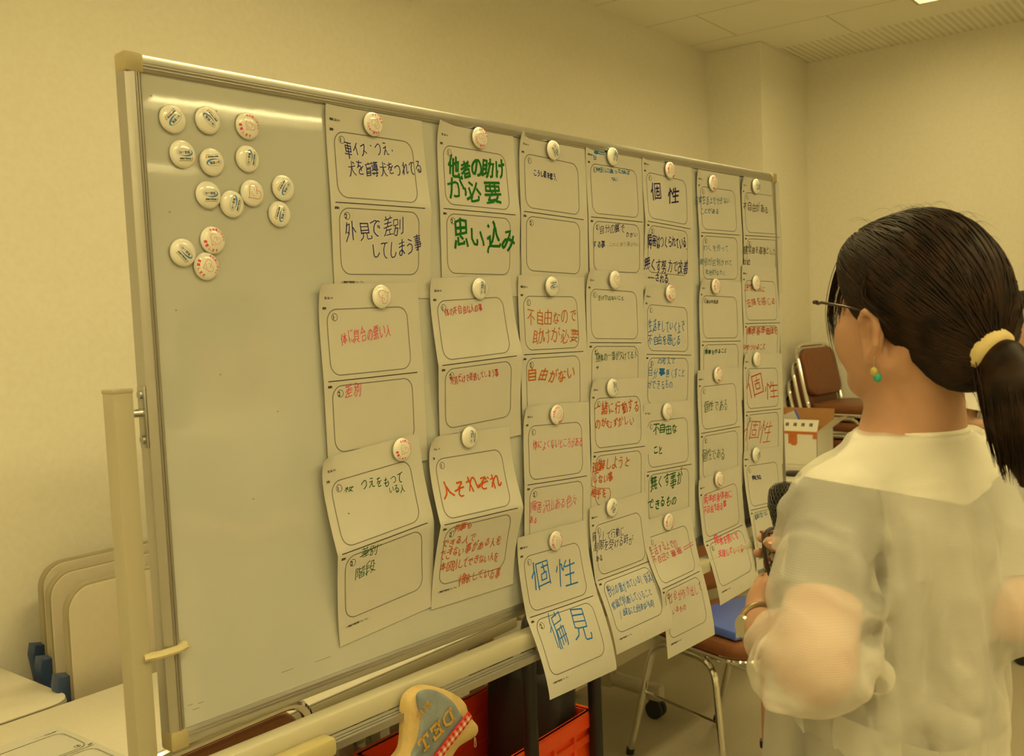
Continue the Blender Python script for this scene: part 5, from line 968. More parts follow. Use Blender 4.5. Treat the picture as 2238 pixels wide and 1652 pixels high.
# gingham strip
A_, B__ = pixb(1027, 1562, .084), pixb(935, 1680, .080); d = (B__ - A_); L = d.length; d.normalize(); nrm_ = Vector((0, -1, 0)); sd = nrm_.cross(d).normalized()
gm = [mat('gingham_red', lin((186, 40, 40)), .85), mat('gingham_pink', lin((208, 128, 110)), .85), mat('gingham_white', lin((228, 206, 168)), .85)]
bm = B(); nn_ = int(L / .0052)
for i in range(nn_):
    for j in range(3):
        u0, u1 = L * i / nn_, L * (i + 1) / nn_; v0, v1 = (j - 1.5) * .0048, (j - .5) * .0048
        q = [A_ + d * u + sd * v + nrm_ * (.0025 + .001 * math.cos(v * 200)) for u, v in ((u0, v0), (u1, v0), (u1, v1), (u0, v1))]
        q2 = [x - nrm_ * .004 for x in q]; f = bm.faces.new([bm.verts.new(x) for x in q]); f.material_index = 0 if (i % 2 == 0 and j % 2 == 0) else (2 if (i % 2 and j % 2) else 1)
        if j in (0, 2):
            e = (0, 1) if j == 0 else (3, 2); bm.faces.new([bm.verts.new(x) for x in (q[e[0]], q[e[1]], q2[e[1]], q2[e[0]])])
obj('gingham_trim', bm, gm, t, smooth=False)
# letters on the denim
SER = {'D': [[(.1, 0), (.1, 1)], [(-.05, 0), (.45, 0), (.75, .2), (.8, .5), (.75, .8), (.45, 1), (-.05, 1)]], 'E': [[(.1, 0), (.1, 1)], [(-.05, 0), (.75, 0), (.75, .22)], [(.1, .5), (.5, .5)], [(.5, .36), (.5, .64)], [(-.05, 1), (.75, 1), (.75, .78)]],
       'T': [[(.4, 0), (.4, 1)], [(0, .25), (0, 0), (.8, 0), (.8, .25)], [(.2, 1), (.6, 1)]]}
def letter_fn(px0, px1, h, n, dep):
    """map unit letter coords to the pouch, reading from px0 to px1"""
    a, b = pixb(*px0, n), pixb(*px1, n); ux = (b - a); Lx = ux.length; ux.normalize(); uy = ux.cross(Vector((0, -1, 0)))
    uy = -uy
    return lambda x, y: a + ux * x + uy * y + Vector((0, -dep, 0))
def pouch_z(p):  # follow the puffed denim
    return p
V, Fc, MI = [], [], []; lf = letter_fn((990, 1558), (912, 1640), 1, .0825, .0008)
Lt = (pixb(990, 1558, .0825) - pixb(912, 1640, .0825)).length
for i, ch in enumerate('DET'):
    for st in SER[ch]: ribbon(V, Fc, MI, [((i + .08 + x * .86) * Lt / 3 * 1.0, (y - .5) * .021) for x, y in st], .0042, 0, lf, .01)
lf2 = letter_fn((940, 1534), (905, 1580), 1, .081, .0008); Lt2 = .034
for i, ch in enumerate('群馬'):
    for st in strokes(ch): ribbon(V, Fc, MI, [((i + x) * Lt2 / 2, (y - .5) * .016) for x, y in st], .0012, 0, lf2, .01)
obj('lettering', (V, [], Fc), gold_m, t, smooth=False)
bm = B(); a = pixb(1037, 1612, .07); tube(bm, [a, a + Vector((-.002, 0, -.014)), a + Vector((.0005, 0, -.0165)), a + Vector((.003, 0, -.014)), a + Vector((.002, 0, .0))], .0006, 6); obj('safety_pin', bm, chrome_m, t)

# ================================================================ solid shapes from blended volumes
class Field:
    def __init__(s, lo, hi, h):
        s.lo = np.array(lo, float); s.h = h; s.n = np.ceil((np.array(hi) - s.lo) / h).astype(int) + 1; s.D = np.full(s.n, 1.0, np.float32)
    def region(s, lo, hi):
        a = np.clip(np.floor((np.array(lo) - s.lo) / s.h).astype(int), 0, s.n); b = np.clip(np.ceil((np.array(hi) - s.lo) / s.h).astype(int) + 1, 0, s.n)
        if (b <= a).any(): return None, None
        g = [s.lo[i] + s.h * np.arange(a[i], b[i]) for i in range(3)]
        X, Y, Z = np.meshgrid(*g, indexing='ij'); return (slice(a[0], b[0]), slice(a[1], b[1]), slice(a[2], b[2])), np.stack([X, Y, Z], -1).astype(np.float32)
    def blend(s, sl, d, k, sub=False):
        D = s.D[sl]
        if sub: s.D[sl] = np.maximum(D, -d) if not k else -s.smin(-D, d, k); return
        s.D[sl] = s.smin(D, d, k) if k else np.minimum(D, d)
    @staticmethod
    def smin(a, b, k):
        t = np.clip(.5 + .5 * (a - b) / k, 0, 1); return a * (1 - t) + b * t - k * t * (1 - t)
    def cone(s, a, b, ra, rb=None, k=.012, sub=False):
        a = np.array(a, float); b = np.array(b, float); rb = ra if rb is None else rb; m = max(ra, rb) + k * 2 + s.h * 2
        sl, P = s.region(np.minimum(a, b) - m, np.maximum(a, b) + m)
        if sl is None: return
        ba = b - a; L2 = ba @ ba + 1e-12; t = np.clip(((P - a) @ ba) / L2, 0, 1); d = np.linalg.norm(P - a - t[..., None] * ba, axis=-1) - (ra + (rb - ra) * t)
        s.blend(sl, d.astype(np.float32), k, sub)
    def chain(s, pts, rs, k=.012):
        for i in range(len(pts) - 1): s.cone(pts[i], pts[i + 1], rs[i], rs[i + 1], k)
    def ell(s, c, r, M=None, k=.012, sub=False):
        """M: 3x3 rows are the axes"""
        c = np.array(c, float); r = np.array(r, float); m = r.max() + k * 2 + s.h * 2; sl, P = s.region(c - m, c + m)
        if sl is None: return
        q = (P - c) if M is None else (P - c) @ np.array(M, float).T
        k0 = np.linalg.norm(q / r, axis=-1); k1 = np.linalg.norm(q / (r * r), axis=-1) + 1e-9
        s.blend(sl, (k0 * (k0 - 1) / k1).astype(np.float32), k, sub)
    def column(s, O, Fv, Lv, zs, cf, cl, rf, rl, k=.012, wav=None):
        """upright column of ellipses: heights zs, centre offsets cf, cl and radii rf, rl in the axes Fv, Lv"""
        m = max(max(rf), max(rl)) + .1
        sl, P = s.region((O[0] - m - .1, O[1] - m - .1, min(zs)), (O[0] + m + .1, O[1] + m + .1, max(zs)))
        z = P[..., 2]; q = P[..., :2] - np.array(O[:2]); f = q @ np.array(Fv[:2]) - np.interp(z, zs, cf); l = q @ np.array(Lv[:2]) - np.interp(z, zs, cl)
        RF = np.interp(z, zs, rf); RL = np.interp(z, zs, rl); k0 = np.sqrt((f / RF) ** 2 + (l / RL) ** 2) + 1e-9
        d = (k0 - 1) * np.sqrt(f * f + l * l) / k0
        if wav is not None: d = d - wav(np.arctan2(l, f), z)
        s.blend(sl, d.astype(np.float32), k)
    def sample(s, P):
        q = (np.asarray(P, float) - s.lo) / s.h; q = np.clip(q, 0, s.n - 1.001); i = q.astype(int); f = q - i; v = 0
        for dx in (0, 1):
            for dy in (0, 1):
                for dz in (0, 1):
                    w_ = (f[..., 0] if dx else 1 - f[..., 0]) * (f[..., 1] if dy else 1 - f[..., 1]) * (f[..., 2] if dz else 1 - f[..., 2])
                    v = v + w_ * s.D[i[..., 0] + dx, i[..., 1] + dy, i[..., 2] + dz]
        return v
    def mesh(s):
        D = s.D; I = D < 0; n = D.shape; cnt = np.zeros([k - 1 for k in n], np.int8)
        for dx in (0, 1):
            for dy in (0, 1):
                for dz in (0, 1): cnt += I[dx:n[0] - 1 + dx, dy:n[1] - 1 + dy, dz:n[2] - 1 + dz]
        cells = np.argwhere((cnt > 0) & (cnt < 8)); off = np.array([(a, b, c) for a in (0, 1) for b in (0, 1) for c in (0, 1)])
        vals = np.stack([D[tuple((cells + o).T)] for o in off], 1); acc = np.zeros((len(cells), 3)); num = np.zeros(len(cells))
        for i in range(8):
            for j in range(i + 1, 8):
                if abs(off[i] - off[j]).sum() != 1: continue
                a, b = vals[:, i], vals[:, j]; mk = (a < 0) != (b < 0); t = np.where(mk, a / np.where(mk, a - b, 1), 0)
                acc += np.where(mk[:, None], off[i] + t[:, None] * (off[j] - off[i]), 0); num += mk
        V = s.lo + s.h * (cells + acc / num[:, None]); idx = np.full(cnt.shape, -1); idx[tuple(cells.T)] = np.arange(len(cells)); Fs = []
        for ax in range(3):
            b, c = [(1, 2), (2, 0), (0, 1)][ax]; A = [slice(None)] * 3; Bs = [slice(None)] * 3; A[ax] = slice(0, n[ax] - 1); Bs[ax] = slice(1, n[ax])
            ed = np.argwhere(I[tuple(A)] != I[tuple(Bs)]); ed = ed[(ed[:, b] > 0) & (ed[:, c] > 0) & (ed[:, b] < n[b] - 1) & (ed[:, c] < n[c] - 1)]
            eb = np.eye(3, dtype=int)[b]; ec = np.eye(3, dtype=int)[c]
            q = np.stack([idx[tuple((ed - o).T)] for o in (eb + ec, ec, ec * 0, eb)], 1); ins = I[tuple(ed.T)]
            q[~ins] = q[~ins][:, ::-1]; Fs.append(q)
        Fq = np.concatenate(Fs); return V, Fq[(Fq >= 0).all(1)]
def nmesh(name, V, Fq, m, parent, O=(0, 0, 0)):
    me = bpy.data.meshes.new(name); V = np.asarray(V) - np.array(O)
    used = np.unique(Fq); mp = np.full(len(V), -1); mp[used] = np.arange(len(used)); V = V[used]; Fq = mp[Fq]
    me.vertices.add(len(V)); me.vertices.foreach_set('co', V.astype(np.float32).ravel()); me.loops.add(len(Fq) * 4); me.polygons.add(len(Fq))
    me.loops.foreach_set('vertex_index', Fq.astype(np.int32).ravel()); me.polygons.foreach_set('loop_start', np.arange(len(Fq), dtype=np.int32) * 4); me.polygons.foreach_set('loop_total', np.full(len(Fq), 4, np.int32))
    for x in (m if isinstance(m, (list, tuple)) else [m]): me.materials.append(x)
    me.update(calc_edges=True); me.validate(); me.shade_smooth()
    o = bpy.data.objects.new(name, me); C.objects.link(o); o.parent = parent; return o
def relax(V, Fq, it=2, lam=.5, keep=None):
    E = np.concatenate([Fq[:, [0, 1]], Fq[:, [1, 2]], Fq[:, [2, 3]], Fq[:, [3, 0]]]); V = V.copy()
    for _ in range(it):
        S = np.zeros_like(V); c = np.zeros(len(V)); np.add.at(S, E[:, 0], V[E[:, 1]]); np.add.at(c, E[:, 0], 1); np.add.at(S, E[:, 1], V[E[:, 0]]); np.add.at(c, E[:, 1], 1)
        N = V + lam * (S / np.maximum(c, 1)[:, None] - V); V = N if keep is None else np.where(keep[:, None], V, N)
    return V
def vnormals(V, Fq):
    n = np.cross(V[Fq[:, 2]] - V[Fq[:, 0]], V[Fq[:, 3]] - V[Fq[:, 1]]); N = np.zeros_like(V)
    for k in range(4): np.add.at(N, Fq[:, k], n)
    return N / (np.linalg.norm(N, axis=1)[:, None] + 1e-12)
NZ = np.random.default_rng(5).random((32, 32, 32))
def noise3(P):
    i = np.floor(P).astype(int); f = P - i; f = f * f * (3 - 2 * f); v = 0
    for dx in (0, 1):
        for dy in (0, 1):
            for dz in (0, 1): v = v + (f[:, 0] if dx else 1 - f[:, 0]) * (f[:, 1] if dy else 1 - f[:, 1]) * (f[:, 2] if dz else 1 - f[:, 2]) * NZ[(i[:, 0] + dx) % 32, (i[:, 1] + dy) % 32, (i[:, 2] + dz) % 32]
    return v
def ridged(P): return (1 - np.abs(2 * noise3(P) - 1)) ** 2.2
# ================================================================ people
A3 = lambda v: np.array(v, float)
U3 = np.array((0, 0, 1.0))
def azv(deg): return np.array((math.sin(R(deg)), math.cos(R(deg)), 0))
def leftof(f): return np.array((-f[1], f[0], 0))
def skin_mat(name, col):
    m = mat(name, col, .5, noise=.05, nscale=35, bump=.12, bscale=350, spec=.35); b = m.node_tree.nodes['Principled BSDF']
    b.inputs['Subsurface Weight'].default_value = .12; b.inputs['Subsurface Radius'].default_value = (.012, .005, .003); b.inputs['Subsurface Scale'].default_value = .6
    return m
def hair_mat(name, c0, c1):
    m = bpy.data.materials.new(name); m.use_nodes = True; nt = m.node_tree; b = nt.nodes['Principled BSDF']; b.inputs['Roughness'].default_value = .5; b.inputs['Specular IOR Level'].default_value = .16
    tc = nt.nodes.new('ShaderNodeTexCoord'); n = nt.nodes.new('ShaderNodeTexNoise'); n.inputs['Scale'].default_value = 45; n.inputs['Detail'].default_value = 6
    nt.links.new(tc.outputs['Object'], n.inputs['Vector']); cr = nt.nodes.new('ShaderNodeValToRGB'); cr.color_ramp.elements[0].color = (*c0, 1); cr.color_ramp.elements[1].color = (*c1, 1); cr.color_ramp.elements[0].position = .35; cr.color_ramp.elements[1].position = .75
    nt.links.new(n.outputs['Fac'], cr.inputs['Fac']); nt.links.new(cr.outputs['Color'], b.inputs['Base Color']); return m
def sheer_mat(name, col, clear, scale=900):
    m = bpy.data.materials.new(name); m.use_nodes = True; nt = m.node_tree; b = nt.nodes['Principled BSDF']; out = nt.nodes['Material Output']
    b.inputs['Base Color'].default_value = (*col, 1); b.inputs['Roughness'].default_value = .85; b.inputs['Specular IOR Level'].default_value = .15
    tc = nt.nodes.new('ShaderNodeTexCoord'); w_ = nt.nodes.new('ShaderNodeTexWave'); w_.bands_direction = 'Z'; w_.inputs['Scale'].default_value = 130; w_.inputs['Distortion'].default_value = 2.5; w_.inputs['Detail'].default_value = 3; w_.inputs['Detail Scale'].default_value = 3
    nt.links.new(tc.outputs['Object'], w_.inputs['Vector']); bu = nt.nodes.new('ShaderNodeBump'); bu.inputs['Strength'].default_value = .25; bu.inputs['Distance'].default_value = .001
    nt.links.new(w_.outputs['Fac'], bu.inputs['Height']); nt.links.new(bu.outputs['Normal'], b.inputs['Normal'])
    tl = nt.nodes.new('ShaderNodeBsdfTranslucent'); tl.inputs['Color'].default_value = (*col, 1); tr = nt.nodes.new('ShaderNodeBsdfTransparent')
    m1 = nt.nodes.new('ShaderNodeMixShader'); m1.inputs[0].default_value = .18; nt.links.new(b.outputs[0], m1.inputs[1]); nt.links.new(tl.outputs[0], m1.inputs[2])
    m2 = nt.nodes.new('ShaderNodeMixShader'); m2.inputs[0].default_value = clear; nt.links.new(m1.outputs[0], m2.inputs[1]); nt.links.new(tr.outputs[0], m2.inputs[2]); nt.links.new(m2.outputs[0], out.inputs['Surface'])
    return m
def head_prims(Fd, T, k=.012):
    """face and skull in a head frame; T maps (forward, left, up) to the world, T.M rows are the axes"""
    M = T.M
    Fd.ell(T(0, 0, .012), (.090, .071, .095), M, k); Fd.ell(T(.032, 0, -.048), (.060, .058, .074), M, .02)
    for s in (-1, 1):
        Fd.cone(T(.004, s * .050, -.070), T(.060, s * .018, -.102), .022, .018, .02); Fd.ell(T(.053, s * .040, -.046), (.030, .026, .036), M, .02)
        Fd.ell(T(.086, s * .031, -.012), (.010, .016, .009), M, .004, True); Fd.ell(T(.077, s * .031, -.013), (.012, .0125, .0115), M, .002)
    Fd.ell(T(.074, 0, .004), (.018, .046, .014), M, .015); Fd.ell(T(.069, 0, -.104), (.018, .022, .016), M, .015)
    Fd.cone(T(.088, 0, -.012), T(.100, 0, -.044), .008, .0100, .01)
    for s in (-1, 1): Fd.ell(T(.092, s * .011, -.047), (.010, .008, .007), M, .006)
    Fd.ell(T(.090, 0, -.074), (.012, .021, .006), M, .006); Fd.ell(T(.088, 0, -.083), (.012, .018, .0065), M, .006)
    Fd.cone(T(.1015, -.02, -.0785), T(.1015, .02, -.0785), .0022, .0022, .002, True)
    for s in (-1, 1):   # ears: plate, rim, lobe
        e = lambda f, u, o=.0: T(f, s * (.0705 + o), u)
        Fd.ell(e(.006, -.040, .004), (.016, .008, .028), M, .006); Fd.ell(e(.011, -.038, .014), (.008, .009, .016), M, .004, True)
        rim = [e(.017, -.034, .006), e(.019, -.020, .010), e(.010, -.010, .014), e(-.004, -.012, .017), e(-.011, -.027, .018), e(-.008, -.047, .016), e(.002, -.062, .011)]
        Fd.chain(rim, [.0035, .004, .0045, .0045, .0045, .0045, .005], .003); Fd.ell(e(.006, -.066, .007), (.0085, .0055, .0105), M, .005)
class Frame:
    def __init__(s, O, Fv, pitch=0.0, roll=0.0):
        F_, L_ = A3(Fv), leftof(Fv); U_ = U3.copy(); c, q = math.cos(R(pitch)), math.sin(R(pitch)); F_, U_ = F_ * c + U_ * q, U_ * c - F_ * q
        c, q = math.cos(R(roll)), math.sin(R(roll)); L_, U_ = L_ * c + U_ * q, U_ * c - L_ * q
        s.O = A3(O); s.M = np.stack([F_, L_, U_])
    def __call__(s, f, l, u): return s.O + s.M[0] * f + s.M[1] * l + s.M[2] * u
    def inv(s, P): return (np.asarray(P) - s.O) @ s.M.T
def hand(Fd, wrist, knuckles, fingers, rs, thumb, tr):
    """palm from the wrist to the knuckles, then each finger as its own chain"""
    for kn, f, r in zip(knuckles, fingers, rs):
        Fd.cone(wrist + (kn - wrist) * .12, kn, .0125, r * 1.22, .010); Fd.chain([kn] + list(f), [r * 1.15] + [r * (1 - .09 * i) for i in range(len(f))], .0025)
    Fd.chain(thumb, tr, .004)

# ---- the woman at the board
def pt(x, y, d): return A3(at(x, y, d))
Fb = azv(-25); Lb = leftof(Fb)
HF = Frame(pt(2003, 661, 1.20), azv(-32), 3, 0)
P0 = pt(2022, 935, 1.215)                                   # base of the neck at the back
SL = P0 + Lb * .134 + Fb * .012 - U3 * .086; SR = P0 - Lb * .140 + Fb * .012 - U3 * .086
EL = pt(1780, 1448, 1.06); WL = pt(1655, 1362, 1.30)
ER = pt(2208, 1330, 1.20); WR = pt(1815, 1240, 1.42)
skin1 = skin_mat('skin_tan', (.49, .275, .175)); hair1 = hair_mat('dark_hair', (.009, .005, .003), (.034, .0155, .0075))
p1 = thing('person', Vector((P0[0], P0[1], 0)), 'woman in a sheer cream blouse with a low ponytail, reading the board with a microphone', 'person')
O1 = (P0[0], P0[1], 0)
Fd = Field((.20, .88, .80), (.80, 1.56, 1.64), .0034)
head_prims(Fd, HF)
Fd.cone(HF(-.012, 0, -.05), P0 + Fb * .020 - U3 * .02, .051, .053, .015); Fd.cone(P0 + Fb * .02, P0 + Fb * .03 - U3 * .08, .055, .075, .03)
for s in (-1, 1):
    S_ = SL if s > 0 else SR
    Fd.cone(P0 + Lb * s * .035 + Fb * .02 - U3 * .025, S_ + U3 * .004, .036, .036, .03)
    Fd.cone(HF(-.028, s * .052, -.05), P0 + Fb * .075 + Lb * s * .02 - U3 * .03, .013, .012, .015)
zt = P0[2]
Fd.column(P0, Fb, Lb, [zt - .50, zt - .40, zt - .28, zt - .16, zt - .06], [.04, .045, .045, .03, .025], [0, 0, 0, 0, 0], [.105, .098, .095, .100, .060], [.155, .135, .130, .145, .13], .03)
Fd.chain([SL, EL], [.043, .043], .03); Fd.chain([EL, EL + (WL - EL) * .4, WL], [.042, .034, .0235], .012)
Fd.chain([SR, ER], [.044, .036], .03); Fd.chain([ER, ER + (WR - ER) * .4, WR], [.036, .037, .0235], .012)
# left hand round the patterned case
kn = [pt(1664, 1276, 1.365), pt(1653, 1299, 1.375), pt(1650, 1323, 1.375), pt(1652, 1345, 1.365)]
fg = [[pt(1668, 1266, 1.402), pt(1700, 1266, 1.404), pt(1716, 1270, 1.386)], [pt(1664, 1294, 1.414), pt(1700, 1292, 1.414), pt(1718, 1296, 1.392)],
      [pt(1664, 1322, 1.410), pt(1698, 1322, 1.410), pt(1715, 1326, 1.390)], [pt(1664, 1347, 1.398), pt(1694, 1348, 1.400), pt(1708, 1350, 1.385)]]
hand(Fd, WL, kn, fg, [.0085, .0088, .0083, .0074], [WL + (kn[0] - WL) * .25, pt(1668, 1322, 1.328), pt(1676, 1282, 1.338), pt(1683, 1262, 1.348)], [.015, .0135, .0105, .0088])
Fd.ell((WL + kn[1]) / 2 + A3((.006, .008, 0)), (.016, .025, .028), None, .010)
# right hand round the microphone
kr = [pt(1768, 1192, 1.425), pt(1770, 1215, 1.435), pt(1768, 1240, 1.435), pt(1766, 1262, 1.425)]
fr_ = [[pt(1728, 1176, 1.432), pt(1690, 1173, 1.418), pt(1664, 1176, 1.395)], [pt(1728, 1203, 1.440), pt(1686, 1208, 1.424), pt(1656, 1208, 1.392)],
       [pt(1730, 1232, 1.440), pt(1700, 1236, 1.430), pt(1684, 1238, 1.405)], [pt(1732, 1256, 1.430), pt(1708, 1258, 1.422), pt(1692, 1260, 1.402)]]
hand(Fd, WR, kr, fr_, [.0085, .0088, .0083, .0074], [WR + (kr[0] - WR) * .3, pt(1764, 1212, 1.362), pt(1730, 1199, 1.338), pt(1694, 1189, 1.333), pt(1680, 1186, 1.337)], [.016, .014, .0112, .0102, .0085])
V, Fq = Fd.mesh(); V = relax(V, Fq, 1, .4)
nmesh('body', V, Fq, skin1, p1, O1)
BODY = Fd
# thumb nail
bm = B(); a, b = pt(1690, 1187.5, 1.3225), pt(1682, 1185.5, 1.3265); tube(bm, [a, (a + b) / 2, b], [.0052, .0056, .0042], 12, squash=(1, .35))
for v in bm.verts: v.co -= Vector(O1)
obj('fingernail', bm, mat('nail', (.70, .45, .34), .25), p1)
# undershirt
US = Field((.28, .90, .84), (.80, 1.52, 1.34), .0045)
US.column(P0, Fb, Lb, [zt - .46, zt - .40, zt - .28, zt - .16, zt - .075], [.04, .045, .045, .03, .02], [0] * 5, [.118, .110, .108, .113, .075], [.168, .150, .143, .155, .135], .03)
for S_, E_, t in ((SL, EL, .54), (SR, ER, .54)): US.chain([S_ + U3 * .0, S_ + (E_ - S_) * t], [.049, .0475], .03)
# blouse
BL = Field((.17, .80, .80), (.86, 1.56, 1.36), .0042); zc = zt
def folds(th, z):
    k = np.clip((zc - .10 - z) / .32, 0, 1)
    return k * (.013 * np.sin(5 * th + 1.2 + 3 * z) + .009 * np.sin(9 * th + .4 - 7 * z) + .005 * np.sin(14 * th + 11 * z)) + .0015 * np.sin(23 * th + 30 * z) * k
BL.column(P0, Fb, Lb, [zc - .47, zc - .40, zc - .30, zc - .20, zc - .12, zc - .05, zc - .004], [.045, .05, .05, .045, .036, .026, .021], [.028, .022, .014, .005, 0, 0, 0], [.142, .137, .130, .125, .116, .088, .064], [.152, .148, .146, .146, .140, .100, .066], .03, folds)
sl, P = BL.region(P0 - A3((.24, .24, .46)), P0 + A3((.24, .24, .0))); dB = BODY.sample(P) - .008; far_ = (np.linalg.norm(P[..., :2] - P0[:2] - Fb[:2] * .03, axis=-1) > .215) | (np.linalg.norm(P[..., :2] - P0[:2] - Fb[:2] * .02, axis=-1) < .058) | (P[..., 2] > zc - .006) | (P[..., 2] < zc - .13)
dB = np.where(far_, 1, dB); BL.blend(sl, dB.astype(np.float32), .006)
for s in (-1, 1):
    S_ = SL if s > 0 else SR; BL.cone(P0 + Lb * s * .04 + Fb * .014 - U3 * .046, S_ + U3 * .004, .036, .041, .035)
CUF = EL + (WL - EL) * .60; CUR = ER + (WR - ER) * .45
BL.chain([SL + U3 * -.004, SL + (EL - SL) * .5 + Lb * .004, EL + Lb * .004 - U3 * .002], [.045, .051, .052], .03)
BL.chain([EL - U3 * .004, EL + (CUF - EL) * .35 - U3 * .016, EL + (CUF - EL) * .75 - U3 * .006, CUF], [.051, .051, .044, .037], .02)
BL.cone(CUF, EL + (WL - EL) * .8, .036, .035, .01)
BL.chain([SR, SR + (ER - SR) * .5, ER], [.047, .055, .056], .03); BL.chain([ER, ER + (CUR - ER) * .5 - U3 * .02, CUR, ER + (WR - ER) * .7], [.056, .056, .046, .04], .02)
def on_surface(x, y):
    o = A3((0, 0, CH)); d = pt(x, y, 1) - o; ts = np.arange(.80, 1.5, .002); v = BL.sample(o + ts[:, None] * d); k = np.argmax(v < 0); return o + d * (ts[k] if (v < 0).any() else 1.2)
# soft ridges and creases where the photo shows the cloth fold
RIDGE = [([(1872, 1052), (1900, 1095), (1922, 1170), (1938, 1262), (1936, 1320)], .010, .0035), ([(2062, 1050), (2086, 1190), (2098, 1310), (2106, 1420), (2112, 1520)], .012, .003), ([(1998, 1150), (2002, 1260), (1984, 1340), (1962, 1420)], .012, .0035),
         ([(1894, 1342), (1925, 1312), (1952, 1296)], .012, .006), ([(1900, 1340), (1908, 1385), (1896, 1440), (1880, 1500)], .011, .004), ([(2018, 1520), (2050, 1500), (2092, 1468)], .012, .004), ([(2020, 1520), (2045, 1570), (2070, 1630)], .012, .005),
         ([(2128, 1120), (2146, 1200), (2158, 1290), (2160, 1390)], .010, .004), ([(1850, 1180), (1862, 1260), (1866, 1340), (1846, 1420)], .011, .004), ([(1745, 1310), (1722, 1370), (1690, 1420), (1668, 1450)], .012, .004), ([(1700, 1190), (1720, 1110), (1748, 1070)], .010, .003),
         ([(1660, 1500), (1700, 1528), (1742, 1538)], .010, .004), ([(1900, 1440), (1930, 1520), (1945, 1600)], .012, .005), ([(1990, 1400), (1975, 1480), (1990, 1560)], .014, .004), ([(1830, 1010), (1880, 992), (1930, 968)], .012, .002), ([(2030, 1560), (2100, 1600)], .012, .004)]
for pts, r, up in RIDGE:
    q = [on_surface(x, y) for x, y in pts]; n_ = [(A3((0, 0, CH)) - p) / np.linalg.norm(A3((0, 0, CH)) - p) for p in q]
    q = [p + n * (up * 1.7 - r) for p, n in zip(q, n_)]
    for i in range(len(q) - 1): BL.cone(q[i], q[i + 1], r, r, .012)
sl, P = US.region(P0 - A3((.24, .24, .20)), P0 + A3((.24, .24, .02))); hz = np.linalg.norm(P[..., :2] - P0[:2] - Fb[:2] * .02, axis=-1); dB = np.where((P[..., 2] > zc - .002) | (hz > .21) | (P[..., 2] < zc - .18), 1, BODY.sample(P) - .0045); US.blend(sl, dB.astype(np.float32), .004)
US.blend(sl, np.maximum(hz - .056, zc - .03 - P[..., 2]).astype(np.float32), 0, True)
sl, P = US.region(US.lo, US.lo + US.h * (US.n - 1)); US.D[sl] = np.maximum(np.minimum(US.D[sl], 9), BL.sample(P).astype(np.float32) + .0045)
V, Fq = US.mesh(); c = V[Fq].mean(1)
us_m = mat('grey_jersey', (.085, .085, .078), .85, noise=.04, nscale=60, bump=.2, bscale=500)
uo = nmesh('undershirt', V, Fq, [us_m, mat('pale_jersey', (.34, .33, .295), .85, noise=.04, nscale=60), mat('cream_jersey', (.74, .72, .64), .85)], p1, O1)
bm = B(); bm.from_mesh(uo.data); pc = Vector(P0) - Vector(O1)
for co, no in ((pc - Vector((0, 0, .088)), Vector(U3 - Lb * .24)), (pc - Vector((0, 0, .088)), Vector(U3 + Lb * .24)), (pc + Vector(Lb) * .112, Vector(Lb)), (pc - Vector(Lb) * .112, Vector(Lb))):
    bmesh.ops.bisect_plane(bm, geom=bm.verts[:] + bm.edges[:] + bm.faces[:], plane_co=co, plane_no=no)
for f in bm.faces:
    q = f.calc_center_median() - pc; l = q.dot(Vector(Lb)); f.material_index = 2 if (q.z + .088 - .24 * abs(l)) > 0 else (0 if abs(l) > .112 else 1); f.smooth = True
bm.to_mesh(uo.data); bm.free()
V, Fq = BL.mesh()
def hem(P):
    f = (P[:, :2] - P0[:2]) @ Fb[:2]; l = (P[:, :2] - P0[:2]) @ Lb[:2]; a = np.arctan2(l, f); return zc - .372 - .07 * np.clip(-np.cos(a), 0, 1) + .015 * np.sin(a) + .008 * np.sin(3 * a + .5) + .006 * np.sin(7 * a)
isT = np.linalg.norm(V[:, :2] - P0[:2] - Fb[:2] * .045, axis=1) < .235
ax = (WL - EL) / np.linalg.norm(WL - EL); tl = (V - CUF) @ ax; nearL = (np.linalg.norm(V - CUF - tl[:, None] * ax, axis=1) < .07) & (tl > -.02) & (tl < .12)
ar = (WR - ER) / np.linalg.norm(WR - ER); tr_ = (V - CUR) @ ar; nearR = (np.linalg.norm(V - CUR - tr_[:, None] * ar, axis=1) < .07) & (tr_ > -.02) & (tr_ < .16)
NC = P0 + Fb * .020 + U3 * .004; NR = .057
q = V - NC; Fn = Fb * .97 - U3 * .24; Un = Fb * .24 + U3 * .97
un = q[:, 2]; rad = np.linalg.norm(q[:, :2], axis=1)
kill = ((V[:, 2] < hem(V)) & isT) | (nearL & (tl > 0)) | (nearR & (tr_ > 0)) | ((rad < NR) & (un > -.035))
Fk = Fq[~kill[Fq].all(1)]
V = np.where((isT & (V[:, 2] < hem(V)) & kill)[:, None], np.stack([V[:, 0], V[:, 1], hem(V)], 1), V)
V = np.where((nearL & (tl > 0))[:, None], V - tl[:, None] * ax, V); V = np.where((nearR & (tr_ > 0))[:, None], V - tr_[:, None] * ar, V)
V = relax(V, Fk, 2, .5, keep=kill)
blouse_m = sheer_mat('sheer_cream', (.92, .90, .83), .60)
NV = vnormals(V, Fk); q = V - P0; lz = np.stack([q @ Lb, q @ Fb, q[:, 2]], 1)
armd = np.minimum(np.linalg.norm(V - (SL + np.clip(((V - SL) @ (EL - SL)) / ((EL - SL) @ (EL - SL)), 0, 1)[:, None] * (EL - SL)), axis=1), np.linalg.norm(V - (EL + np.clip(((V - EL) @ (CUF - EL)) / ((CUF - EL) @ (CUF - EL)), 0, 1)[:, None] * (CUF - EL)), axis=1)); isA = np.clip((.078 - armd) / .02, 0, 1)
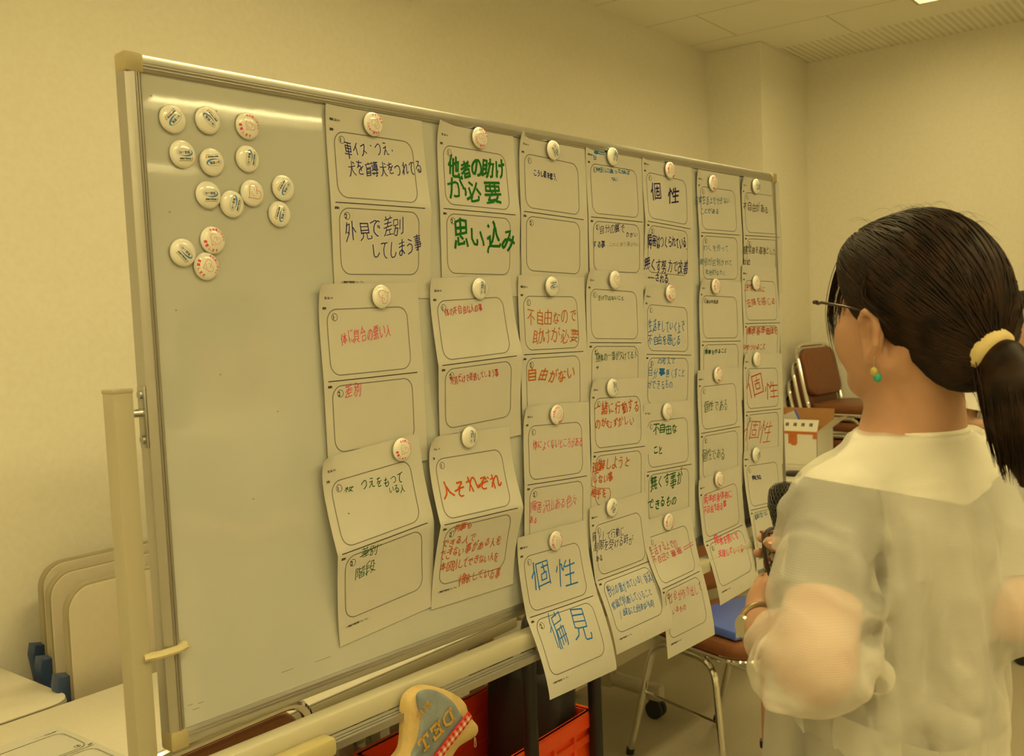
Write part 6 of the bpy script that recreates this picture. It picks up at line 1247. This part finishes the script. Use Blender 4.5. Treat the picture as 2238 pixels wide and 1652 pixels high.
low = np.clip((-.05 - lz[:, 2]) / .16, 0, 1); wob = np.stack([noise3(lz * 9 + 3), noise3(lz * 9 + 11), noise3(lz * 9 + 19)], 1) * .05
tor = ridged((lz + wob) * A3((17, 17, 4.5))) * .013 + ridged((lz + wob) * A3((30, 30, 9)) + 7) * .006
ua = (EL - SL) / np.linalg.norm(EL - SL); al = q @ ua; cr_ = q - al[:, None] * ua
slv = ridged(np.stack([al * 16 + cr_ @ Lb * 9, cr_ @ Lb * 10, cr_ @ Fb * 10], 1) + wob * 14) * .0085 + ridged(np.stack([al * 7, cr_ @ Lb * 24, cr_ @ Fb * 24], 1) + wob * 20 + 5) * .005
V = V + NV * ((1 - isA) * (tor - .007) * (.25 + .75 * low) + isA * (slv - .0065) * (.3 + .7 * np.clip((-.05 - lz[:, 2]) / .1, 0, 1)))[:, None]
V = relax(V, Fk, 3, .5, keep=kill)
blo = nmesh('blouse', V, Fk, blouse_m, p1, O1)
def wband(name, path, r, m, squash=None, closed=False):
    bm = B(); tube(bm, [Vector(p) - Vector(O1) for p in path], r, 10, squash=squash, closed=closed); return obj(name, bm, m, p1, sharp=70)
trim_m = mat('cream_trim', (.80, .77, .66), .8, bump=.2, bscale=400)
ring = []
for i in range(48):      # neckband follows the blouse
    a = 2 * math.pi * i / 48; v = math.cos(a) * Fn + math.sin(a) * Lb; p = NC + v * (NR + .001)
    zs_ = np.arange(.05, -.12, -.002); val = BL.sample(p + zs_[:, None] * U3); k = np.argmax(val < 0); ring.append(p + U3 * zs_[k])
ring = [sum(ring[(i + k) % 48] for k in (-2, -1, 0, 1, 2)) / 5 for i in range(48)]
bm = B(); rg = []
for i in range(48):
    p = Vector(ring[i]) - Vector(O1); v = Vector(math.cos(2 * math.pi * i / 48) * Fn + math.sin(2 * math.pi * i / 48) * Lb); rg.append([bm.verts.new(p + v * a_ + Vector(Un) * b_) for a_, b_ in ((.010, -.006), (.011, -.001), (.002, .009), (-.0015, .010), (-.001, .004), (.006, -.006))])
for i in range(48):
    for k in range(6): bm.faces.new((rg[i][k], rg[i][(k + 1) % 6], rg[(i + 1) % 48][(k + 1) % 6], rg[(i + 1) % 48][k]))
bmesh.ops.recalc_face_normals(bm, faces=bm.faces); obj('neckband', bm, trim_m, p1, sharp=80)
# lower layer of the blouse hem and trousers
TR = Field((.24, .92, .0), (.80, 1.56, .98), .009)
zs = [.66, .74, .82, .90, .96]
TR.column(P0, Fb, Lb, zs, [.03, .03, .035, .04, .045], [.02] * 5, [.105, .108, .105, .10, .095], [.135, .14, .135, .13, .125], .02)
for s in (-1, 1):
    hp = P0 + Lb * (s * .085 + .02) + Fb * .03; TR.chain([A3((hp[0], hp[1], .76)), A3((hp[0] + Fb[0] * .02, hp[1] + Fb[1] * .02, .42)), A3((hp[0], hp[1], .08))], [.085, .07, .06], .03)
V, Fq = TR.mesh(); nmesh('trousers', V, Fq, mat('dark_trousers', (.03, .03, .035), .8), p1, O1)
bm = B(); N = 90; rows = []
for j in range(11):
    z = zc - .345 - .014 * j * 1.0; row = []
    for i in range(N):
        a = 2 * math.pi * i / N; k = .9; w_ = .006 * math.sin(7 * a + .8) * (1 + j * .3); p = P0 + Fb * (.05 + math.cos(a) * (.130 + w_)) + Lb * (.02 + math.sin(a) * (.150 + w_)); row.append(bm.verts.new(Vector((p[0], p[1], z + .03 - .06 * max(0, -math.cos(a)) + .012 * math.sin(a) - .006 * j)) - Vector(O1)))
    rows.append(row)
for a, b in zip(rows, rows[1:]):
    for i in range(N): bm.faces.new((a[i], a[(i + 1) % N], b[(i + 1) % N], b[i]))
obj('underlayer', bm, sheer_mat('sheer_grey', (.62, .61, .55), .35), p1, sharp=180)
for s in (-1, 1):
    hp = P0 + Lb * (s * .085 + .02) + Fb * .06; M = Matrix.Translation(Vector((hp[0], hp[1], 0)) - Vector(O1)) @ Matrix.Rotation(R(25), 4, 'Z'); bm = B()
    slab(bm, [(.04 * math.cos(a) * (1 if math.sin(a) > 0 else .8), .115 * math.sin(a)) for a in [2 * math.pi * i / 28 for i in range(28)]], 0, .055, .014, M, .018); obj('shoe', bm, black_m, p1)
# hair
HL = ([-.075, -.060, -.045, -.02, .0, .02, .035, .062, .082, .13], [-.104, -.100, -.086, -.054, -.033, -.027, -.020, .004, .022, .022])
HR = Field((.30, .96, 1.18), (.80, 1.44, 1.66), .0035)
HR.ell(HF(-.006, 0, .014), (.099, .082, .100), HF.M, .01); HR.ell(HF(-.052, 0, -.008), (.066, .067, .080), HF.M, .02); HR.ell(HF(.038, 0, .048), (.062, .066, .053), HF.M, .015); HR.ell(HF(-.064, 0, -.062), (.045, .050, .045), HF.M, .02)
TIE = pt(2158, 768, 1.115)
HR.cone(HF(-.080, 0, -.040), TIE, .046, .017, .03)
sl, P = HR.region(HR.lo, HR.lo + HR.h * HR.n); q = HF.inv(P); line = np.interp(q[..., 0], *HL); HR.blend(sl, ((q[..., 2] - line) * .85).astype(np.float32), .012, True) if False else None
cut = ((line - q[..., 2]) * .85).astype(np.float32); HR.D[sl] = -HR.smin(-HR.D[sl], -cut, .008)
V, Fq = HR.mesh(); V = relax(V, Fq, 2); hair_o = nmesh('hair', V, Fq, hair1, p1, O1)
# combed strands over the cap, all running to the tie
rnd = np.random.default_rng(7); HC = HF(-.02, 0, .0)
def radius(dirs):
    lo = np.full(len(dirs), .02); hi = np.full(len(dirs), .19)
    for _ in range(16):
        m_ = (lo + hi) / 2; ins = HR.sample(HC + dirs * m_[:, None]) < 0; lo = np.where(ins, m_, lo); hi = np.where(ins, hi, m_)
    return lo
def strands(n, seed, r0, lift):
    g = np.random.default_rng(seed); th = g.uniform(-math.pi, math.pi, n); Vs, Fs = [], []; td = (TIE - HC) / np.linalg.norm(TIE - HC)
    f = g.uniform(-.06, .092, n); l = g.uniform(-.08, .08, n); u = np.interp(f, *HL) + np.abs(g.normal(0, .05, n)); s = HF.M[0] * f[:, None] + HF.M[1] * l[:, None] + HF.M[2] * u[:, None] + A3(HF.O) - HC
    d0 = s / np.linalg.norm(s, axis=1)[:, None]; T_ = 14; P_ = []
    jit = g.normal(0, .10, (n, 3)); le = g.uniform(.55, 1.0, n)
    for k in range(T_):
        t = (k / (T_ - 1)) * le; d = d0 * (1 - t)[:, None] + (td + jit * ((1 - t) * t * 2)[:, None]) * t[:, None]; d /= np.linalg.norm(d, axis=1)[:, None]
        rr_ = radius(d); P_.append(HC + d * (rr_ + lift * math.sin(math.pi * min(1, k / (T_ - 1) + .12)))[:, None])
    return np.stack(P_, 1)
def strand_mesh(name, S, r0, m, parent):
    n, T_, _ = S.shape; tg = np.gradient(S, axis=1); tg /= np.linalg.norm(tg, axis=2)[..., None] + 1e-9; ref = S - HC; x = np.cross(tg, ref); x /= np.linalg.norm(x, axis=2)[..., None] + 1e-9; y = np.cross(tg, x)
    rr_ = r0 * np.sin(np.linspace(.25, math.pi - .12, T_))[None, :, None]; V = np.stack([S + x * rr_, S + y * rr_ * .6, S - x * rr_, S - y * rr_ * .6], 2).reshape(-1, 3)
    i = np.arange(n)[:, None, None] * T_ * 4 + np.arange(T_ - 1)[None, :, None] * 4; k = np.arange(4)[None, None, :]; Fq = np.stack([i + k, i + (k + 1) % 4, i + 4 + (k + 1) % 4, i + 4 + k], -1).reshape(-1, 4)
    return nmesh(name, V, Fq, m, parent, O1)
S = strands(1500, 3, .0016, .0012); o = strand_mesh('hair_strands', S, .0017, hair1, hair_o)
# ponytail
tail = [TIE, pt(2190, 790, 1.10), pt(2214, 845, 1.085), pt(2226, 920, 1.08), pt(2232, 985, 1.08), pt(2236, 1060, 1.08)]
PT = Field((.44, .96, 1.14), (.72, 1.22, 1.50), .0035); PT.chain(tail, [.013, .025, .033, .030, .020, .004], .01); V, Fq = PT.mesh(); pony = nmesh('ponytail', V, Fq, hair1, p1, O1)
g = np.random.default_rng(11); n = 420; T_ = 14; tp = np.array(tail); tt = np.linspace(0, 5, T_); base = np.stack([np.interp(tt, np.arange(6), tp[:, i]) for i in range(3)], 1); rads = np.interp(tt, np.arange(6), [.013, .025, .032, .031, .027, .02])
an = g.uniform(0, 2 * math.pi, n); q = g.uniform(.75, 1.08, n); ex, ey = _r2, Vector((0, 1, 0)); S = base[None] + (np.cos(an) * q)[:, None, None] * rads[None, :, None] * A3(ex) + (np.sin(an) * q)[:, None, None] * rads[None, :, None] * A3(ey)
le = g.uniform(.7, 1.0, n); S = np.stack([np.stack([np.interp(tt * l_, tt, S[i, :, c_]) for c_ in range(3)], 1) for i, l_ in enumerate(le)]); S += np.cumsum(g.normal(0, .0008, S.shape), 1)
strand_mesh('hair_strands', S, .0014, hair1, pony)
# loose locks in front of the face and a few flyaways
def locks(paths, n, spread, seed):
    g = np.random.default_rng(seed); out = []
    for path, cnt in paths:
        p = np.array(path); T_ = 14; tt = np.linspace(0, len(p) - 1, T_); b = np.stack([np.interp(tt, np.arange(len(p)), p[:, i]) for i in range(3)], 1)
        for k in range(3): b[1:-1] = (b[:-2] + b[1:-1] * 2 + b[2:]) / 4
        for _ in range(cnt):
            o_ = g.normal(0, spread, 3); w_ = g.normal(0, spread * .9, 3); s_ = b + o_ * .6 + np.outer(np.linspace(0, 1, T_) ** 1.3, w_); e = g.uniform(.6, 1); out.append(np.stack([np.interp(tt * e, tt, s_[:, i]) for i in range(3)], 1))
    return np.stack(out)
S = locks([([pt(1872, 520, 1.235), pt(1838, 565, 1.245), pt(1822, 620, 1.25), pt(1813, 680, 1.25), pt(1818, 735, 1.25), pt(1838, 800, 1.245)], 60), ([pt(1880, 530, 1.225), pt(1850, 590, 1.235), pt(1838, 640, 1.24), pt(1828, 700, 1.245), pt(1830, 770, 1.245)], 40),
           ([pt(1890, 560, 1.20), pt(1862, 610, 1.21), pt(1848, 650, 1.22), pt(1842, 720, 1.225)], 22), ([pt(1900, 590, 1.165), pt(1880, 640, 1.165), pt(1893, 668, 1.15), pt(1925, 690, 1.135), pt(1950, 720, 1.13)], 40)], 0, .0034, 5)
strand_mesh('loose_lock', S, .0007, hair1, hair_o)
fly = []
g = np.random.default_rng(21)
for i in range(46):
    a = g.uniform(-.6, .95); x0 = 2010 + 190 * math.sin(a) * .95; y0 = 650 - 196 * math.cos(a) * 1.0; sgn = g.choice([-1, 1]); ln = g.uniform(30, 85); up = g.uniform(4, 20)
    fly.append(([pt(x0, y0 + 8, 1.2), pt(x0 + sgn * ln * .35, y0 - up, 1.2), pt(x0 + sgn * ln * .7, y0 - up * .7 + abs(ln) * .1, 1.2), pt(x0 + sgn * ln, y0 + up * .3 + abs(ln) * .28, 1.2)], 1))
for i in range(24):
    x0 = 2120 + g.uniform(-30, 40); y0 = 780 + g.uniform(-10, 60); fly.append(([pt(x0 - 30, y0, 1.13), pt(x0, y0 + 10, 1.12), pt(x0 + 22, y0 + 45, 1.12), pt(x0 + 30, y0 + 95, 1.12)], 1))
S = locks(fly, 0, .0012, 9); strand_mesh('flyaway_hair', S, .0002, hair1, hair_o)
# scrunchie, glasses, earring, watch
def torus_at(c, axis, Rr, r, name, m, wob=0, parent=p1):
    ax_ = Vector(axis).normalized(); x = ax_.orthogonal().normalized(); y = ax_.cross(x); bm = B()
    tube(bm, [Vector(c) - Vector(O1) + (x * math.cos(t) + y * math.sin(t)) * (Rr + wob * math.sin(9 * t)) for t in [2 * math.pi * i / 40 for i in range(40)]], [r * (1 + .03 * math.sin(13 * i)) for i in range(40)], 12, closed=True); return obj(name, bm, m, parent, sharp=80)
torus_at(TIE + (tail[1] - TIE) * .12, tail[1] - TIE, .0205, .0115, 'scrunchie', mat('scrunchie_cloth', (.62, .50, .24), .8, bump=.4, bscale=300), .0003)
gl_m = mat('dark_frame', (.035, .016, .012), .3)
bm = B()
GP = lambda f, l, u: Vector(HF(f, l, u)) - Vector(O1)
for s in (-1, 1):
    tube(bm, [GP(.098, s * .064, -.002), GP(.085, s * .072, .0), GP(.045, s * .0775, -.004), GP(.008, s * .0785, -.010)], [.0022, .002, .0014, .0014], 8)
    tube(bm, [GP(.088 - abs(q_) * .1, s * .030 + x_, z_) for q_, x_, z_ in [(.02 * math.cos(t) * 0, .026 * math.cos(t), -.016 + .017 * math.sin(t)) for t in [2 * math.pi * i / 24 for i in range(24)]]], .0005, 6, closed=True)
    lathe(bm, [(0, -.003), (.0035, -.002), (.004, 0), (.0035, .002), (0, .003)], 10, Matrix.Translation(GP(.100, s * .066, .0)))
tube(bm, [GP(.104, -.010, -.010), GP(.107, 0, -.007), GP(.104, .010, -.010)], .0013, 8)
obj('glasses', bm, gl_m, p1)
ear = HF(.007, .078, -.078)
bm = B(); e0 = Vector(pt(1911, 789, 1.155)) - Vector(O1); tube(bm, [e0 + Vector((0, 0, .006)), e0 + Vector((0, 0, -.009))], .0004, 6); er_o = obj('earring', bm, chrome_m, p1)
bm = B(); bmesh.ops.create_uvsphere(bm, u_segments=14, v_segments=10, radius=.0044, matrix=Matrix.Translation(e0 + Vector((-.0005, 0, -.0125))) @ Matrix.Diagonal((1, 1, 1.25, 1))); obj('yellow_bead', bm, mat('yellow_glass', (.62, .55, .14), .12, trans=.4), er_o)
bm = B(); bmesh.ops.create_uvsphere(bm, u_segments=14, v_segments=10, radius=.0046, matrix=Matrix.Translation(e0 + Vector((.0035, 0, -.0195))) @ Matrix.Diagonal((1, 1, 1.3, 1))); obj('green_bead', bm, mat('green_glass', (.02, .34, .24), .12), er_o)
wc = WL + (EL - WL) * .07; wo_ = torus_at(wc, WL - EL, .0262, .0052, 'wristwatch', mat('watch_strap', lin((150, 128, 92)), .35, metal=.5))
bm = B(); wn_ = Vector(-_rt * .9 + Vector((0, -.35, .1))).normalized(); M = Matrix.Translation(Vector(wc) - Vector(O1) + wn_ * .0265) @ wn_.to_track_quat('Z', 'Y').to_matrix().to_4x4(); lathe(bm, [(0, -.004), (.0145, -.004), (.0155, .001), (.0135, .0045), (0, .0045)], 28, M); obj('watch_case', bm, mat('watch_metal', (.62, .56, .42), .22, metal=.9), wo_)
# ---- microphone
mt_, mb_ = Vector(pt(1719, 1100, 1.385)), Vector(pt(1736, 1345, 1.385)); zx = (mt_ - mb_).normalized(); M = Matrix.Translation(mb_) @ zx.to_track_quat('Z', 'Y').to_matrix().to_4x4(); Lm = (mt_ - mb_).length
mic = thing('microphone', M, 'black handheld microphone with a wire mesh head held in front of the woman', 'microphone')
bm = B(); lathe(bm, [(0, 0), (.011, 0), (.0125, .004), (.0165, Lm - .055), (.019, Lm - .040), (.0195, Lm - .030)], 28); obj('handle', bm, mat('mic_black', (.02, .02, .02), .4), mic)
bm = B(); lathe(bm, [(.0195, Lm - .032), (.023, Lm - .014), (.0245, Lm - .004), (.0245, Lm + .008), (.022, Lm + .020), (.014, Lm + .0275), (0, Lm + .0295)], 32); obj('foam_core', bm, mat('mic_foam', (.012, .011, .010), .9), mic)
bm = B(); lathe(bm, [(.0250, Lm - .006), (.0268, Lm - .005), (.0268, Lm + .001), (.0250, Lm + .002)], 36); obj('collar', bm, mat('mic_collar', (.06, .06, .055), .35, metal=.6), mic)
bm = B(); prof = [(.0205, Lm - .032), (.0238, Lm - .014), (.0254, Lm - .004), (.0254, Lm + .008), (.0228, Lm + .0208), (.0145, Lm + .0285), (.003, Lm + .0305)]
pz = np.array(prof); tq = np.linspace(0, len(prof) - 1, 30); pr = np.interp(tq, np.arange(len(prof)), pz[:, 0]); pzz = np.interp(tq, np.arange(len(prof)), pz[:, 1])
for sg in (-1, 1):
    for i in range(26): tube(bm, [(pr[k] * math.cos(2 * math.pi * i / 26 + sg * k * .055), pr[k] * math.sin(2 * math.pi * i / 26 + sg * k * .055), pzz[k]) for k in range(30)], .00048, 4, cap=False)
obj('wire_grille', bm, mat('mic_mesh', (.10, .095, .085), .4, metal=.7), mic)
# ---- patterned case with its strap
ct, cb = Vector(pt(1692, 1158, 1.362)), Vector(pt(1706, 1345, 1.362)); zx = (ct - cb).normalized(); Lc = (ct - cb).length; q_ = zx.to_track_quat('Z', 'Y').to_matrix().to_4x4()
xv = (_r2 - zx * _r2.dot(zx)).normalized(); yv = zx.cross(xv); M = Matrix((xv, yv, zx)).transposed().to_4x4(); M.translation = cb
cs = thing('patterned_case', M, 'small flower patterned case with a dark strap held upright in both hands', 'case')
def flower_mat():
    m = bpy.data.materials.new('flower_knit'); m.use_nodes = True; nt = m.node_tree; b = nt.nodes['Principled BSDF']; b.inputs['Roughness'].default_value = .85; tc = nt.nodes.new('ShaderNodeTexCoord')
    v = nt.nodes.new('ShaderNodeTexVoronoi'); v.inputs['Scale'].default_value = 190; nt.links.new(tc.outputs['Object'], v.inputs['Vector']); cr = nt.nodes.new('ShaderNodeValToRGB'); cr.color_ramp.interpolation = 'CONSTANT'
    sp = nt.nodes.new('ShaderNodeSeparateColor'); nt.links.new(v.outputs['Color'], sp.inputs[0]); nt.links.new(sp.outputs[0], cr.inputs['Fac']); els = cr.color_ramp.elements; els[0].color = (.035, .03, .025, 1); els[1].position = .3; els[1].color = (.20, .17, .11, 1)
    for p_, c_ in ((.5, (.42, .36, .26, 1)), (.68, (.22, .05, .06, 1)), (.8, (.10, .09, .06, 1)), (.9, (.5, .40, .34, 1))):
        e = els.new(p_); e.color = c_
    nt.links.new(cr.outputs['Color'], b.inputs['Base Color']); return m
bm = B(); slab(bm, rrect(.036, .018, .007, 5), 0, Lc, .005); obj('case_body', bm, flower_mat(), cs)
bm = B(); box(bm, (-.0185, -.0095, Lc - .004), (.0185, .0095, Lc - .001), .001); obj('zip', bm, mat('wine_zip', (.16, .02, .025), .6), cs)
bm = B(); path = [pt(1700, 1156, 1.352), pt(1686, 1153, 1.348), pt(1674, 1162, 1.344), pt(1669, 1186, 1.338), pt(1671, 1212, 1.334), pt(1682, 1256, 1.338), pt(1692, 1290, 1.346), pt(1698, 1308, 1.350)]
Mi = M.inverted(); pp = np.array(path); tt = np.linspace(0, len(pp) - 1, 32); pp = np.stack([np.interp(tt, np.arange(len(path)), pp[:, i]) for i in range(3)], 1)
for k in range(3): pp[1:-1] = (pp[:-2] + 2 * pp[1:-1] + pp[2:]) / 4
tube(bm, [Mi @ Vector(p) for p in pp], .0034, 8, squash=(1, .6)); obj('strap', bm, mat('dark_leather', (.03, .018, .014), .5), cs)
bm = B(); a = Mi @ Vector(pt(1672, 1184.5, 1.333)); tube(bm, [a - Vector((.002, 0, 0)), a + Vector((.004, 0, .0003))], .0016, 8); obj('strap_rivet', bm, chrome_m, cs)
# ---- the woman at the right edge
G2 = Frame((2.10, 4.02, 0), azv(-150)); F2, L2 = G2.M[0], G2.M[1]
p2 = thing('person', Vector((2.10, 4.02, 0)), 'woman with a dark bob and white ruffled blouse at the right edge, half hidden', 'person')
O1 = (2.10, 4.02, 0)
skin2 = skin_mat('skin_warm', (.58, .36, .25)); hc = A3((2.118, 4.02, 1.385)); H2 = Frame(hc, azv(-135), -4)
Fd = Field((1.80, 3.72, .78), (2.45, 4.35, 1.58), .0065)
head_prims(Fd, H2, .014); Fd.cone(H2(-.012, 0, -.06), A3((2.11, 4.03, 1.26)), .05, .054, .015)
Fd.column(A3((2.11, 4.03, 0)), F2, L2, [.80, .92, 1.02, 1.14, 1.24], [0] * 5, [0] * 5, [.11, .10, .09, .10, .05], [.16, .145, .13, .145, .10], .03)
ARM = []
for s in (-1, 1):
    sh = A3((2.11, 4.03, 1.205)) + L2 * s * .155; el = sh + L2 * s * .05 - U3 * .25 + F2 * .02; wr = el + F2 * .17 - L2 * s * .11 + U3 * .0; ARM.append((sh, el, wr))
    Fd.chain([sh, el, wr], [.042, .035, .024], .02); kn = [wr + (wr - el) * .28 + U3 * (.03 - .02 * i) for i in range(4)]
    hand(Fd, wr, kn, [[k + (wr - el) * .16 - L2 * s * .01, k + (wr - el) * .22 - L2 * s * .028] for k in kn], [.0085] * 4, [wr, wr + U3 * .03 + (wr - el) * .12, wr + U3 * .04 + (wr - el) * .25], [.013, .011, .009])
V, Fq = Fd.mesh(); nmesh('body', V, Fq, skin2, p2, O1)
T2 = Field((1.75, 3.70, .74), (2.50, 4.38, 1.32), .0065)
T2.column(A3((2.11, 4.03, 0)), F2, L2, [.86, .95, 1.05, 1.15, 1.25], [.0] * 5, [0] * 5, [.135, .128, .118, .12, .07], [.178, .165, .155, .16, .115], .02, lambda th, z: .009 * np.sin(9 * th) * np.clip((1.15 - z) * 4, 0, 1))
for sh, el, wr in ARM: T2.chain([sh + U3 * .005, sh + (el - sh) * .45], [.053, .078], .02)
sl, P = T2.region(T2.lo, T2.lo + T2.h * T2.n); nk = A3((2.11, 4.03, 1.285)) + F2 * .02; T2.blend(sl, (np.linalg.norm((P - nk) * A3((1, 1, .8)), axis=-1) - .088).astype(np.float32), 0, True)
V, Fq = T2.mesh(); nmesh('blouse', V, Fq, mat('white_cotton', (.80, .76, .70), .8, bump=.3, bscale=80), p2, O1)
for sh, el, wr in ARM:
    bm = B(); a = Vector(sh + (el - sh) * .40) - Vector(O1); ax_ = Vector(el - sh).normalized(); x = ax_.orthogonal().normalized(); y = ax_.cross(x); rows = []
    for j in range(5): rows.append([bm.verts.new(a + ax_ * (.022 * j) + (x * math.cos(t) + y * math.sin(t)) * (.074 + .007 * j + .006 * j * .5 * math.sin(8 * t))) for t in [2 * math.pi * i / 40 for i in range(40)]])
    for r0, r1 in zip(rows, rows[1:]):
        for i in range(40): bm.faces.new((r0[i], r0[(i + 1) % 40], r1[(i + 1) % 40], r1[i]))
    obj('sleeve_ruffle', bm, MATS['white_cotton'], p2, sharp=180)
TR = Field((1.80, 3.75, .02), (2.45, 4.32, .96), .01)
TR.column(A3((2.11, 4.03, 0)), F2, L2, [.68, .78, .88, .94], [0] * 4, [0] * 4, [.115, .12, .11, .105], [.16, .168, .155, .15], .02)
for s in (-1, 1):
    hp = A3((2.11, 4.03, 0)) + L2 * s * .08; TR.chain([hp + U3 * .76, hp + U3 * .42, hp - L2 * s * .02 + U3 * .08], [.085, .068, .058], .03)
V, Fq = TR.mesh(); nmesh('trousers', V, Fq, MATS['dark_trousers'], p2, O1)
for s in (-1, 1):
    hp = A3((2.0, 4.0, 0)) + L2 * s * .09 + F2 * .03; M = Matrix.Translation(Vector(hp) - Vector(O1)) @ Matrix.Rotation(R(150), 4, 'Z'); bm = B()
    slab(bm, [(.042 * math.cos(a), .12 * math.sin(a)) for a in [2 * math.pi * i / 28 for i in range(28)]], 0, .06, .014, M, .016); obj('shoe', bm, black_m, p2)
HB = Field((1.90, 3.80, 1.22), (2.35, 4.24, 1.60), .006)
HB.ell(H2(-.008, 0, .018), (.105, .09, .104), H2.M, .01); HB.cone(H2(-.03, .055, .0), H2(-.015, .070, -.122), .048, .040, .03); HB.cone(H2(-.03, -.055, .0), H2(-.015, -.070, -.122), .048, .040, .03); HB.cone(H2(-.05, 0, .0), H2(-.055, 0, -.105), .062, .05, .03)
sl, P = HB.region(HB.lo, HB.lo + HB.h * HB.n); q = H2.inv(P); f, l, u = q[..., 0], np.abs(q[..., 1]), q[..., 2]
face = np.maximum(np.maximum(.018 - f, u - .055), l - .078 - .0 * u); HB.blend(sl, (face * .9).astype(np.float32), 0, True)
V, Fq = HB.mesh(); V = relax(V, Fq, 2); nmesh('hair', V, Fq, hair1, p2, O1)
bm = B()
for s in (-1, 1): tube(bm, [Vector(A3((2.11, 4.03, 1.265)) + L2 * s * .075 - F2 * .05) - Vector(O1), Vector(A3((2.11, 4.03, 1.262)) + L2 * s * .075 + F2 * .06) - Vector(O1), Vector(A3((2.11, 4.03, 1.0)) + L2 * s * .01 + F2 * .14) - Vector(O1)], .005, 8, squash=(1, .4))
obj('lanyard', bm, mat('navy_strap', (.02, .022, .05), .6), p2)
